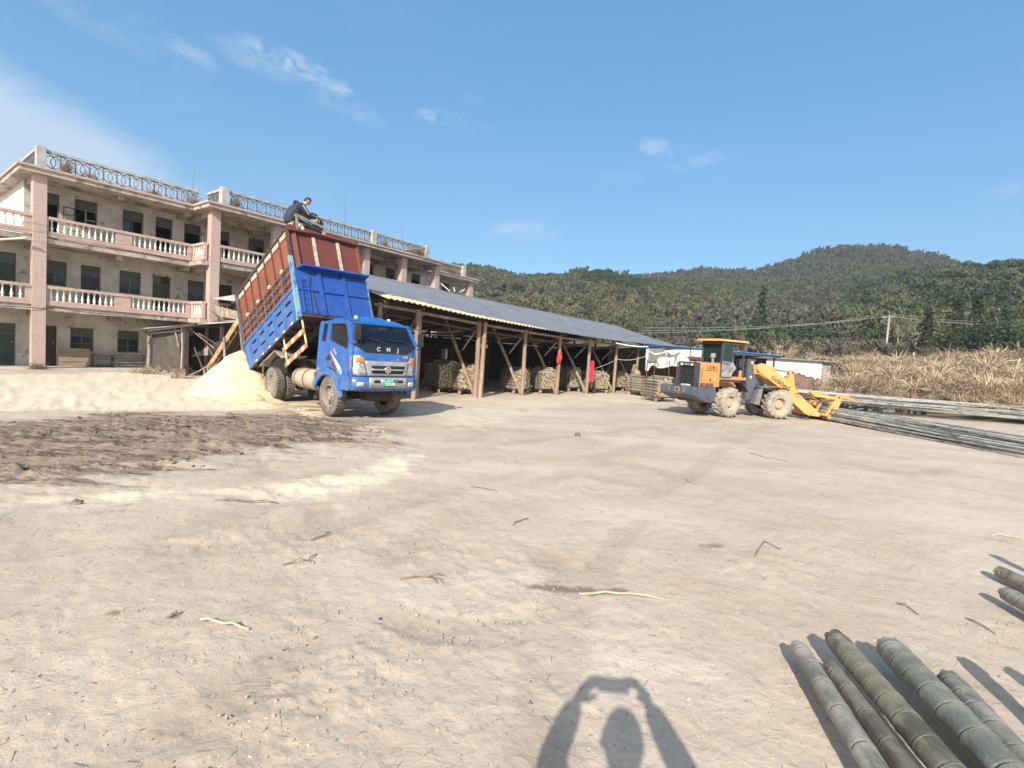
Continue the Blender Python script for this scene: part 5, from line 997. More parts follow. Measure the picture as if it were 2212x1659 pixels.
# chassis
for s_ in (-1,1): b=MB(); b.bar((-5.2,YC+.36*s_,.78),(.55,YC+.36*s_,.78),.07,.20); b.build('chassis_rail',DUST,TR)
b=MB()
for x in (-4.8,-3.9,-2.6,-1.3,.1): b.bar((x,YC-.35,.78),(x,YC+.35,.78),.08,.14)
b.build('cross_member',CHB,TR)
b=MB(); b.tube([(-3.86,YC-.75,.51),(-3.86,YC+.75,.51)],.075,10); b.lathe([(0,-.2),(.16,-.14),(.2,0),(.16,.14),(0,.2)],16,'y',(-3.86,YC,.5)); b.build('rear_axle',CHB,TR,True); b=MB(); b.bar((-.18,YC-.7,.46),(-.18,YC+.7,.46),.09,.10); b.build('front_axle',CHB,TR); b=MB(); b.tube([(-3.7,YC,.55),(-1.,YC,.72)],.05,10); b.build('drive_shaft',CHB,TR,True)
for s_ in (-1,1):
    for x in (-3.86,-.18):
        b=MB()
        for k in range(4): b.hexa([(x-.6+.09*k,YC+.42*s_-.035,.62-.028*k),(x+.6-.09*k,YC+.42*s_-.035,.62-.028*k),(x+.6-.09*k,YC+.42*s_+.035,.62-.028*k),(x-.6+.09*k,YC+.42*s_+.035,.62-.028*k),(x-.6+.09*k,YC+.42*s_-.035,.64-.028*k),(x+.6-.09*k,YC+.42*s_-.035,.64-.028*k),(x+.6-.09*k,YC+.42*s_+.035,.64-.028*k),(x-.6+.09*k,YC+.42*s_+.035,.64-.028*k)])
        b.build('leaf_spring',CHB,TR)
b=MB(); b.box(-.7,.7,YC-.33,YC+.33,.45,.95); b.build('engine',CHB,TR,bevel=.05)
b=MB(); b.lathe([(0,-.66),(.14,-.65),(.22,-.60),(.265,-.5),(.27,0),(.27,.5),(.265,.56),(.2,.64),(.1,.68),(0,.69)],26,'x',(-1.85,YC-.66,.82)); tk=b.build('tank',M('dusty_tank',(.46,.35,.25),(.38,.29,.21),s=2,c3=(.26,.12,.07),s3=2.2,thr3=(.60,.68),bump=.3,bs=30,rough=.85),TR,50)
b=MB()
for x in (-2.2,-1.65): b.lathe([(.273,-.025),(.283,-.025),(.283,.025),(.273,.025)],26,'x',(x,YC-.66,.82))
b.bar((-2.45,YC-.6,.53),(-1.2,YC-.5,.50),.05,.04); b.build('tank_strap',DUST,TR)
b=MB(); 
for i in range(5): b.box(-1.12,-.92,YC-.86+.0,YC-.66,.70+.075*i,.74+.075*i)
b.box(-1.1,-.94,YC-.84,YC-.68,.68,1.03); b.build('battery_box',CHB,TR); b=MB(); b.box(-2.7,-.9,YC-.3,YC+.8,.86,1.02); b.build('subframe_gear',DUST,TR,bevel=.03); b=MB(); b.box(-2.6,-1.2,YC+.5,YC+.9,.5,.95); b.build('side_tank',DUST,TR,bevel=.06)
b=MB(); b.tube([(-1.45,YC,.85),(-1.72,YC,1.72)],.075,14); b.build('hoist_cylinder',CHB,TR,True); b=MB(); b.tube([(-1.72,YC,1.72),(-1.98,YC,2.32)],.05,14); b.build('hoist_rod',CHROME,TR,True)
# cab shell
def cy(z,s_): return YC+s_*(HW-LEAN*(z-.8))
side=[(-.88,1.22),(-.88,2.22),(-.80,2.37),(.60,2.37),(.66,2.30),(.90,1.84),(.93,1.10),(.93,.78),(.46,.78)]
ARC=[(-.18+.70*math.cos(R_(a)),.52+.70*math.sin(R_(a))) for a in range(22,150,8)]
side=side+ARC+[(-.80,1.0),(-.88,1.0)] if False else [(-.88,1.05),(-.88,2.22),(-.80,2.37),(.60,2.37),(.66,2.30),(.90,1.84),(.93,1.10),(.93,.78),(.47,.78)]+ARC+[(-.82,1.0)]
doorwin=rounded([(-.205,1.90),(-.20,2.30),(.50,2.30),(.66,1.98),(.66,1.72)],.06); rearwin=rounded([(-.69,1.87),(-.61,2.30),(-.42,2.30),(-.47,1.87)],.04)
b=MB()
for s_ in (-1,1): panel(b,side,[doorwin,rearwin],lambda u,v,d:Vector((u,cy(v,s_)-s_*d,v)),0,.035)
b.add([(-.88,cy(z,s),z) for z in (1.05,2.25) for s in (-1,1)],[(0,1,3,2)])
cab_=b.build('cab',CB,TR,bevel=.008)
# roof with rounded crown
V=[];nx,ny=16,18; zx=lambda x: float(np.interp(x,(-.90,-.84,-.7,-.33,.3,.52,.64,.69),(2.28,2.38,2.455,2.51,2.50,2.46,2.40,2.345)))
for i in range(nx+1):
    x=-.90+1.59*i/nx
    for j in range(ny+1):
        t=-1+2*j/ny; hw=HW-.06; z=zx(x); e=abs(t)**5; V.append((x,YC+hw*t*(1-.02*e),max(2.33,z)-(max(2.33,z)-2.325)*e if True else z))
b=MB(); b.add(V,[(i*(ny+1)+j,(i+1)*(ny+1)+j,(i+1)*(ny+1)+j+1,i*(ny+1)+j+1) for i in range(nx) for j in range(ny)]); rf=b.build('cab_roof',CB,TR,True); rf.modifiers.new('s','SOLIDIFY').thickness=.03
b=MB(); b.hexa([(.1,YC-.3,2.49),(.45,YC-.26,2.46),(.45,YC+.26,2.46),(.1,YC+.3,2.49),(.14,YC-.26,2.54),(.38,YC-.22,2.52),(.38,YC+.22,2.52),(.14,YC+.26,2.54)]); b.build('roof_hatch',CB,rf,bevel=.02)
for y in (-.62,.30): b=MB(); b.lathe([(0,.06),(.03,.055),(.045,.03),(.05,0)],12,'z',(.36,y,2.47)); b.build('marker_lamp',M('marker_lens',(.75,.72,.68),rough=.2,bump=0),TR,True)
# front skin
def xf(y,z):
    a=abs(y-YC); base=float(np.interp(z,(.7,1.1,1.66,1.86),(.985,.98,.965,.93))); return base-max(0,a-.74)*.62-max(0,a-.5)*.06
def fpatch(name,mat,zs,ys,parent,off=0.,n=12,m_=4,th=.012,bev=0):
    """ys(z)->(y0,y1)"""
    V=[]
    for i in range(m_+1):
        z=zs[0]+(zs[1]-zs[0])*i/m_; y0,y1=ys(z)
        for j in range(n+1): y=y0+(y1-y0)*j/n; V.append((xf(y,z)+off,y,z))
    b=MB(); b.add(V,[(i*(n+1)+j,i*(n+1)+j+1,(i+1)*(n+1)+j+1,(i+1)*(n+1)+j) for i in range(m_) for j in range(n)]); o=b.build(name,mat,parent,50,fix=False); q=o.modifiers.new('s','SOLIDIFY'); q.thickness=th; q.offset=1; return o
fp=fpatch('front_panel',CB,(1.06,1.86),lambda z:(YC-.93,YC+.93),TR,0,24)
lin=lambda z,z0,a,z1,c: a+(c-a)*(z-z0)/(z1-z0)
fpatch('black_cowl',M('gloss_black',(.012,.013,.016),rough=.12,bump=0,coat=.5),(1.655,1.875),lambda z:(lin(z,1.655,-.66,1.875,-1.0),lin(z,1.655,.50,1.875,.84)),fp,.014,20,5)
fpatch('grille_surround',CHR,(1.10,1.46),lambda z:(lin(z,1.1,-.60,1.46,-.70),lin(z,1.1,.48,1.46,.56)),fp,.022,14,5,.02)
gr=fpatch('grille_opening',M('black_gap',(.012,.011,.01)),(1.16,1.35),lambda z:(lin(z,1.16,-.50,1.35,-.52),lin(z,1.16,.36,1.35,.42)),fp,.047,10,3,.004)
fpatch('grille_bar',CHR,(1.235,1.275),lambda z:(-.52,.40),gr,.054,10,2,.015)
b=MB(); b.lathe([(.062,0),(.085,.008),(.09,.02),(.082,.03),(.062,.03),(.06,.012)],28,'x',(1.035,YC-.0,1.255)); 
for k in range(4): a=R_(90*k); b.bar((1.055,YC+math.cos(a)*.05,1.255+math.sin(a)*.05),(1.055,YC+math.cos(a+PI/2)*.05,1.255+math.sin(a+PI/2)*.05),.016,.012,(1,0,0))
b.tube([(1.05,YC,1.23),(1.05,YC,1.28)],.012,6); b.build('emblem',CHROME,fp,30)
for s_,lab in ((-1,0),(1,0)):
    y_=lambda v: YC+s_*v
    srt=lambda a,c:(min(a,c),max(a,c))
    h=fpatch('headlight',M('lamp_reflector',(.62,.63,.64),(.34,.35,.36),s=16,thr=(.4,.6),rough=.18,metal=.5,bump=.5,bs=60),(1.10,1.58),lambda z:srt(y_(lin(z,1.1,.53,1.58,.67)),y_(.87)),fp,.02,8,6)
    fpatch('indicator',M('orange_lens',(.80,.19,.02),(.9,.28,.04),s=12,rough=.2,bump=.2),(1.42,1.535),lambda z:srt(y_(lin(z,1.42,.60,1.535,.64)),y_(.80)),h,.034,5,3)
# windscreen
b=MB(); ws=[(-.80,1.875),(.80,1.875),(.77,1.98),(.69,2.345),(-.69,2.345),(-.77,1.98)]; fw=lambda u,v,d:Vector((.925-(v-1.87)*.56+d-.02*abs(u)**3,YC+u,v))
GL=M('windscreen_glass',(.010,.016,.030),bump=0,rough=.06,alpha=.58,spec=.6); GS=M('side_glass',(.02,.022,.024),bump=0,rough=.06,alpha=.55,spec=.5)
panel(b,rounded(ws,.05),[],fw,0,.006); b.build('windscreen',GL,TR); b=MB(); panel(b,rounded([(-.93,1.86),(.93,1.86),(.80,2.39),(-.80,2.39)],.03),[rounded(ws,.05)],fw,-.012,.012); b.build('windscreen_frame',CB,TR); b=MB(); wb_=rounded([(-.82,1.865),(.82,1.865),(.79,1.99),(.71,2.358),(-.71,2.358),(-.79,1.99)],.05); panel(b,wb_,[rounded(ws,.05)],fw,.005,.02); b.build('windscreen_seal',BKP,TR)
for s_ in (-1,1):
    f_=lambda u,v,d:Vector((u,cy(v,s_)-s_*(.02+d),v)); b=MB(); panel(b,doorwin,[],f_,0,.005); b.build('door_glass',GS,TR); b=MB(); panel(b,rearwin,[],f_,0,.005); b.build('quarter_glass',GS,TR)
    sc_=lambda P,k:[(P_[0]+(P_[0]-sum(q[0] for q in P)/len(P))*k,P_[1]+(P_[1]-sum(q[1] for q in P)/len(P))*k) for P_ in P]
    b=MB(); f_=lambda u,v,d:Vector((u,cy(v,s_)+s_*d,v)); panel(b,sc_(doorwin,.05),[doorwin],f_,0,.006); panel(b,sc_(rearwin,.08),[rearwin],f_,0,.006); b.build('window_seal',BKP,TR)
    dr=[(-.27,1.26),(-.27,2.335),(.53,2.335),(.72,1.98),(.77,1.6),(.77,1.02),(.47,.98),(.30,1.20),(.05,1.27)]; b=MB(); o_=sc_(dr,.006); i_=sc_(dr,-.006); panel(b,o_,[i_],f_,0,.002); b.build('door_gap',BKP,TR)
    b=MB(); panel(b,rpoly(-.30,-.14,1.40,1.52,.05),[],f_,0,.02); b.build('door_handle',BKP,TR)
    # mirrors
    y0=cy(2.,s_)+s_*.16 if s_>0 else YC-.86; b=MB(); (b.box(.72,.80,y0,y0+.17,1.86,2.20) if s_>0 else b.box(1.0,1.07,YC-.95,YC-.76,1.93,2.29)); b.build('mirror',BKP,TR,bevel=.03); b=MB(); P1=[(.45,cy(2.35,s_),2.36),(.74,y0+.16,2.30),(.76,y0+.12,2.2)] if s_>0 else [(.42,YC-.88,2.40),(1.03,YC-.80,2.38),(1.04,YC-.80,2.0)]; P2=[(.80,cy(1.8,s_)-s_*.03,1.80),(.78,y0+s_*.06,1.80),(.76,y0+s_*.08,1.87)] if s_>0 else [(.88,YC-.90,1.87),(1.0,YC-.84,1.84),(1.04,YC-.84,1.94)]; b.tube(P1,.013,6); b.tube(P2,.013,6); b.build('mirror_arm',BKP,TR,True)
    # wheel-arch fender
    b=MB(); V=[]; A=[R_(a) for a in range(8,166,7)]
    for a in A:
        for (r,y) in ((.60,.02),(.60,-.035),(.70,-.045),(.76,-.03),(.76,.02)): V.append((-.22+r*1.06*math.cos(a),cy(.9,s_)-s_*y,.46+r*.98*math.sin(a)))
    b.add(V,[(i*5+j,(i+1)*5+j,(i+1)*5+j+1,i*5+j+1) for i in range(len(A)-1) for j in range(4)]); b.build('fender',CB,TR,45)
    b=MB(); b.box(-.75,.35,min(cy(.9,s_)-s_*.05,cy(.9,s_)-s_*.5),max(cy(.9,s_)-s_*.05,cy(.9,s_)-s_*.5),1.12,1.14); b.build('wheel_housing',CHB,TR)
    b=MB(); b.box(.44,.80,min(cy(.8,s_),cy(.8,s_)-s_*.2),max(cy(.8,s_),cy(.8,s_)-s_*.2),.74,.92); b.build('step',BKP,TR,bevel=.01)
b=MB(); b.add([(-.86,cy(1.1,-1),1.1),(-.86,cy(1.1,1),1.1),(.9,cy(1.1,1),1.1),(.9,cy(1.1,-1),1.1)],[(0,1,2,3)]); b.build('cab_floor',CHB,TR)
b=MB(); b.box(.45,.85,YC-.82,YC+.82,1.3,1.80); b.build('dashboard',M('grey_dash',(.08,.08,.085),(.06,.06,.06),s=4),TR,bevel=.05)
SEAT=M('seat_cover',(.42,.37,.32),(.30,.27,.24),s=5,bump=.2)
for y in (-.55,.38): b=MB(); b.box(-.5,.05,y-.24,y+.24,1.35,1.55); b.hexa([(-.62,y-.23,1.5),(-.45,y-.23,1.5),(-.45,y+.23,1.5),(-.62,y+.23,1.5),(-.72,y-.2,2.12),(-.60,y-.2,2.12),(-.60,y+.2,2.12),(-.72,y+.2,2.12)]); b.build('seat',SEAT,TR,bevel=.05)
b=MB(); b.lathe([(.19,-.012),(.205,0),(.19,.012),(.175,0),(.19,-.012)],24,'x'); q=b.build('steering_wheel',BKP,TR,True); q.location=(.38,.40,1.80); q.rotation_euler=(0,-.6,0)
b=MB(); b.box(.70,.84,YC-.62,YC-.1,1.885,1.895); b.box(.68,.84,YC-.02,YC+.45,1.885,1.895); b.build('dash_papers',M('white_paper',(.7,.7,.68),bump=0),TR)
b=MB(); b.box(.62,.64,YC-.08,YC+.17,2.22,2.29); b.build('sun_card',M('white_paper',(.7,.7,.68)),TR)
for p0,p1,p2 in (((.965,YC-.72,1.875),(.90,YC-.45,2.01),(.955,YC+.02,1.885)),((.96,YC+.72,1.87),(.90,YC+.45,1.98),(.915,YC+.02,1.99))): b=MB(); b.tube([p0,p1],.010,5); b.bar((p1[0]+.012,p1[1]-.0,p1[2]),(p2[0]+.01,p2[1],p2[2]),.016,.014); b.build('wiper',BKP,TR)
# bumper
def bpatch(name,mat,z0,z1,y0,y1,off,th=.02,n=14): 
    V=[]
    for i,z in enumerate((z0,(z0+z1)/2,z1)):
        for j in range(n+1): y=y0+(y1-y0)*j/n; a=abs(y-YC); V.append((1.03-max(0,a-.72)*.45-max(0,a-.86)*1.5+off-(.02 if i==0 else 0),y,z))
    b=MB(); b.add(V,[(i*(n+1)+j,i*(n+1)+j+1,(i+1)*(n+1)+j+1,(i+1)*(n+1)+j) for i in range(2) for j in range(n)]); o=b.build(name,mat,BP_ if name!='bumper' else TR,50,fix=False); q=o.modifiers.new('s','SOLIDIFY'); q.thickness=th; q.offset=-1; return o
BP_=None; BP_=bpatch('bumper',CB,.73,1.075,YC-.955,YC+.955,0,.05,24)
b=MB()
for s_ in (-1,1): y=YC+s_*.955; b.box(.50,.90,min(y,y-s_*.03),max(y,y-s_*.03),.735,1.07)
b.box(.5,.98,YC-.9,YC+.9,.76,.80); b.build('bumper_return',CB,BP_,bevel=.01)
bpatch('bumper_trim',CHR,.80,1.065,-.56,.50,.012,.02); bpatch('bumper_slot',M('black_gap',(.012,.011,.01)),.885,1.0,-.44,.37,.016,.004)
for y in (-.78,.62): 
    bpatch('fog_lamp',M('fog_lens',(.62,.60,.50),(.45,.43,.36),s=14,rough=.25,bump=.3),.83,.95,y-.09,y+.09,.01,.02,4)
bpatch('plate_holder',CHR,.90,1.02,-.26,.22,.022,.012,4)
pl=bpatch('number_plate',M('plate_green',(.0,.33,.20),(.0,.30,.18),s=8,bump=0,rough=.4),.84,1.02,-.165,.145,.035,.006,4)
WT=M('white_letter',(.80,.80,.78),bump=0,rough=.5)
def ftext(name,s,size,y,z,x,mat,par,bold=0.,space=1.): return text(name,s,size,mat,par,frame((x,y,z),(0,1,0),(0,0,1)),.003,space,bold)
ftext('plate_lettering','赣 C7',.062,-.01,.985,1.068,WT,pl,.001); ftext('plate_lettering','D2538',.098,-.01,.905,1.068,WT,pl,.0015,1.05)
for c,y in (('C',-.335),('N',-.065),('J',.205)): ftext('badge_letter',c,.135,y,1.742,.999,M('pale_letter',(.62,.66,.72),bump=0,rough=.3,metal=.3),fp,.004)
ftext('badge_letter','南骏',.075,.43,1.57,1.0,M('gold_letter',(.62,.42,.28),bump=0),fp)
b=MB(); b.hexa([(.99,.20,1.475),(.99,.25,1.475),(.985,.235,1.54),(.985,.215,1.54),(1.0,.20,1.475),(1.0,.25,1.475),(.995,.235,1.54),(.995,.215,1.54)]); b.build('rust_chip',M('rust_patch',(.40,.19,.11),(.5,.28,.18),s=20),fp)
# stickers and patches on the near door
RP=M('rust_patch',(.42,.20,.13),(.5,.28,.18),s=20); MAR=M('maroon_patch',(.18,.02,.025),bump=0)
fs_=lambda u,v,d:Vector((u,cy(v,-1)-d,v))
def decal(name,pts,mat,d=.004): b=MB(); panel(b,rounded(pts,.03,3),[],fs_,0,d); b.build(name,mat,cab_)
decal('paint_patch',[(.80,1.27),(.80,1.52),(.84,1.56),(.90,1.56),(.90,1.45),(.88,1.40),(.91,1.34),(.90,1.26),(.86,1.25)],RP)
decal('paint_patch',[(-.10,1.37),(.03,1.37),(.12,1.28),(.20,1.13),(.26,.98),(.22,.97),(.13,1.12),(.05,1.24),(-.06,1.31)],MAR,.006); decal('paint_patch',[(-.45,1.44),(-.36,1.50),(-.36,1.34),(-.41,1.37)],MAR); decal('paint_patch',[(-.84,1.10),(-.84,1.17),(-.70,1.19),(-.72,1.14),(-.80,1.13)],RP)
CO=M('sticker_white',(.74,.76,.78),bump=0,rough=.4); decal('sticker',[(-.17,1.64),(-.02,1.52),(.18,1.40),(.36,1.30),(.48,1.18),(.50,1.09),(.42,1.10),(.30,1.18),(.14,1.33),(-.05,1.50)],CO,.005)
decal('sticker',[(-.14,1.585),(.0,1.48),(.2,1.30),(.34,1.165),(.42,1.115),(.36,1.21),(.22,1.34),(.04,1.49)],M('sticker_yellow',(.75,.68,.40),bump=0),.008); decal('sticker',[(.32,1.20),(.42,1.12),(.49,1.10),(.47,1.19),(.40,1.24),(.36,1.22)],M('sticker_cyan',(.08,.42,.66),bump=0),.011); decal('sticker',[(-.18,1.62),(-.10,1.53),(.06,1.38),(.14,1.30),(.05,1.42),(-.08,1.56)],M('sticker_red',(.6,.05,.08),bump=0),.011)
text('sticker_lettering','bbdd',.10,M('sticker_pink',(.72,.50,.56),bump=0),cab_,frame((.07,cy(1.62,-1)-.006,1.62),(.78,0,-.62),(.62,0,.78)),.002)

# tipped body, built in its own tilted axes
TB=Matrix.Translation((-5.5,0,.87))@Matrix.Rotation(R_(-24.2),4,'Y')
Y0,Y1=-1.13,1.04
def tb(): m=MB(); m.T=TB; return m
BODYP={}
b=tb(); b.box(0,4.2,Y0+.06,Y1-.06,-.10,0); body=b.build('tipper_body',DK,TR)
b=tb(); [b.bar((0,y,-.19),(4.1,y,-.19),.09,.18) for y in (-.42,.30)]; b.build('body_beam',CHB,body)
b=tb(); [b.bar((x,Y0+.08,-.14),(x,Y1-.08,-.14),.07,.08) for x in np.arange(.2,4.2,.45)]; b.build('body_cross_member',CHB,body)
# near and far lower side with louvres
for s_,yy in ((-1,Y0),(1,Y1)):
    f_=lambda u,v,d:Vector((u,yy-s_*d,v)); H=[]
    for i in range(5):
        for j,v in enumerate((.20,.52)):
            u=.62+.68*i; H.append([(u,v),(u+.40,v+.0),(u+.40,v+.075),(u,v+.075)])
    b=tb(); panel(b,[(.0,-.12),(3.9,-.12),(3.9,.82),(.0,.82)],H,f_,0,.03); sd=b.build('body_side',FB,body)
    b=tb(); b.box(.45,3.9,min(yy-s_*.05,yy-s_*.07),max(yy-s_*.05,yy-s_*.07),.1,.7); b.build('louvre_shade_sheet',M('shaded_blue_backing',(.012,.03,.12),bump=0),sd)  # backing sheet coloured darker blue to put shade inside the louvres
    b=tb()
    for i in range(6): u=.55+.68*i-.06; b.bar((u,yy-s_*.0,-.1),(u,yy-s_*.0,.8),.05,.05,(0,1,0))
    b.bar((0,yy,.80),(4.,yy,.80),.06,.07); b.bar((0,yy,-.10),(3.9,yy,-.10),.05,.07); b.build('side_stiffener',FB,sd)
    b=tb(); b.box(3.9,4.2,min(yy,yy-s_*.05),max(yy,yy-s_*.05),-.12,.86); b.build('corner_plate',TQ,body,bevel=.01); b=tb(); b.bar((4.12,yy,-.1),(4.10,yy,1.74),.10,.10); b.build('corner_post',TQ,body)
    # red sheet and its posts
    f2=lambda u,v,d:Vector((u,yy-s_*(.05+d),v)); b=tb(); panel(b,[(-.02,.78),(4.15,.78),(4.12,2.62),(-.20,2.66)],[],f2,0,.02); rs=b.build('red_side',RD,body)
    b=tb()
    for i in range(8): u=-.12+4.2*i/7; b.bar((u+.06 if i else u+.1,yy-s_*.03,.82),(u,yy-s_*.03,2.64),.045,.045,(0,1,0))
    b.build('red_side_post',DK,rs); b=tb(); b.bar((-.24,yy-s_*.03,2.68),(4.14,yy-s_*.03,2.65),.07,.08); b.build('top_rail',DK,rs)
    for i in range(7):
        u0=-.12+4.2*i/7+.06; u1=-.12+4.2*(i+1)/7-.05; b=tb(); b.hexa([(u0,yy-s_*.045,2.46),(u1,yy-s_*.045,2.42),(u1,yy-s_*.02,2.42),(u0,yy-s_*.02,2.46),(u0,yy-s_*.045,2.60),(u1,yy-s_*.045,2.58),(u1,yy-s_*.02,2.58),(u0,yy-s_*.02,2.60)]); b.build('cream_board',CRM,rs)
    # rail extension
    b=tb()
    for i in range(7): u=.0+.67*i; b.bar((u+.02,yy,.80),(u,yy,1.52),.05,.04,(0,1,0))
    for v in (1.04,1.28,1.52): b.bar((-.05,yy,v),(4.08,yy,v),.03,.035)
    b.build('rail_extension',M('blue_grey_rail',(.09,.11,.155),(.13,.085,.07),s=7,bump=.2),body)
    b=tb(); 
    for i in range(4): u=.6+.95*i; b.tube([(u,yy-s_*-.02,1.55),(u+.07,yy-s_*-.02,1.60)],.045,7)
    b.build('sawdust_clump',MATS['sawdust'],body,True)
# conspicuity tape and light mudguard along the lower edge
for i in range(6): b=tb(); u=.7+.55*i; b.box(u,u+.16,Y0-.036,Y0-.03,-.13,-.08); b.k=1; b.box(u+.16,u+.30,Y0-.036,Y0-.03,-.13,-.08); b.build('reflective_tape',[M('tape_red',(.55,.05,.05),bump=0),M('tape_white',(.7,.7,.7),bump=0)],body)
# front of the body
b=tb(); b.box(4.14,4.2,Y0+.03,Y1-.03,-.05,1.32); fr_=b.build('body_front',BB_,body)
b=tb(); 
for y in (-.46,.27): b.bar((4.22,y,-.05),(4.22,y,1.3),.11,.06,(1,0,0))
b.bar((4.22,Y0+.05,.70),(4.22,Y1-.05,.70),.05,.06); b.build('front_rib',BB_,fr_)
b=tb(); b.hexa([(4.12,Y0+.02,1.30),(4.44,Y0+.16,1.31),(4.44,Y1-.02,1.31),(4.12,Y1-.02,1.30),(4.12,Y0+.02,1.335),(4.44,Y0+.16,1.345),(4.44,Y1-.02,1.345),(4.12,Y1-.02,1.335)]); b.bar((4.43,Y0+.16,1.325),(4.43,Y1-.02,1.325),.03,.05); b.build('front_lip',BB_,fr_)
b=tb(); [b.tube([(4.24,y,-.02),(4.27,y,1.05)],.010,5) for y in (Y0+.12,Y0+.30)]
for i in range(6): b.tube([(4.25,Y0+.12,.08+.18*i),(4.25,Y0+.30,.08+.18*i)],.009,5)
b.build('ladder',M('thin_blue_bar',(.03,.08,.35),bump=0),fr_); b=tb(); b.tube([(4.23,Y0+.42,1.05),(4.26,Y0+.34,1.0),(4.26,Y0+.40,.5),(4.26,Y0+.44,.0)],.012,6); b.build('hose',BKP,fr_,True)
b=tb(); b.box(3.98,4.06,Y0+.07,Y1-.07,.7,2.58); rfr=b.build('red_front',RDD,body)
b=tb(); b.hexa([(4.06,Y0+.07,1.2),(4.14,Y0+.26,1.2),(4.05,Y0+.26,1.2),(4.0,Y0+.07,1.2),(4.06,Y0+.07,2.56),(4.14,Y0+.24,2.56),(4.05,Y0+.24,2.56),(4.0,Y0+.07,2.56)]); b.build('folded_edge',RDD,rfr)
for y in (-.36,.37): b=tb(); b.box(4.06,4.10,y-.045,y+.045,1.0,2.5); b.build('cream_strap',CRM,rfr)
b=tb(); q=[(Y0,2.52),(Y0,2.70),(-.75,2.74),(-.3,2.74),(.2,2.66),(Y1,2.60),(Y1,2.50),(-.3,2.56)]; panel(b,q,[],lambda u,v,d:Vector((4.17-d,u,v)),0,.06); b.bar((4.18,Y0,2.55),(4.18,-.3,2.60),.03,.05); b.bar((4.18,-.3,2.60),(4.18,Y1,2.52),.03,.05); b.build('front_top_beam',RDD,rfr); b=tb(); b.bar((4.12,Y1-.03,.9),(4.12,Y1-.03,2.55),.06,.06); b.bar((4.12,Y0+.0,1.74),(4.12,Y0+.0,2.62),.075,.075); b.build('front_edge_post',DK,rfr)
# tailgate frame
b=tb()
for y in np.linspace(Y0+.03,Y1-.03,7): b.bar((-.08,y,-.05),(-.16,y,1.55),.045,.045)
for v in (.0,.32,.64,.96,1.28,1.54): b.bar((-.1-.05*v,Y0,v),(-.1-.05*v,Y1,v),.04,.04)
b.bar((-.05,Y0-.02,.8),(-.2,Y0-.02,2.68),.06,.05); b.bar((-.05,Y1+.02,.8),(-.2,Y1+.02,2.68),.06,.05); b.build('tailgate_frame',M('blue_grey_rail',(.09,.11,.155)),body); b=tb(); b.box(-.06,-.03,Y0+.03,Y1-.03,.55,1.5); b.build('tailgate_sheet',FB,body)
# load left in the body
b=tb(); n=20; V=[]
for i in range(n+1):
    for j in range(n+1): u=.6+3.35*i/n; y=Y0+.08+(Y1-Y0-.16)*j/n; V.append((u,y,.15+1.98*sstep(1.4,3.5,np.array(u))+.08*float(vnoise(np.array(u*4),np.array(y*4)))))
b.add(V,[(i*(n+1)+j,(i+1)*(n+1)+j,(i+1)*(n+1)+j+1,i*(n+1)+j+1) for i in range(n) for j in range(n)]); o=b.build('sawdust_load',MATS['sawdust'],None,True); o.location=TR.location; o.rotation_euler=TR.rotation_euler; tag(o,'sawdust still packed inside the tipped red body','sawdust')
# side guards of striped planks hanging below the body
def plank(p0,p1):
    b=MB(); p0,p1=Vector(p0),Vector(p1); n=9
    for i in range(n): b.k=i%3; b.bar(p0.lerp(p1,i/n),p0.lerp(p1,(i+1)/n),.025,.13,(0,0,1))
    return b.build('guard_plank',[M('guard_red',(.42,.14,.08),(.5,.24,.15),s=9),M('guard_cream',(.72,.60,.36),(.6,.48,.3),s=9),M('guard_orange',(.50,.24,.10),(.38,.17,.09),s=9)],TR)
plank((-2.90,Y0+.07,1.53),(-1.54,Y0+.07,2.13)); plank((-2.68,Y0+.07,1.12),(-1.33,Y0+.07,1.74))
for p_,q_ in (((-2.98,Y0+.10,1.95),(-2.62,Y0+.10,1.15)),((-1.80,Y0+.10,2.45),(-1.42,Y0+.10,1.72))): MB().bar(p_,q_,.03,.045).build('guard_post',M('guard_cream',(.6,.5,.3)),TR)
GM=M('grey_mudguard',(.36,.33,.28),(.25,.22,.19),s=5,bump=.3)
b=MB(); 
for y in (Y0+.12,): 
    P=[(-4.75,.98),(-3.60,1.50),(-3.05,1.32),(-2.75,1.38)]
    for a,c in zip(P,P[1:]): b.bar((a[0],y+.28,a[1]),(c[0],y+.28,c[1]),.60,.035,(0,0,1))
b.build('mudguard',GM,TR); b=MB(); b.box(-4.32,-3.15,Y0+.30,Y0+.34,.85,1.28); b.build('mudflap',M('black_gap',(.012,.011,.01)),TR); b=MB(); b.bar((-4.45,Y0+.1,.6),(-4.4,Y0+.1,1.2),.04,.04); b.bar((-5.1,YC-.5,.72),(-4.4,Y0+.1,.72),.05,.08); b.bar((-5.15,YC-.6,.66),(-5.15,YC+.6,.66),.08,.1); b.build('rear_bracket',DUST,TR)
b=MB(); b.box(-4.9,-2.9,YC-.3,YC+.3,.9,1.3); b.build('hinge_box',CHB,TR)

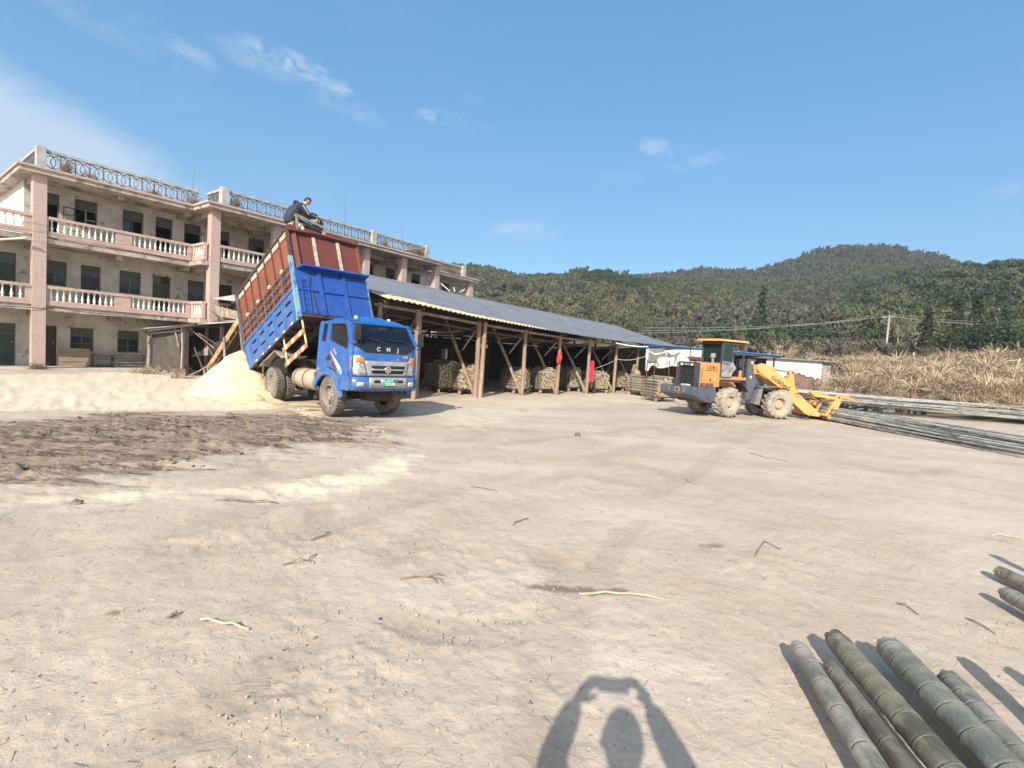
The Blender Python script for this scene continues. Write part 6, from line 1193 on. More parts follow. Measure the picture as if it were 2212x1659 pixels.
# ---------------------------------------------------------------- people (skinned skeletons)
def skin(name,verts,edges,radii,mat,parent=None,sub=1,root=0):
    me=bpy.data.meshes.new(name); me.from_pydata([tuple(v) for v in verts],edges,[]); me.materials.append(mat); o=bpy.data.objects.new(name,me); COL.objects.link(o)
    bpy.context.view_layer.objects.active=o; m=o.modifiers.new('skin','SKIN')
    if not me.skin_vertices: 
        bm=bmesh.new(); bm.from_mesh(me); bm.verts.layers.skin.verify(); bm.to_mesh(me); bm.free()
    for i,r in enumerate(radii): me.skin_vertices[0].data[i].radius=(r if isinstance(r,tuple) else (r,r))
    me.skin_vertices[0].data[root].use_root=True; m.use_smooth_shade=True; s=o.modifiers.new('sub','SUBSURF'); s.levels=sub; s.render_levels=sub
    if parent is not None: o.parent=parent
    return o
class Sk:
    def __init__(s): s.v=[];s.e=[];s.r=[]
    def add(s,p,r,par=None): s.v.append(Vector(p)); s.r.append(r); i=len(s.v)-1; (s.e.append((par,i)) if par is not None else None); return i
    def chain(s,par,pts):
        for p,r in pts: par=s.add(p,r,par)
        return par
SKIN=M('skin',(.52,.31,.21),(.46,.26,.18),s=9,bump=.05,rough=.55); HAIR=M('black_hair',(.012,.010,.010),(.025,.02,.018),s=30,bump=.5,rough=.6)
def hand(s,par,wr,d,side,down,k=1.,curl=.5):
    """wrist pos, direction, side axis, palm-down axis; five fingers"""
    d=Vector(d).normalized(); sd=Vector(side).normalized(); dn=Vector(down).normalized(); w=Vector(wr); palm=s.add(w+d*.05*k,.026*k,par)
    for i,(o,l) in enumerate(((-.028,.075),(-.010,.085),(.010,.08),(.028,.062))):
        b=w+d*.085*k+sd*o*k; s.chain(palm,[(b,.0105*k),(b+(d*(1-curl*.4)+dn*curl*.5)*l*.5*k,.0092*k),(b+(d*(1-curl*.8)+dn*curl*1.1)*l*.95*k,.0075*k)])
    t=w+d*.03*k-sd*.032*k; s.chain(palm,[(t,.012*k),(t+(d*.6-sd*.6+dn*.2)*.035*k,.010*k),(t+(d*.9-sd*.5+dn*.5)*.06*k,.008*k)])
def head(parent,c,fwd,up,k=1.,name='head_features'):
    f=Vector(fwd).normalized(); u=Vector(up); u=(u-f*f.dot(u)).normalized(); s=u.cross(f).normalized(); c=Vector(c); T=Matrix(((f.x,s.x,u.x,c.x),(f.y,s.y,u.y,c.y),(f.z,s.z,u.z,c.z),(0,0,0,1)))
    def blob(name,mat,ctr,rad,cut=None,n=18):
        b=MB(); b.T=T; V=[];F=[]
        for i in range(n//2+1):
            a=PI*i/(n//2)
            for j in range(n): t=2*PI*j/n; V.append((ctr[0]+rad[0]*math.sin(a)*math.cos(t),ctr[1]+rad[1]*math.sin(a)*math.sin(t),ctr[2]+rad[2]*math.cos(a)))
        for i in range(n//2):
            for j in range(n): F.append((i*n+j,(i+1)*n+j,(i+1)*n+(j+1)%n,i*n+(j+1)%n))
        if cut: F=[f_ for f_ in F if cut(Vector([sum(V[q][k_] for q in f_)/4 for k_ in range(3)]))]
        b.add(V,F); return b.build(name,mat,parent,True)
    blob('hair',HAIR,(-.012*k,0,.022*k),(.103*k,.083*k,.118*k),lambda p: p.z>(-.02+ (p.x+.02)*1.15)*k or p.x<-.045*k)
    for sg in (-1,1): blob('eye',M('eye_dark',(.03,.02,.018),bump=0),(.083*k,sg*.031*k,.012*k),(.010*k,.014*k,.007*k),n=8); blob('eyebrow',HAIR,(.088*k,sg*.032*k,.034*k),(.007*k,.02*k,.005*k),n=8)
    blob('mouth',M('lips',(.38,.15,.12),bump=0),(.083*k,0,-.055*k),(.010*k,.024*k,.006*k),n=8)
    return T
def headskin(s,neck,T,k):
    g=lambda *p:T@Vector(p)
    a=s.add(g(-.01*k,0,-.07*k),(.062*k,.062*k),neck); b=s.add(g(.0,0,-.01*k),(.078*k,.083*k),a); c=s.add(g(-.008*k,0,.055*k),(.083*k,.078*k),b); s.add(g(-.012*k,0,.095*k),(.05*k,.05*k),c)
    s.chain(a,[(g(.055*k,0,-.075*k),.028*k),(g(.068*k,0,-.088*k),.018*k)]); n=s.add(g(.085*k,0,-.005*k),.012*k,b); s.add(g(.108*k,0,-.022*k),.011*k,n)
    for sg in (-1,1): s.add(g(-.005*k,sg*.092*k,-.005*k),.018*k,b)
def headT(c,fwd,up): f=Vector(fwd).normalized(); u=Vector(up); u=(u-f*f.dot(u)).normalized(); s=u.cross(f).normalized(); c=Vector(c); return Matrix(((f.x,s.x,u.x,c.x),(f.y,s.y,u.y,c.y),(f.z,s.z,u.z,c.z),(0,0,0,1)))
# man on top of the body: local axes of the truck; he faces +y and bends over the winch
def topman():
    rt=Matrix.Rotation(PI/2-TH,3,'Z'); o=empty('person',(TO.x,TO.y,.13),PI/2-TH,label='person in a dark blue padded jacket bending over the winch atop the red body',cat='person')
    x=-3.05; s=Sk(); pel=s.add((x,-.93,5.08),(.11,.13)); ch=s.chain(pel,[((x,-.86,5.24),(.11,.14)),((x,-.76,5.42),(.12,.16)),((x,-.64,5.56),(.09,.12))]); nk=s.add((x,-.57,5.63),.05,ch)
    T=headT((x,-.46,5.74),(.15,.62,-.5),(0,.5,.8)); headskin(s,nk,T,.95)
    J=M('navy_jacket',(.022,.028,.045),(.035,.042,.062),s=12,bump=.5,bs=16,rough=.8); TRO=M('dark_trousers',(.03,.03,.035),bump=.1)
    j=Sk(); jp=j.add((x,-.99,4.94),(.165,.20)); jc=j.chain(jp,[((x,-.92,5.18),(.16,.20)),((x,-.82,5.40),(.17,.22)),((x,-.70,5.55),(.14,.18)),((x,-.60,5.61),(.08,.10))]); sh=3
    for sg in (-1,1):
        w0=Vector((x+sg*.17,-.68,5.52)); el=Vector((x+sg*.22,-.50,5.31)); wr=Vector((x+sg*.10+.08,-.28,5.27)); j.chain(sh,[(w0,.095),((w0+el)/2,.085),(el,.072),((el+wr)/2,.06),(wr,.045)])
        e=s.chain(3,[(w0,.04),(el,.035),(wr,.024)]); hand(s,e,wr,(.15,.85,-.3),(1,0,0),(0,.2,-1),.95,.8)
    for sg in (-1,1): s.chain(pel,[((x+sg*.09,-.94,4.92),.08),((x+sg*.10,-.88,4.60),.055),((x+sg*.10,-.93,4.28),.04),((x+sg*.10,-.82,4.22),.03)])
    skin('body',s.v,s.e,s.r,SKIN,o); skin('jacket',j.v,j.e,j.r,J,o)
    t=Sk(); tp=t.add((x,-.94,4.98),(.13,.15)); [t.chain(tp,[((x+sg*.09,-.93,4.84),.10),((x+sg*.10,-.88,4.58),.075),((x+sg*.10,-.93,4.30),.062)]) for sg in (-1,1)]; skin('trousers',t.v,t.e,t.r,TRO,o)
    head(o,T.translation,T.to_3x3()@Vector((1,0,0)),T.to_3x3()@Vector((0,0,1)),.95)
    h=Sk(); a=h.add((x-.10,-.80,5.60),.03); h.chain(a,[((x-.03,-.82,5.66),.045),((x+.05,-.80,5.66),.045),((x+.11,-.74,5.60),.03)]); skin('hood',h.v,h.e,h.r,J,o)
    b=MB(); WP=M('white_stripe',(.75,.76,.78),bump=0)
    for i in range(5): q=Vector((x+.245,-.70+.035*i,5.54-.045*i)); b.bar(q+Vector((0,0,0)),q+Vector((.0,.034,-.044)),.012,.062,(1,0,0))
    b.build('sleeve_stripe',WP,o)
topman()
def winch():
    o=empty('winch',(TO.x,TO.y,0),PI/2-TH,label='grey motor winch with a black roller standing on the front edge of the red body',cat='winch'); GF=M('worn_grey_green',(.26,.27,.22),(.17,.17,.14),s=8,bump=.3); BR=M('pale_cloth',(.62,.55,.40),(.5,.43,.3),s=9,bump=.5,bs=14); x=-2.86
    b=MB(); b.bar((x+.05,-.86,5.36),(x+.05,-.02,5.17),.06,.07); b.bar((x-.30,-.86,5.36),(x-.30,-.02,5.17),.06,.07)
    for y,z in ((-.86,5.36),(-.04,5.17)): b.bar((x+.05,y,z),(x-.30,y,z),.06,.06); b.bar((x+.05,y,z),(x+.07,y+.02,4.93),.05,.06); b.bar((x-.30,y,z),(x-.30,y,4.93),.05,.06)
    b.build('frame',GF,o); b=MB(); b.tube([(x+.02,-.62,5.15),(x+.02,-.14,5.06)],.085,16); b.build('roller',BKP,o,True)
    b=MB(); b.tube([(x-.12,-.70,5.44),(x-.12,-.46,5.40)],.10,14); b.build('motor',BKP,o,True); b=MB(); b.lathe([(0,-.02),(.16,-.02),(.17,0),(.16,.02),(0,.02)],20,'x',(x-.1,-.18,5.30)); b.build('pulley',BKP,o,True); b=MB(); b.box(x-.22,x+.02,-.42,-.22,5.27,5.42); b.build('gearbox',M('gearbox_grey',(.38,.38,.36),(.2,.2,.19),s=9),o,bevel=.03); b=MB(); b.tube([(x-.05,-.56,5.47),(x-.02,-.36,5.53),(x-.0,-.24,5.49)],.03,8); b.build('lever',BKP,o,True)
    b=MB(); 
    for (y,z,r) in ((-.78,5.08,.07),(-.68,5.02,.08),(-.08,5.0,.06),(.03,4.96,.05)): b.lathe([(0,-r),(r*.8,-r*.6),(r,0),(r*.7,r*.7),(0,r)],9,'z',(x+.03,y,z))
    b.build('rag',BR,o,True)
winch()
# ---------------------------------------------------------------- yellow wheel loader
LP=Vector((8.85,20.09,0)); LR=R_(60); LF=R_(83)
LD=empty('wheel_loader',tuple(LP),PI/2-LR,label='yellow wheel loader with a dusty grey counterweight, gripping a bundle of long bamboo',cat='wheel loader')
ORG=M('loader_orange',(.60,.285,.085),(.52,.245,.075),s=1.5,c3=(.52,.25,.09),s3=4,thr3=(.58,.75),rough=.5,bump=.05,coat=.15)
YEL=M('loader_yellow',(.70,.355,.105),(.63,.31,.09),s=1.5,c3=(.50,.24,.09),s3=3.5,thr3=(.60,.74),rough=.5,bump=.05,coat=.1)
[dirt(q,.2,2.6,(.42,.36,.28),.7,6) for q in (ORG,YEL)]
SLT=M('loader_slate',(.088,.10,.125),(.065,.075,.095),s=3,c3=(.27,.135,.09),s3=1.6,thr3=(.60,.70),rough=.6,bump=.15,bs=20); SL2=M('loader_dark_grey',(.050,.056,.070),(.035,.04,.05),s=3,c3=(.16,.14,.12),s3=2,thr3=(.55,.8),rough=.6,bump=.1)
LTY=M('loader_tyre',(.36,.325,.265),(.24,.215,.175),s=4,c3=(.42,.38,.31),s3=2.5,bump=.3,bs=30,rough=.97); LRM=M('loader_rim',(.52,.44,.33),(.44,.36,.26),s=4,bump=.2); LHB=M('loader_hub',(.56,.35,.22),(.48,.30,.19),s=4,bump=.2)
LY=-.10
FRM=Matrix.Rotation(LR-LF,4,'Z')       # front frame turned against the rear one
def lm(front=False): m=MB(); m.T=FRM if front else None; return m
def lwheel(x,y,side,front):
    r=.568; w=.40; c=Vector((x,y,r)); s=side; m=lm(front)
    m.lathe([(r*.50,-w*.40),(r*.56,-w*.47),(r*.75,-w*.54),(r*.89,-w*.48),(r*.93,-w*.38),(r*.935,0),(r*.93,w*.38),(r*.89,w*.48),(r*.75,w*.54),(r*.56,w*.47),(r*.50,w*.40)],44,'y',c); ty=m.build('tyre',LTY,None,45)
    m=lm(front); m.lathe([(r*.52,s*w*.43),(r*.47,s*w*.44),(r*.44,s*w*.32),(r*.42,s*w*.02),(r*.40,-s*w*.1),(r*.1,-s*w*.1),(0,-s*w*.1)],32,'y',c); wh=m.build('wheel',LRM,LD,35); ty.parent=wh
    m=lm(front); m.lathe([(r*.30,-s*w*.08),(r*.30,s*w*.16),(r*.26,s*w*.24),(r*.16,s*w*.28),(0,s*w*.28)],24,'y',c)
    for k in range(10): a=2*PI*k/10; m.tube([(c.x+math.cos(a)*r*.24,c.y+s*w*.22,c.z+math.sin(a)*r*.24),(c.x+math.cos(a)*r*.24,c.y+s*w*.29,c.z+math.sin(a)*r*.24)],.012,6)
    m.build('hub',LHB,wh,35); m=MB(); n=15
    for k in range(n):
        for sg in (-1,1):
            a=2*PI*(k+.25*sg)/n; T=(FRM if front else Matrix.Identity(4))@Matrix.Translation(c)@Matrix.Rotation(a,4,'Y'); m.T=T
            dx=.075
            for (y0,y1,x0,x1) in ((.02,.28,0,dx*.45),(.28,.52,dx*.45,dx*1.45)):
                ya,yb=sg*w*y0,sg*w*y1; rb=r*.90; rt=r*1.0-(.02 if y1>.4 else 0); rt0=r*1.0
                m.hexa([(x0-.026,ya,rb),(x0+.026,ya,rb),(x1+.028,yb,rb-.03),(x1-.028,yb,rb-.03),(x0-.022,ya,rt0),(x0+.022,ya,rt0),(x1+.023,yb,rt),(x1-.023,yb,rt)])
    m.build('tread',LTY,wh)
for s_ in (-1,1): lwheel(-1.28,LY+s_*.62,s_,False); lwheel(1.44,LY+s_*.62,s_,True)
# rear frame, counterweight
def yy(a): return LY+a
cw=lm(); P=[(-3.36,.80),(-3.36,1.09),(-2.20,1.11),(-2.20,.60),(-2.42,.545),(-2.80,.60)]
for (y0,y1,k) in ((-.80,.80,0),): panel(cw,P,[],lambda u,v,d:Vector((u+.0,yy(-.80)+d*1.60,v)),0,1)
cwo=cw.build('counterweight',SLT,LD,bevel=.04)
m=lm()
for y in (-.35,.33):
    for z in (.93,1.02): m.lathe([(0,-.01),(.028,-.008),(.028,.008),(0,.01)],10,'x',(-3.375,yy(y),z))
m.build('bolt',M('pale_bolt',(.3,.29,.26)),cwo); m=lm(); m.box(-3.372,-3.358,yy(-.14),yy(.06),.90,1.04); m.build('rust_surround',M('rust_patch',(.42,.20,.13),(.5,.28,.18),s=20),cwo); m=lm(); m.box(-3.378,-3.362,yy(-.10),yy(.02),.93,1.01); m.build('tow_hole',M('black_gap',(.012,.011,.01)),cwo)
m=lm(); m.box(-2.9,.1,yy(-.33),yy(.33),.55,.95); m.build('rear_frame',SL2,LD,bevel=.03); m=lm(); m.tube([(-1.28,yy(-.5),.568),(-1.28,yy(.5),.568)],.11,12); m.build('rear_axle',SL2,LD,True); m=lm(True); m.tube([(1.44,yy(-.5),.568),(1.44,yy(.5),.568)],.11,12); m.build('front_axle',SL2,LD,True)
m=lm(); m.tube([(-.3,yy(0),.75),(.35,yy(0),.75)],.13,12); m.box(-.08,.08,yy(-.1),yy(.1),.45,1.1); m.build('articulation_joint',SL2,LD,True)
# hood
H0,H1,HY0,HY1=-2.72,-1.58,yy(-.42),yy(.42)
f_=lambda u,v,d:Vector((u,HY0+d,v))
m=lm(); SLOT=[[(-2.64,1.24+.068*i),(-2.50,1.34+.068*i),(-2.50,1.375+.068*i),(-2.64,1.275+.068*i)] for i in range(8)]
for a,sg in ((HY0,1),(HY1,-1)): panel(m,rounded([(H0,1.11),(H0,1.97),(H1,1.985),(H1,1.11)],.03),SLOT,lambda u,v,d:Vector((u,a+sg*d,v)),0,.03)
hd=m.build('hood',ORG,LD); m=lm(); m.hexa([(H0,HY0+.0,1.95),(H1,HY0+.0,1.965),(H1,HY1,1.965),(H0,HY1,1.95),(H0,HY0+.05,1.995),(H1,HY0+.05,2.01),(H1,HY1-.05,2.01),(H0,HY1-.05,1.995)]); m.build('hood_top',ORG,hd,bevel=.02)
m=lm(); m.box(H0+.03,H1,HY0+.1,HY1-.1,1.12,1.9); m.build('engine_block',M('black_gap',(.012,.011,.01)),LD)
m=lm(); o_=rpoly(-2.44,-1.70,1.24,1.90,.03); panel(m,o_,[],f_,-.014,0); hdoor=m.build('hood_door',ORG,hd,bevel=.006); m=lm(); panel(m,rpoly(-2.40,-1.74,1.73,1.88,.01),[],f_,-.02,-.013); m.build('door_panel',M('loader_panel_orange',(.62,.27,.06),bump=0),hd); m=lm(); panel(m,rpoly(-2.42,-1.72,1.705,1.72,.004),[],f_,-.02,-.013); panel(m,rpoly(-2.14,-2.08,1.30,1.42,.008),[],f_,-.02,-.013); m.build('door_trim',M('dark_trim',(.05,.03,.02),bump=0),hd)  # upper door panel in a slightly more saturated orange
m=lm(); panel(m,rpoly(-1.90,-1.84,1.37,1.43,.01),[],f_,-.02,-.013); m.build('notice',M('white_paper',(.7,.7,.68)),hd); DKL=M('dark_lettering',(.06,.035,.02),bump=0)
text('hood_lettering','山东鲁工',.150,DKL,hd,frame((-2.06,HY0-.021,1.805),(1,0,0),(0,0,1)),.002,1.12,.002); text('hood_lettering','936',.12,M('faint_lettering',(.55,.27,.09),bump=0),hd,frame((-2.06,HY0-.021,1.56),(1,0,0),(0,0,1)),.002)
# radiator end
m=lm(); panel(m,rounded([(HY0-.02,1.10),(HY0-.02,1.99),(HY1+.02,1.99),(HY1+.02,1.10)],.05),[rpoly(HY0+.10,HY1-.07,1.14,1.84,.02)],lambda u,v,d:Vector((H0-.16+d,u,v)),0,.17); gs=m.build('grille_frame',SL2,LD,bevel=.02)
m=lm(); 
for i in range(15): z=1.18+.045*i; m.bar((H0-.10,HY0+.1,z),(H0-.10,HY1-.07,z),.03,.022)
for i in range(9): y=HY0+.14+.075*i; m.bar((H0-.09,y,1.15),(H0-.09,y,1.84),.02,.012,(1,0,0))
m.build('grille',M('grille_black',(.028,.028,.03),(.06,.055,.05),s=12),gs); m=lm(); m.box(H0-.04,H0-.0,HY0+.1,HY1-.07,1.14,1.84); m.build('radiator',M('black_gap',(.012,.011,.01)),gs)
m=lm(); m.box(H0-.175,H0-.158,HY0+.14,HY1-.10,1.845,1.94); m.build('badge_plate',BKP,gs); m=lm(); m.box(H0-.18,H0-.17,HY1-.23,HY1-.11,1.85,1.935); m.box(H0-.18,H0-.17,HY0+.15,HY0+.26,1.85,1.935); m.build('badge_end',M('badge_cream',(.62,.56,.36),(.5,.42,.2),s=20),gs)
BT=lambda s,size,y,z,mat: text('grille_lettering',s,size,mat,gs,frame((H0-.182,y,z),(0,-1,0),(0,0,1)),.003,1.1,.002)
BT('BASZ',.085,yy(.01),1.892,M('grey_letter',(.45,.45,.45),bump=0)); BT('GKDZ0008',.085,yy(.0),1.135,WT)
# exhaust and air filter on the hood
m=lm(); m.tube([(-2.35,yy(.32),2.12),(-2.35,yy(-.18),2.10)],.085,14); m.tube([(-2.35,yy(.1),1.99),(-2.35,yy(.1),2.1)],.04,8); m.tube([(-2.35,yy(.32),2.12),(-2.38,yy(.46),2.16)],.035,8); m.build('muffler',M('rust_muffler',(.12,.07,.055),(.08,.05,.04),s=8,bump=.3),LD,True)
m=lm(); m.lathe([(0,0),(.05,0),(.05,.2),(.10,.22),(.105,.27),(.08,.3),(.10,.32),(.09,.37),(0,.38)],18,'z',(-1.85,yy(-.26),1.99)); m.build('air_filter',M('grey_filter',(.28,.28,.27),(.2,.2,.19),s=5),LD,35)
m=lm(); m.box(-2.9,-2.62,yy(.44),yy(.66),1.12,1.34); m.build('battery_box',SL2,LD,bevel=.02); m=lm(); m.box(-2.65,-2.2,yy(-.66),yy(-.44),1.115,1.25); m.build('tool_box',M('rusty_tool_box',(.10,.06,.05),(.2,.12,.09),s=7),LD,bevel=.01)
# cab
cx0,cx1,cyn,cyf=-1.56,-.36,yy(-.44),yy(.44); FRb=M('cab_frame_grey',(.045,.05,.06),(.07,.07,.075),s=4,rough=.6,bump=.05)
m=lm()
for (x,y) in ((cx0,cyn),(cx0,cyf)): m.bar((x,y,1.5),(x,y,2.80),.07,.07,(1,0,0))
for y in (cyn,cyf): m.bar((cx1+.12,y,1.5),(cx1,y,2.78),.06,.07,(1,0,0)); m.bar((-.98,y,1.5),(-.98,y,2.8),.04,.045,(1,0,0)); m.bar((cx0,y,2.77),(cx1,y,2.77),.06,.08); m.bar((cx0,y,1.97),(-.98,y,1.97),.03,.04)
for x in (cx0,cx1): m.bar((x,cyn,2.77),(x,cyf,2.77),.06,.08)
m.bar((cx0,cyn,2.02),(cx0,cyf,2.02),.05,.07); m.bar((cx1+.08,cyn,1.6),(cx1+.08,cyf,1.6),.05,.07); cbf=m.build('cab_frame',FRb,LD,bevel=.008)
TEAL=M('cab_glass_green',(.018,.036,.032),bump=0,rough=.08,alpha=.8,spec=.6)
m=lm(); m.box(cx0-.004,cx0+.004,cyn+.035,cyf-.035,2.05,2.73); m.build('rear_glass',TEAL,LD); m=lm(); m.box(cx0+.04,-1.0,cyn-.004,cyn+.004,2.0,2.73); m.build('side_glass',M('cab_glass_dark',(.014,.034,.032),bump=0,rough=.08,alpha=.9),LD); m=lm(); m.box(cx0+.04,-.45,cyf-.004,cyf+.004,2.0,2.73); m.build('side_glass',TEAL,LD)
m=lm(); m.hexa([(cx0-.30,yy(-.56),2.83),(cx1+.22,yy(-.56),2.84),(cx1+.22,yy(.56),2.84),(cx0-.30,yy(.56),2.83),(cx0-.26,yy(-.52),2.91),(cx1+.18,yy(-.50),2.92),(cx1+.18,yy(.50),2.92),(cx0-.26,yy(.52),2.91)]); m.build('cab_roof',YEL,LD,bevel=.02); m=lm(); m.box(cx0-.05,cx1+.05,cyn-.02,cyf+.02,2.79,2.835); m.build('roof_liner',BKP,LD)
m=lm(); m.hexa([(cx0,cyn-.01,1.40),(cx1+.3,cyn-.01,1.40),(cx1+.3,cyf,1.40),(cx0,cyf,1.40),(cx0,cyn-.01,1.53),(cx1+.3,cyn-.01,1.53),(cx1+.3,cyf,1.53),(cx0,cyf,1.53)]); m.box(-.50,-.34,cyn-.012,cyn+.03,1.53,1.78); m.box(-1.56,-1.40,cyn-.012,cyn+.03,1.53,1.97); m.box(cx0,-.3,cyn+.1,cyf-.1,1.12,1.40); m.build('cab_base',ORG,LD,bevel=.015)
dp=lm(); panel(dp,rounded([(-1.60,1.50),(-1.58,2.10),(-.98,2.06),(-.80,1.85),(-.95,1.70),(-1.06,1.52)],.05),[],lambda u,v,d:Vector((u,cyn-.05-d,v)),0,.03); dpo=dp.build('cab_door',M('door_grey',(.34,.34,.33),(.20,.20,.20),s=3,c3=(.1,.1,.1),s3=5,bump=.15),LD,bevel=.01)
m=lm(); 
for i in range(3): m.lathe([(0,-.008),(.035,-.006),(.035,.006),(0,.008)],12,'y',(-1.50+.14*i,cyn-.085,2.0))
m.bar((-.85,cyn-.07,1.8),(-.62,cyn-.02,1.55),.06,.04); m.build('door_fitting',BKP,dpo)
m=lm(); m.box(-1.35,-.95,yy(-.2),yy(.22),1.53,1.72); m.box(-1.42,-1.30,yy(-.2),yy(.22),1.7,2.25); m.build('seat',M('black_seat',(.03,.03,.032)),LD,bevel=.04); m=lm(); m.tube([(-.55,yy(0),1.5),(-.68,yy(0),1.95)],.04,8); m.lathe([(.15,-.01),(.165,0),(.15,.01)],18,'z',(-.68,yy(0),1.97)); m.box(-.6,-.42,yy(-.3),yy(.3),1.5,1.85); m.build('steering_console',BKP,LD,True)
m=lm(); m.bar((cx0,cyf,2.74),(cx0+.0,yy(1.06),2.72),.03,.03); m.bar((cx0,cyf,2.05),(cx0,yy(1.06),2.03),.025,.025); m.bar((cx0,yy(1.06),2.03),(cx0,yy(1.06),2.73),.03,.03,(1,0,0)); m.build('open_door_frame',FRb,LD)
# operator seen through the glass
def operator():
    rz=PI/2-LR; o=empty('person',tuple(LP),rz,label='driver in a pale green top seated inside the loader cab',cat='person'); s=Sk(); y=yy(.02); pel=s.add((-1.18,y,1.84),(.12,.13)); ch=s.chain(pel,[((-1.18,y,2.05),(.11,.14)),((-1.15,y,2.22),(.12,.16)),((-1.14,y,2.32),(.09,.12))]); nk=s.add((-1.13,y,2.40),.05,ch); T=headT((-1.10,y,2.52),(1,0,-.1),(0,0,1)); headskin(s,nk,T,.92)
    j=Sk(); jp=j.add((-1.18,y,1.86),(.15,.16)); j.chain(jp,[((-1.18,y,2.06),(.14,.17)),((-1.15,y,2.22),(.14,.18)),((-1.13,y,2.33),(.07,.09))])
    for sg in (-1,1):
        w0=Vector((-1.15,y+sg*.18,2.22)); el=Vector((-1.0,y+sg*.22,1.98)); wr=Vector((-.78,y+sg*.12,2.0)); j.chain(2,[(w0,.06),(el,.05),(wr,.038)]); e=s.chain(2,[(w0,.035),(el,.032),(wr,.022)]); hand(s,e,wr,(1,0,0),(0,sg,0),(0,0,-1),.9,.9); s.chain(pel,[((-1.1,y+sg*.1,1.80),.08),((-.75,y+sg*.11,1.78),.065),((-.68,y+sg*.11,1.55),.05)])
    skin('body',s.v,s.e,s.r,SKIN,o); skin('shirt',j.v,j.e,j.r,M('pale_green_shirt',(.10,.42,.34),(.08,.36,.30),s=8,bump=.2),o); head(o,T.translation,(1,0,-.1),(0,0,1),.92)
operator()
# fenders, steps, tanks
for s_ in (-1,1):
    m=lm(); a,c=sorted((yy(s_*.44),yy(s_*.84))); P=[(-1.62,1.27),(-1.55,1.33),(-.80,1.33),(-.50,1.05),(-.45,.98)]
    for p,q in zip(P,P[1:]): m.hexa([(p[0],a,p[1]),(q[0],a,q[1]),(q[0],c,q[1]),(p[0],c,p[1]),(p[0],a,p[1]+.03),(q[0],a,q[1]+.03),(q[0],c,q[1]+.03),(p[0],c,p[1]+.03)])
    m.build('fender',SL2,LD)
    m=lm(True); a,c=sorted((yy(s_*.42),yy(s_*.82))); P=[(.55,1.18),(1.2,1.23),(1.62,1.20),(1.75,1.14)]
    for p,q in zip(P,P[1:]): m.hexa([(p[0],a,p[1]),(q[0],a,q[1]),(q[0],c,q[1]),(p[0],c,p[1]),(p[0],a,p[1]+.03),(q[0],a,q[1]+.03),(q[0],c,q[1]+.03),(p[0],c,p[1]+.03)])
    a,c=sorted((yy(s_*.50),yy(s_*.74))); m.hexa([(.35,a,.55),(.60,a,.50),(.60,c,.50),(.35,c,.55),(.60,a,1.2),(.72,a,1.2),(.72,c,1.2),(.60,c,1.2)]); m.build('front_fender',M('dusty_slate',(.13,.13,.135),(.20,.19,.17),s=3),LD)
m=lm(); m.tube([(-.36,yy(-.46),.85),(-.36,yy(-.46),1.15)],.075,12); m.build('oil_filter',M('oil_brown',(.30,.22,.10),(.2,.15,.1),s=5),LD,True); m=lm(); m.tube([(-.36,yy(-.545),.93),(-.36,yy(-.545),1.10)],.026,8); m.build('filter_label',M('label_yellow',(.8,.45,.04),bump=0),LD)
m=lm(); m.box(-.62,-.12,yy(-.55),yy(-.3),.45,.82); m.tube([(-.25,yy(-.5),.8),(.1,yy(-.42),.95),(.35,yy(-.35),1.0)],.025,6); m.tube([(-.25,yy(-.45),1.1),(.1,yy(-.35),1.15),(.35,yy(-.25),1.2)],.02,6); m.build('hose_and_tank',M('greasy_black',(.05,.045,.04),(.14,.12,.10),s=5,bump=.3),LD,bevel=.01)
# mast of the front frame
YN=yy(-.36)
for s_ in (-1,1):
    m=lm(True); P=[(.26,2.26),(.58,2.24),(.50,2.10),(.47,1.85),(.58,1.60),(.74,1.38),(.80,1.18),(.70,1.0),(.50,.70),(.30,.62),(.22,.9)]; yb=yy(s_*.34); panel(m,P,[],lambda u,v,d:Vector((u,yb-s_*d,v)),0,.06); pm=m.build('mast_plate',SLT if s_<0 else SL2,LD,bevel=.008)
    m=lm(True)
    for z in (2.12,1.56): m.lathe([(0,-.012),(.05,-.01),(.05,.01),(0,.012)],16,'y',(.40,yb+s_*.008,z)); m.bar((.40,yb+s_*.01,z-.1),(.40,yb+s_*.01,z),.045,.02,(1,0,0))
    m.build('pin',M('pale_pin',(.45,.44,.40)),pm); m=lm(True); m.bar((.20,yb-s_*.0,.8),(.20,yb,2.25),.10,.07,(1,0,0)); m.build('mast_edge',FRb,pm)
m=lm(True); m.box(.22,1.9,yy(-.30),yy(.30),.50,.95); m.box(.25,.55,yy(-.3),yy(.3),.95,1.9); m.build('front_frame',SL2,LD,bevel=.03)
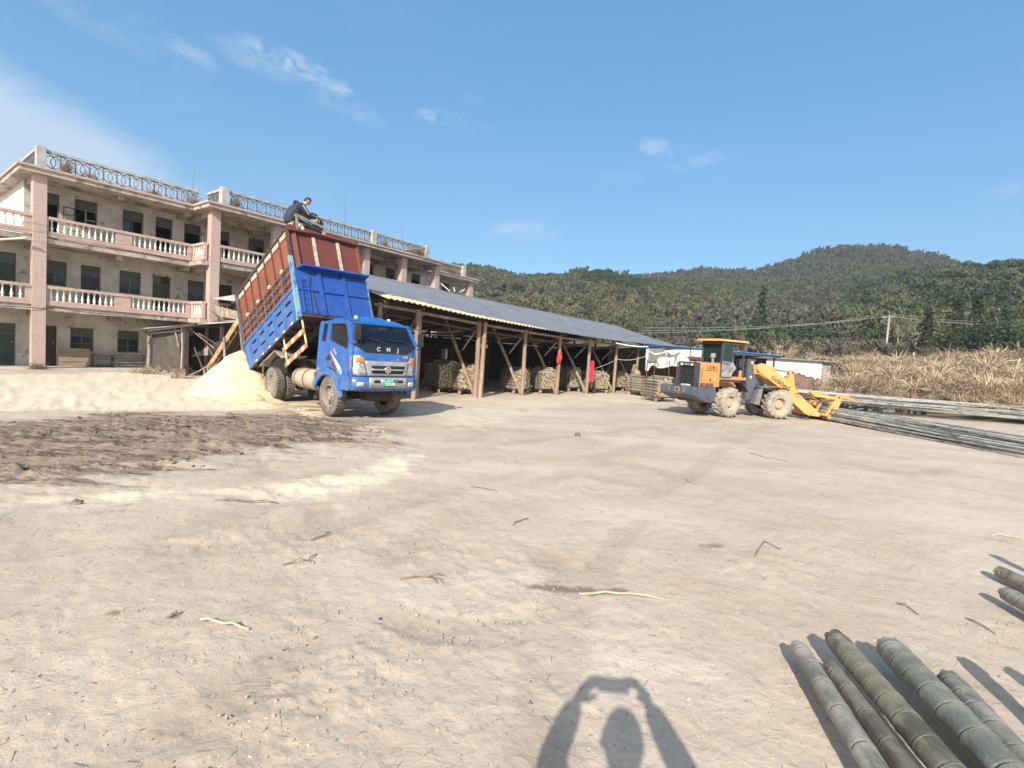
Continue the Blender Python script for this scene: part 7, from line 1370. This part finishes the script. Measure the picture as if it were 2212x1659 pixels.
# lift arms
ARM=[(.60,1.98),(.66,2.08),(.92,2.08),(1.08,2.00),(2.02,1.52),(2.16,1.36),(2.52,.98),(3.10,.55),(3.30,.42),(3.50,.22),(3.46,.14),(3.0,.17),(2.86,.22),(1.98,.86),(1.72,1.14),(1.55,1.26),(.72,1.78),(.62,1.88)]
for s_ in (-1,1):
    m=lm(True); yb=yy(s_*.36); panel(m,ARM,[],lambda u,v,d:Vector((u,yb-s_*d,v)),0,.07); am=m.build('lift_arm',YEL,LD,bevel=.01)
    if s_<0:
        T=FRM@frame((1.68,yb-.012,1.37),(.86,0,-.52),(.52,0,.86)); text('arm_lettering','LUGONG',.20,DKL,am,T,.003,1.12,.006)
        m=lm(True); m.lathe([(0,-.01),(.05,-.008),(.05,.008),(0,.01)],14,'y',(.74,yb-.01,1.98)); m.lathe([(0,-.01),(.045,-.008),(.045,.008),(0,.01)],14,'y',(3.38,yb-.01,.24)); m.build('arm_pin',M('pale_pin',(.45,.44,.40)),am)
    m=lm(True); yc=yy(s_*.20); m.tube([(.62,yc,1.22),(1.25,yc,.98)],.06,12); m.build('lift_cylinder',SL2,LD,True); m=lm(True); m.tube([(1.25,yc,.98),(1.95,yc,.95)],.035,10); m.build('lift_rod',CHROME,LD,True)
m=lm(True); m.bar((1.95,yy(-.3),1.30),(1.95,yy(.3),1.30),.22,.20); m.build('cross_tube',ORG,LD,bevel=.02)
m=lm(True); m.tube([(.62,yy(-.42),1.25),(1.75,yy(-.42),.86)],.055,12); m.build('hydraulic_tube',SL2,LD,True)
m=lm(True); m.tube([(.95,yy(-.02),2.05),(1.16,yy(-.02),2.02),(1.62,yy(-.02),1.90)],.085,14); m.build('tilt_cylinder',YEL,LD,True); m=lm(True); m.tube([(1.60,yy(-.02),1.905),(2.30,yy(-.02),1.83)],.034,10); m.build('tilt_rod',CHROME,LD,True)
m=lm(True); LV=[(2.22,1.84),(2.27,1.92),(2.36,1.93),(2.41,1.84),(2.42,1.60),(2.52,1.25),(2.56,.92),(2.42,.80),(2.22,1.10),(2.12,1.3),(2.16,1.5)]
for y in (-.09,.05): panel(m,LV,[],lambda u,v,d:Vector((u,yy(y)+d,v)),0,.045)
m.build('bell_crank',YEL,LD,bevel=.008); m=lm(True); m.lathe([(0,-.02),(.04,-.015),(.04,.015),(0,.02)],12,'y',(2.34,yy(-.10),1.83)); m.lathe([(0,-.02),(.035,-.015),(.035,.015),(0,.02)],12,'y',(2.40,yy(-.10),1.12)); m.build('crank_pin',DKL,LD)
m=lm(True); m.bar((2.50,yy(-.02),.98),(3.1,yy(-.02),.62),.10,.10); m.build('tilt_link',ORG,LD)
# grapple: back frame, lower forks, two upper claws
m=lm(True)
for y in (-.62,-.30,.26,.58):
    m.bar((3.52,yy(y),.20),(3.92,yy(y),.98),.07,.12,(0,1,0)) if abs(y)>.5 else m.bar((3.3,yy(y),.28),(3.62,yy(y),.95),.06,.10,(0,1,0))
m.bar((2.88,yy(-.66),1.02),(3.86,yy(-.66),.92),.09,.11); m.bar((2.88,yy(.60),1.02),(3.86,yy(.60),.92),.09,.11); m.bar((3.55,yy(-.66),.26),(3.55,yy(.62),.26),.12,.12); m.bar((3.75,yy(-.66),.72),(3.75,yy(.62),.72),.08,.08); m.bar((2.95,yy(-.66),.98),(2.95,yy(.62),.98),.09,.09); m.bar((2.72,yy(-.66),1.18),(2.96,yy(-.66),1.00),.07,.10); m.build('grapple_frame',YEL,LD,bevel=.008)
for y in (-.66,.60):
    m=lm(True); panel(m,[(3.86,1.06),(4.02,1.08),(4.10,1.0),(4.05,.75),(3.99,.55),(3.99,.35),(4.07,.10),(4.06,-.0),(3.78,.02),(3.60,.10),(3.66,.30),(3.76,.50),(3.82,.75)],[],lambda u,v,d:Vector((u,yy(y)+d,v)),-.03,.03); g=m.build('grapple_plate',YEL,LD,bevel=.008); m=lm(True); m.lathe([(0,-.05),(.04,-.045),(.04,.045),(0,.05)],12,'y',(3.96,yy(y),.97)); m.build('grapple_pin',DKL,g)
    m=lm(True); panel(m,[(3.90,.96),(3.94,1.08),(4.10,1.09),(4.35,1.04),(4.58,.96),(4.74,.86),(4.74,.80),(4.55,.86),(4.32,.92),(4.10,.94)],[],lambda u,v,d:Vector((u,yy(y)+d,v)),-.035,.035); m.build('upper_claw',ORG,LD,bevel=.008); m=lm(True); m.hexa([(3.6,yy(y)-.06,.0),(4.55,yy(y)-.06,-.0),(4.55,yy(y)+.06,-.0),(3.6,yy(y)+.06,.0),(3.6,yy(y)-.06,.10),(4.5,yy(y)-.05,.03),(4.5,yy(y)+.05,.03),(3.6,yy(y)+.06,.10)]); m.build('fork',SL2,LD)
m=lm(True); m.tube([(3.0,yy(-.3),1.02),(3.45,yy(-.3),.84)],.045,10); m.tube([(3.3,yy(-.5),.9),(3.8,yy(-.5),.95)],.04,10); m.tube([(3.3,yy(.4),.9),(3.8,yy(.4),.95)],.04,10); m.build('claw_cylinder',SL2,LD,True)
m=lm(True)
for k in range(5): y0=yy(-.5+.12*k); m.tube([(2.3,y0,1.0),(2.7,y0-.05,1.05),(3.0,y0,.85),(3.25,y0+.04,.80),(3.5,y0,.95)],.012,5)
m.build('hydraulic_hose',BKP,LD,True); m=lm(True); m.tube([(2.6,yy(-.40),.35),(2.75,yy(-.42),.12),(2.95,yy(-.42),.10),(3.1,yy(-.4),.22)],.014,5); m.build('hydraulic_hose',BKP,LD,True); m=lm(True); m.tube([(.75,yy(-.30),1.8),(1.1,yy(-.32),1.55),(1.35,yy(-.30),1.25)],.014,5); m.tube([(.7,yy(-.25),1.7),(.95,yy(-.3),1.35),(1.3,yy(-.25),1.15)],.014,5); m.build('hydraulic_hose',BKP,LD,True)
# ---------------------------------------------------------------- long bamboo poles
def bamboomat(name,c1,c2,c3): return M(name,c1,c2,s=9,stretch=(1,.35,1),c3=c3,s3=5,thr3=(.48,.62),rough=.5,bump=.2,bs=60,spec=.35)
POLM=M('weathered_bamboo',(.36,.355,.32),(.235,.235,.215),s=2.2,c3=(.12,.115,.10),s3=1.1,thr3=(.52,.68),rough=.6,rnd=.3,bump=.1)
def polemesh(L_,r0,r1,seg,n,bend,mat=POLM):
    b=MB(); pts=[];rs=[]; x=0; k=0
    while x<L_:
        t=x/L_; r=r0+(r1-r0)*t; z=bend*math.sin(PI*t)
        pts+= [(x,0,z),(x+.018,0,z),(x+.04,0,z)]; rs+=[r*1.0,r*1.12,r*.97]; x+=seg*(.7+.6*min(1,t*3))
    pts.append((L_,0,0)); rs.append(r1*.95); b.tube(pts,rs,n); q=b.build('bamboo_pole',mat,None,True); me=q.data; bpy.data.objects.remove(q); return me
PM=[polemesh(9.5,.048,.018,.34,8,.0),polemesh(10.5,.056,.022,.38,8,.05),polemesh(8.2,.042,.016,.32,8,-.04),polemesh(11.5,.052,.02,.40,8,.09)]
POLD=M('dark_weathered_bamboo',(.25,.245,.23),(.15,.145,.135),s=2.2,c3=(.09,.085,.075),s3=1.1,thr3=(.5,.66),rough=.6,rnd=.4,bump=.1)
PMD=[]
for q_ in PM: w_=q_.copy(); w_.materials[0]=POLD; PMD.append(w_)
def lay(p,q,me,label,group,roll=None):
    """butt at p, running towards q"""
    p=Vector(p); q=Vector(q); d=(q-p).normalized(); o=bpy.data.objects.new('bamboo_pole',me); COL.objects.link(o); M_=frame(p,d,(0,0,1)@Matrix.Identity(3) if False else Vector((-d.y,d.x,0))); o.matrix_world=M_@Matrix.Rotation(random.uniform(0,6.28),4,'X') if roll is None else M_@Matrix.Rotation(roll,4,'X'); return tag(o,label,'bamboo pole',group)
random.seed(17)
# bundle in the grapple, fanning out to the right over the ground
GL=('grey-green pole in the loader bundle, low against the ground on the side nearest the camera','grey pole in the middle of the loader bundle','grey pole on top of the loader bundle')
for i in range(40):
    u=(i%10)/9; v=i//10; a=Vector((12.45+.85*u+random.uniform(-.05,.05),20.7+.3*random.random(),.07+.12*v+random.uniform(0,.08)))
    e=Vector((13.75+2.3*u+random.uniform(-.5,.5),12.0,.05+.05*v+random.uniform(0,.10))); a=a-(e-a).normalized()*random.uniform(0,2.2)
    lay(a,e,PMD[i%4] if random.random()<.7 else PM[i%4],GL[0] if v==0 else GL[1] if v<3 else GL[2],'bamboo poles in the loader grapple')
for i in range(10):
    x=12.55+.10*i; a=Vector((x,20.2-random.random()*1.2,.10+.05*(i%3))); e=Vector((x+.5+.12*i,15.2-random.random()*1.8,.04)); lay(a,e,PMD[2],GL[0],'bamboo poles in the loader grapple')
# stack behind the loader
for i in range(34):
    r=i//9; c=i%9; y=27.3-.15*c+random.uniform(-.1,.1); z=.62+.10*r+random.uniform(-.02,.06); x=14.0+random.uniform(-.9,.5); e=Vector((x+10.,y-1.4+random.uniform(-.5,.5)-c*.1,z-.12+random.uniform(-.18,.1))); lay((x,y,z),e,PM[i%4] if random.random()<.6 else PMD[i%4],'long pale bamboo pole in the '+('bottom','second','third','top')[r]+' layer on the rack behind the loader','bamboo poles on the rack behind the loader')
for i in range(30):
    c=i%10; r=i//10; x=21.+random.uniform(-1,1.5); y=27.6-.22*c; z=.12+.09*r+.05*c/10; e=Vector((x+9,y-2.6+random.uniform(-.8,.8),z+random.uniform(-.04,.25))); lay((x,y,max(.06,z+.2)),e,PM[i%4],'pale bamboo pole sloping down at the right end of the rack','bamboo poles beside the rack')
for i in range(48):
    c=i%12; r=i//12; x=24.4+random.uniform(-.8,1.2); y=31.5-.2*c; z=.75+.10*r+.55*math.sin(PI*c/12)+random.uniform(-.04,.04); a=random.uniform(-.12,.08); lay((x,y,z),(x+8,y-1.0+8*a,z+random.uniform(-.15,.2)),PM[i%3],'crooked pale bamboo pole '+('at the bottom of','low in','high in','on top of')[r]+' the tangled heap at the right edge','bamboo poles in the far right heap')
random.seed(5)
for i in range(46): # cut ends under the rack
    x=15.3+random.random()*5.2; y=27.0+random.uniform(-.7,.3); z=.08+random.random()*.42; b=MB(); stickgeo(b,0,0,0,.9+random.random()*.5,random.choice((.036,.045)),7); o=b.build('bamboo_offcut',[POLM,END,HOLL],None,fix=False); o.location=(x,y,z); o.rotation_euler=(random.uniform(-.25,.15),0,random.uniform(-.7,.5)); tag(o,'short bamboo offcut dumped under the pole rack behind the loader','bamboo offcut','bamboo offcuts under the rack')
def rackpost(x,y,Y,zt,label):
    p=atY(x,y,Y); o=empty('rack_post',(p.x,p.y,0),0,label=label,cat='post'); MB().bar((0,0,-.1),(.03,0,zt),.09,.09).build('upright',RUST,o); MB().bar((-.35,0,.03),(.35,0,.03),.08,.05).build('foot',RUST,o)
rackpost(1962,898,26.0,1.42,'rusty steel upright standing in front of the bamboo rack'); rackpost(1820,880,26.3,1.28,'rusty steel upright of the bamboo rack just right of the grapple claw')
b=MB(); b.bar((13.5,26.8,.50),(21,26.4,.50),.1,.1); b.bar((13.5,27.4,.50),(21,27.2,.50),.1,.1)
for x in (14.2,16.5,19): b.bar((x,26.9,0),(x,26.9,.5),.1,.1)
tag(b.build('pole_rack',DARKW),'dark low frame carrying the long bamboo poles','rack')

# ---------------------------------------------------------------- big bamboo stems in the right foreground
def stem(i,p0,p1,r,L_,seg,c,label,lift=.0):
    random.seed(100+i); mt=bamboomat('bamboo_skin_%s'%c[0],c[1],c[2],c[3]); b=MB(); p0=Vector(p0); d=(Vector(p1)-p0).normalized(); n=30; x=0; V=[];F=[]; rows=[]
    node=0.
    N_=[]; s=.06
    while s<L_: N_.append(s); s+=seg*(.55+min(1,s/1.6))*random.uniform(.93,1.07)
    xs=sorted(set([0,.01,.025]+[q+o for q in N_ for o in (-.022,-.012,-.005,0,.006,.013,.03,.06)]+[q+seg*.45 for q in N_]+[L_])); xs=[q for q in xs if 0<=q<=L_]
    rj=[random.uniform(-.012,.0) for _ in range(n)]
    sx=d.cross(Vector((0,0,1))).normalized(); up=sx.cross(d)
    for q in xs:
        k=1.0; dn=min(((q-m) for m in N_),key=abs)
        if -.024<=dn<=-.010: k=1.025
        elif -.010<dn<=.004: k=.972
        elif .004<dn<=.02: k=1.05
        k*= .95 if q<.012 else 1
        wob=Vector((0,0,0)); R=r*k*(1-.03*q)
        row=[]
        for j in range(n):
            a=2*PI*j/n; rr=R*(1+.02*math.sin(3*a+q*2)); e=0
            if q<.012: e=rj[j]*3
            V.append(p0+d*(q+e)+sx*(rr*math.cos(a))+up*(rr*math.sin(a)))
    m=len(xs)
    for a_ in range(m-1):
        row=[(a_*n+j,(a_+1)*n+j,(a_+1)*n+(j+1)%n,a_*n+(j+1)%n) for j in range(n)]; xm=(xs[a_]+xs[a_+1])/2; dn=min(((xm-q) for q in N_),key=abs); F.append((2 if .005<dn<.014 else (3 if -.008<dn<.002 else 0),row))
    for q_,(kk,row) in enumerate(F):
        b.k=kk; b.add(V if q_==0 else [],row if q_==0 else [])
        if q_: b.f+=row; b.mi+=[kk]*len(row)
    b.k=0; F2=[tuple(reversed(range(n)))]; b.k=1; b.add([v+d*.015 for v in V[:n]],F2); b.k=0
    o=b.build('bamboo_log',[mt,M('bamboo_butt',(.30,.24,.17),(.16,.12,.08),s=18,bump=.6,bs=30),M('node_band_pale',(.33,.32,.26),(.22,.215,.17),s=20,bump=.2),M('node_groove_dark',(.085,.08,.06),(.17,.16,.125),s=20)],None,50); return tag(o,label,'bamboo stem','thick bamboo stems in the right foreground')
GR=('grey',(.25,.235,.20),(.155,.145,.125),(.33,.31,.265)); BRN=('brown',(.185,.17,.135),(.25,.225,.18),(.11,.095,.075)); OLV=('olive',(.17,.155,.11),(.21,.195,.14),(.095,.085,.06)); GRN=('green',(.165,.168,.138),(.215,.213,.172),(.29,.28,.235)); GBR=('mottled',(.225,.22,.185),(.15,.15,.12),(.33,.305,.255))
stem(1,(1.86,2.99,.115),(1.655,2.07,.14),.053,5.5,.26,GR,'leftmost foreground bamboo stem, smooth grey with a frayed butt')
stem(2,(1.985,2.85,.085),(1.835,2.08,.10),.048,5.5,.27,BRN,'thin dark brownish stem lying second from the left, its butt blackened')
stem(3,(2.105,3.03,.17),(1.915,2.05,.20),.064,5.5,.155,OLV,'third foreground stem from the left, olive brown with close-set rings')
stem(4,(2.42,2.99,.15),(2.185,2.08,.19),.078,5.5,.20,GRN,'thickest foreground bamboo stem, green-grey with dark rings and a chipped butt')
stem(5,(2.565,2.74,.13),(2.335,2.12,.17),.062,5.2,.20,GBR,'rightmost stem of the foreground group, mottled grey-brown, shorter than its neighbours')
stem(6,(4.62,4.56,.09),(4.55,3.6,.10),.055,6,.16,BRN,'small brown bamboo butt poking in at the right edge of the photo')
stem(7,(4.13,4.0,.12),(3.98,3.1,.14),.060,6,.2,GRN,'pale green bamboo butt at the right edge, below the brown one')
stem(8,(2.93,2.62,.34),(2.55,1.2,.40),.055,5,.2,GR,'grey bamboo stem raised above the others, just outside the right edge, shadowing the ground')
stem(9,(3.14,2.50,.36),(2.95,1.1,.42),.055,5,.2,OLV,'olive bamboo stem raised above the others, outside the right edge next to the grey one')
stem(10,(3.35,2.25,.20),(3.0,1.1,.25),.060,5,.2,GBR,'mottled bamboo stem lying outside the right edge beneath the raised ones')
stem(11,(5.1,4.75,.30),(4.9,3.3,.36),.050,6,.2,GR,'grey stem raised beyond the right edge above the small brown butt')
b=MB(); b.tube([(1.5,.9,.035),(4.9,.3,.04)],.05,10); tag(b.build('bearer_pole',POLEW,None,True),'rough pole laid on the ground to carry the thick bamboo stems','pole')

# ---------------------------------------------------------------- litter on the yard
TW=M('dry_twig',(.27,.21,.155),(.17,.13,.095),s=14,bump=.3); TWP=M('pale_twig',(.56,.46,.34),(.44,.36,.26),s=14,bump=.3)
def twig(pts,r,mat,label,name='twig',forks=()):
    P=[]; r*=.68
    for x,y in pts: g=at(x,y); P.append(Vector((g.x,g.y,gz(g.x,g.y)+r*.8)))
    c=P[0].copy(); b=MB(); Q=[p-c for p in P]
    for q in Q[1:-1]: q.z+=.012
    random.seed(int(pts[0][0])); Q2=[Q[0]]
    for a_,c_ in zip(Q,Q[1:]):
        l_=(c_-a_).length
        for t_ in (.33,.66): Q2.append(a_.lerp(c_,t_)+Vector((random.gauss(0,.018)*l_,random.gauss(0,.018)*l_,abs(random.gauss(0,.01)))))
        Q2.append(c_)
    forks=tuple((i*3,x,y) for i,x,y in forks); Q=Q2
    b.tube(Q,[r*(1-.35*i/len(Q)) for i in range(len(Q))],6)
    for (i,x,y) in forks: g=at(x,y); e=Vector((g.x,g.y,gz(g.x,g.y)+.03))-c; b.tube([Q[i],(Q[i]+e)/2+Vector((0,0,.02)),e],r*.6,5)
    o=b.build(name,mat,None,True); o.location=c; tag(o,label,name)
twig([(1250,1285),(1335,1288),(1432,1297)],.014,TWP,'long pale straight stick beside the dark damp patch in the middle of the yard','stick')
twig([(434,1345),(485,1357),(538,1364)],.016,TWP,'pale peeled stick at the lower left of the yard','stick')
twig([(672,1166),(695,1161),(713,1150)],.012,TW,'dark bent twig left of the middle of the yard')
twig([(1630,1206),(1650,1174),(1686,1191)],.010,TW,'brown L-shaped twig right of the small damp spot')
twig([(610,1221),(665,1214),(684,1197)],.009,TW,'thin forked twig, its tip upright, left of the middle',forks=((1,672,1222),))
twig([(865,1251),(925,1248),(958,1258)],.011,TW,'branching dry twig near the middle of the yard',forks=((1,955,1245),(1,940,1264)))
twig([(1108,1133),(1128,1124),(1142,1120)],.010,TW,'short curved twig just right of the middle of the yard')
twig([(465,1083),(520,1084),(600,1086)],.014,TW,'long dark stick lying along the pale sawdust streak','stick')
twig([(1018,1050),(1060,1058),(1075,1060)],.008,TW,'short twig on the open ground in the centre, right of the sawdust streak'); twig([(1620,980),(1655,990),(1705,997)],.012,TW,'thin twig in the distance, below the loader')
twig([(2140,1158),(2175,1161),(2212,1166)],.010,TWP,'pale thin stick near the right edge','stick'); twig([(1936,1306),(1960,1317),(1983,1331)],.009,TW,'brown stick pointing down right, above the foreground bamboo','stick')
twig([(2085,1338),(2110,1350),(2150,1372)],.009,TW,'brown stick lying above the thickest bamboo stem','stick'); twig([(1480,1035),(1492,1045),(1505,1048)],.007,TW,'tiny twig in the middle distance, left of the loader shadow')
twig([(365,1338),(375,1334),(388,1331)],.013,TW,'small dark chip of bark at the lower left','bark_chip')
def lump(x,y,r,label,mat,seed,name='clod'):
    random.seed(seed); g=at(x,y); b=MB(); V=[];n=10
    for i in range(7):
        a=PI*i/6
        for j in range(n): t=2*PI*j/n; k=r*random.uniform(.75,1.15); V.append((k*math.sin(a)*math.cos(t)*1.2,k*math.sin(a)*math.sin(t),k*math.cos(a)*.8+r*.4))
    b.add(V,[(i*n+j,(i+1)*n+j,(i+1)*n+(j+1)%n,i*n+(j+1)%n) for i in range(6) for j in range(n)]); o=b.build(name,mat,None,True); o.location=(g.x,g.y,gz(g.x,g.y)-.01); tag(o,label,name)
MU=M('mud_clod',(.16,.11,.08),(.23,.17,.125),s=12,bump=.6,bs=30,rough=1)
lump(1248,940,.07,'dark clod alone on the bare ground in front of the shed',M('dark_stone',(.10,.09,.08),(.16,.14,.12),s=9),1); lump(498,905,.09,'largest mud clod among the churned ruts, left of the truck',MU,2); lump(535,915,.07,'mud clod right of the largest one in the ruts',MU,3); lump(168,1085,.05,'mud clod on the far left of the sawdust streak',MU,4); lump(392,925,.08,'mud clod in the middle of the churned ruts',MU,5)
lump(727,1601,.011,'small blue scrap near the bottom edge, left of the photographer shadow',M('blue_scrap',(.05,.17,.40),bump=0),6,'scrap'); lump(822,1334,.012,'tiny dark blue scrap on the ground below the middle',M('navy_scrap',(.03,.04,.22),bump=0),7,'scrap'); lump(645,884,.035,'crumpled white and red scrap in front of the truck wheel',M('white_scrap',(.7,.62,.56),(.6,.1,.08),s=30,thr=(.6,.65)),8,'scrap')
def litter():
    def chip(name,l,w,h,mat): return proto_mesh(name,[(-l,-w,0),(l,-w*.6,0),(l*.9,w,.0),(-l*.8,w*.8,0),(-l,-w,h),(l,-w*.6,h*.6),(l*.9,w,h),(-l*.8,w*.8,h*1.3)],[(4,5,6,7),(0,1,5,4),(1,2,6,5),(2,3,7,6),(3,0,4,7)],[mat])
    ch=[chip('chip_a',.014,.006,.005,M('chip_pale',(.56,.47,.34),rnd=.25,bump=0)),chip('chip_b',.04,.004,.004,M('chip_brown',(.24,.18,.13),rnd=.3,bump=0)),chip('chip_c',.010,.009,.010,M('crumb_earth',(.40,.33,.25),rnd=.2,bump=0)),chip('chip_d',.028,.022,.022,MU)]
    for k,(n,d0,d1,pw,lab,cat) in enumerate(((900,1.0,14,1.3,'tiny pale wood chips strewn over the yard','wood chips'),(500,1.0,14,1.2,'fine brown splinters strewn over the yard','splinters'),(1300,1.0,13,1.2,'crumbs of dry earth strewn over the yard','earth crumbs'))):
        r=d0+(d1-d0)*RNG.random(n)**pw; a=np.radians(RNG.uniform(-48,48,n)); cl=fbm(r*np.sin(a)*1.5,r*np.cos(a)*1.5,2); keep=cl>(.42 if k==2 else .3); r=r[keep];a=a[keep]; X=r*np.sin(a);Y=r*np.cos(a); gn_scatter('litter',np.stack([X,Y,gheight(X,Y)],-1),RNG.uniform(0,6.28,len(X)),RNG.uniform(.2,.7,len(X)),ch[k],.15,label=lab,cat=cat)
    n=8000; r=1.+11*RNG.random(n)**1.15; a=np.radians(RNG.uniform(-48,48,n)); X=r*np.sin(a);Y=r*np.cos(a); k=fbm(X*.9+40,Y*1.1,4,.6)>.555+.04*RNG.random(n); X=X[k];Y=Y[k]; gn_scatter('litter',np.stack([X,Y,gheight(X,Y)],-1),RNG.uniform(0,6.28,len(X)),RNG.uniform(.3,.95,len(X))**1.8,ch[2],.3,label='crumbs gathered where the crust of the yard is broken up',cat='earth crumbs')
    n=1500; r=1.+9*RNG.random(n)**1.2; a=np.radians(RNG.uniform(-48,48,n)); X=r*np.sin(a);Y=r*np.cos(a); gn_scatter('litter',np.stack([X,Y,gheight(X,Y)],-1),RNG.uniform(0,6.28,len(X)),np.stack([RNG.uniform(.25,1.0,len(X))**1.3,np.full(len(X),.3),np.full(len(X),.4)],-1),ch[1],.1,label='fine dry fibres trodden into the yard',cat='fibres')
    X=RNG.uniform(-16,-.5,5200); Y=RNG.uniform(6.5,15,5200); mud,saw,_,_=fields(X,Y); k=(mud>.5)&(RNG.random(len(X))<.12+.8*(fbm(X*1.3,Y*2.6,3)>.56)); X=X[k];Y=Y[k]; gn_scatter('mud_clods',np.stack([X,Y,gheight(X,Y)-.004],-1),RNG.uniform(0,6.28,len(X)),RNG.uniform(.3,1.15,len(X))**1.5,ch[3],.4,label='crumbled dark clods in the churned mud',cat='mud clods')
litter()

# ---------------------------------------------------------------- the photographer, just behind the lens, whose shadow falls into the picture
def photographer():
    o=empty('person',(0,0,0),label='photographer with raised arms behind the camera, seen only as the shadow on the ground',cat='person'); s=Sk(); y=-.30; hy=-.27
    pel=s.add((0,y,.95),(.12,.16)); ch=s.chain(pel,[((0,y,1.15),(.11,.14)),((0,y,1.35),(.12,.16)),((0,y,1.44),(.10,.12))]); nk=s.add((0,hy-.01,1.53),.055,ch); T=headT((0,hy,1.655),(0,1,0),(0,0,1)); headskin(s,nk,T,1.14)
    j=Sk(); jp=j.add((0,y,.93),(.17,.20)); j.chain(jp,[((0,y,1.15),(.15,.18)),((0,y,1.35),(.15,.20)),((0,y,1.48),(.10,.14)),((0,y+.01,1.54),(.07,.08))])
    for sg,ex,ez in ((-1,-.29,1.43),(1,.345,1.41)):
        w0=Vector((sg*.20,y,1.44)); el=Vector((ex,-.10,ez)); wr=Vector((sg*.175+(.02 if sg>0 else -.02),-.03,1.68)); e=s.chain(3,[(w0,.05),((w0+el)/2,.045),(el,.04),((el+wr)/2,.034),(wr,.028)]); hand(s,e,wr,(-sg*.45,.0,.8),(0,1,0),(-sg,0,0),1.3,.9)
        j.chain(2,[(w0,.10),((w0+el)/2,.088),(el,.08),((el+wr)/2,.068),(wr,.052)])
    for sg in (-1,1): s.chain(pel,[((sg*.10,y,.86),.10),((sg*.11,y,.48),.06),((sg*.12,y,.09),.042),((sg*.13,y+.14,.04),.035)])
    skin('body',s.v,s.e,s.r,SKIN,o); skin('jacket',j.v,j.e,j.r,M('grey_jacket',(.10,.11,.13),(.08,.085,.10),s=9,bump=.2),o); t=Sk(); tp=t.add((0,y,.92),(.15,.18)); [t.chain(tp,[((sg*.10,y,.80),.12),((sg*.11,y,.48),.085),((sg*.12,y,.13),.075)]) for sg in (-1,1)]; skin('trousers',t.v,t.e,t.r,MATS['dark_trousers'],o); head(o,T.translation,(0,1,0),(0,0,1),1.14)
    b=MB(); b.T=Matrix.Translation((.0,-.016,1.775))@Matrix.Rotation(ROLL,4,'Y'); b.box(-.085,.085,-.012,-.002,-.042,.040); p=b.build('phone',BKP,None,bevel=.003); tag(p,'phone held up behind the lens by the photographer','phone')
photographer()

# ---------------------------------------------------------------- air between the yard and the hills
def haze():
    b=MB(); b.box(-520,520,-30,560,-32,170); m=bpy.data.materials.new('haze_air'); m.use_nodes=True; N=m.node_tree.nodes; N.clear(); o=N.new('ShaderNodeOutputMaterial'); v=N.new('ShaderNodeVolumePrincipled'); v.inputs['Color'].default_value=(.78,.90,1,1); v.inputs['Density'].default_value=.00055; v.inputs['Anisotropy'].default_value=.2; m.node_tree.links.new(v.outputs[0],o.inputs['Volume'])
    tag(b.build('haze',m),kind='stuff')
haze()
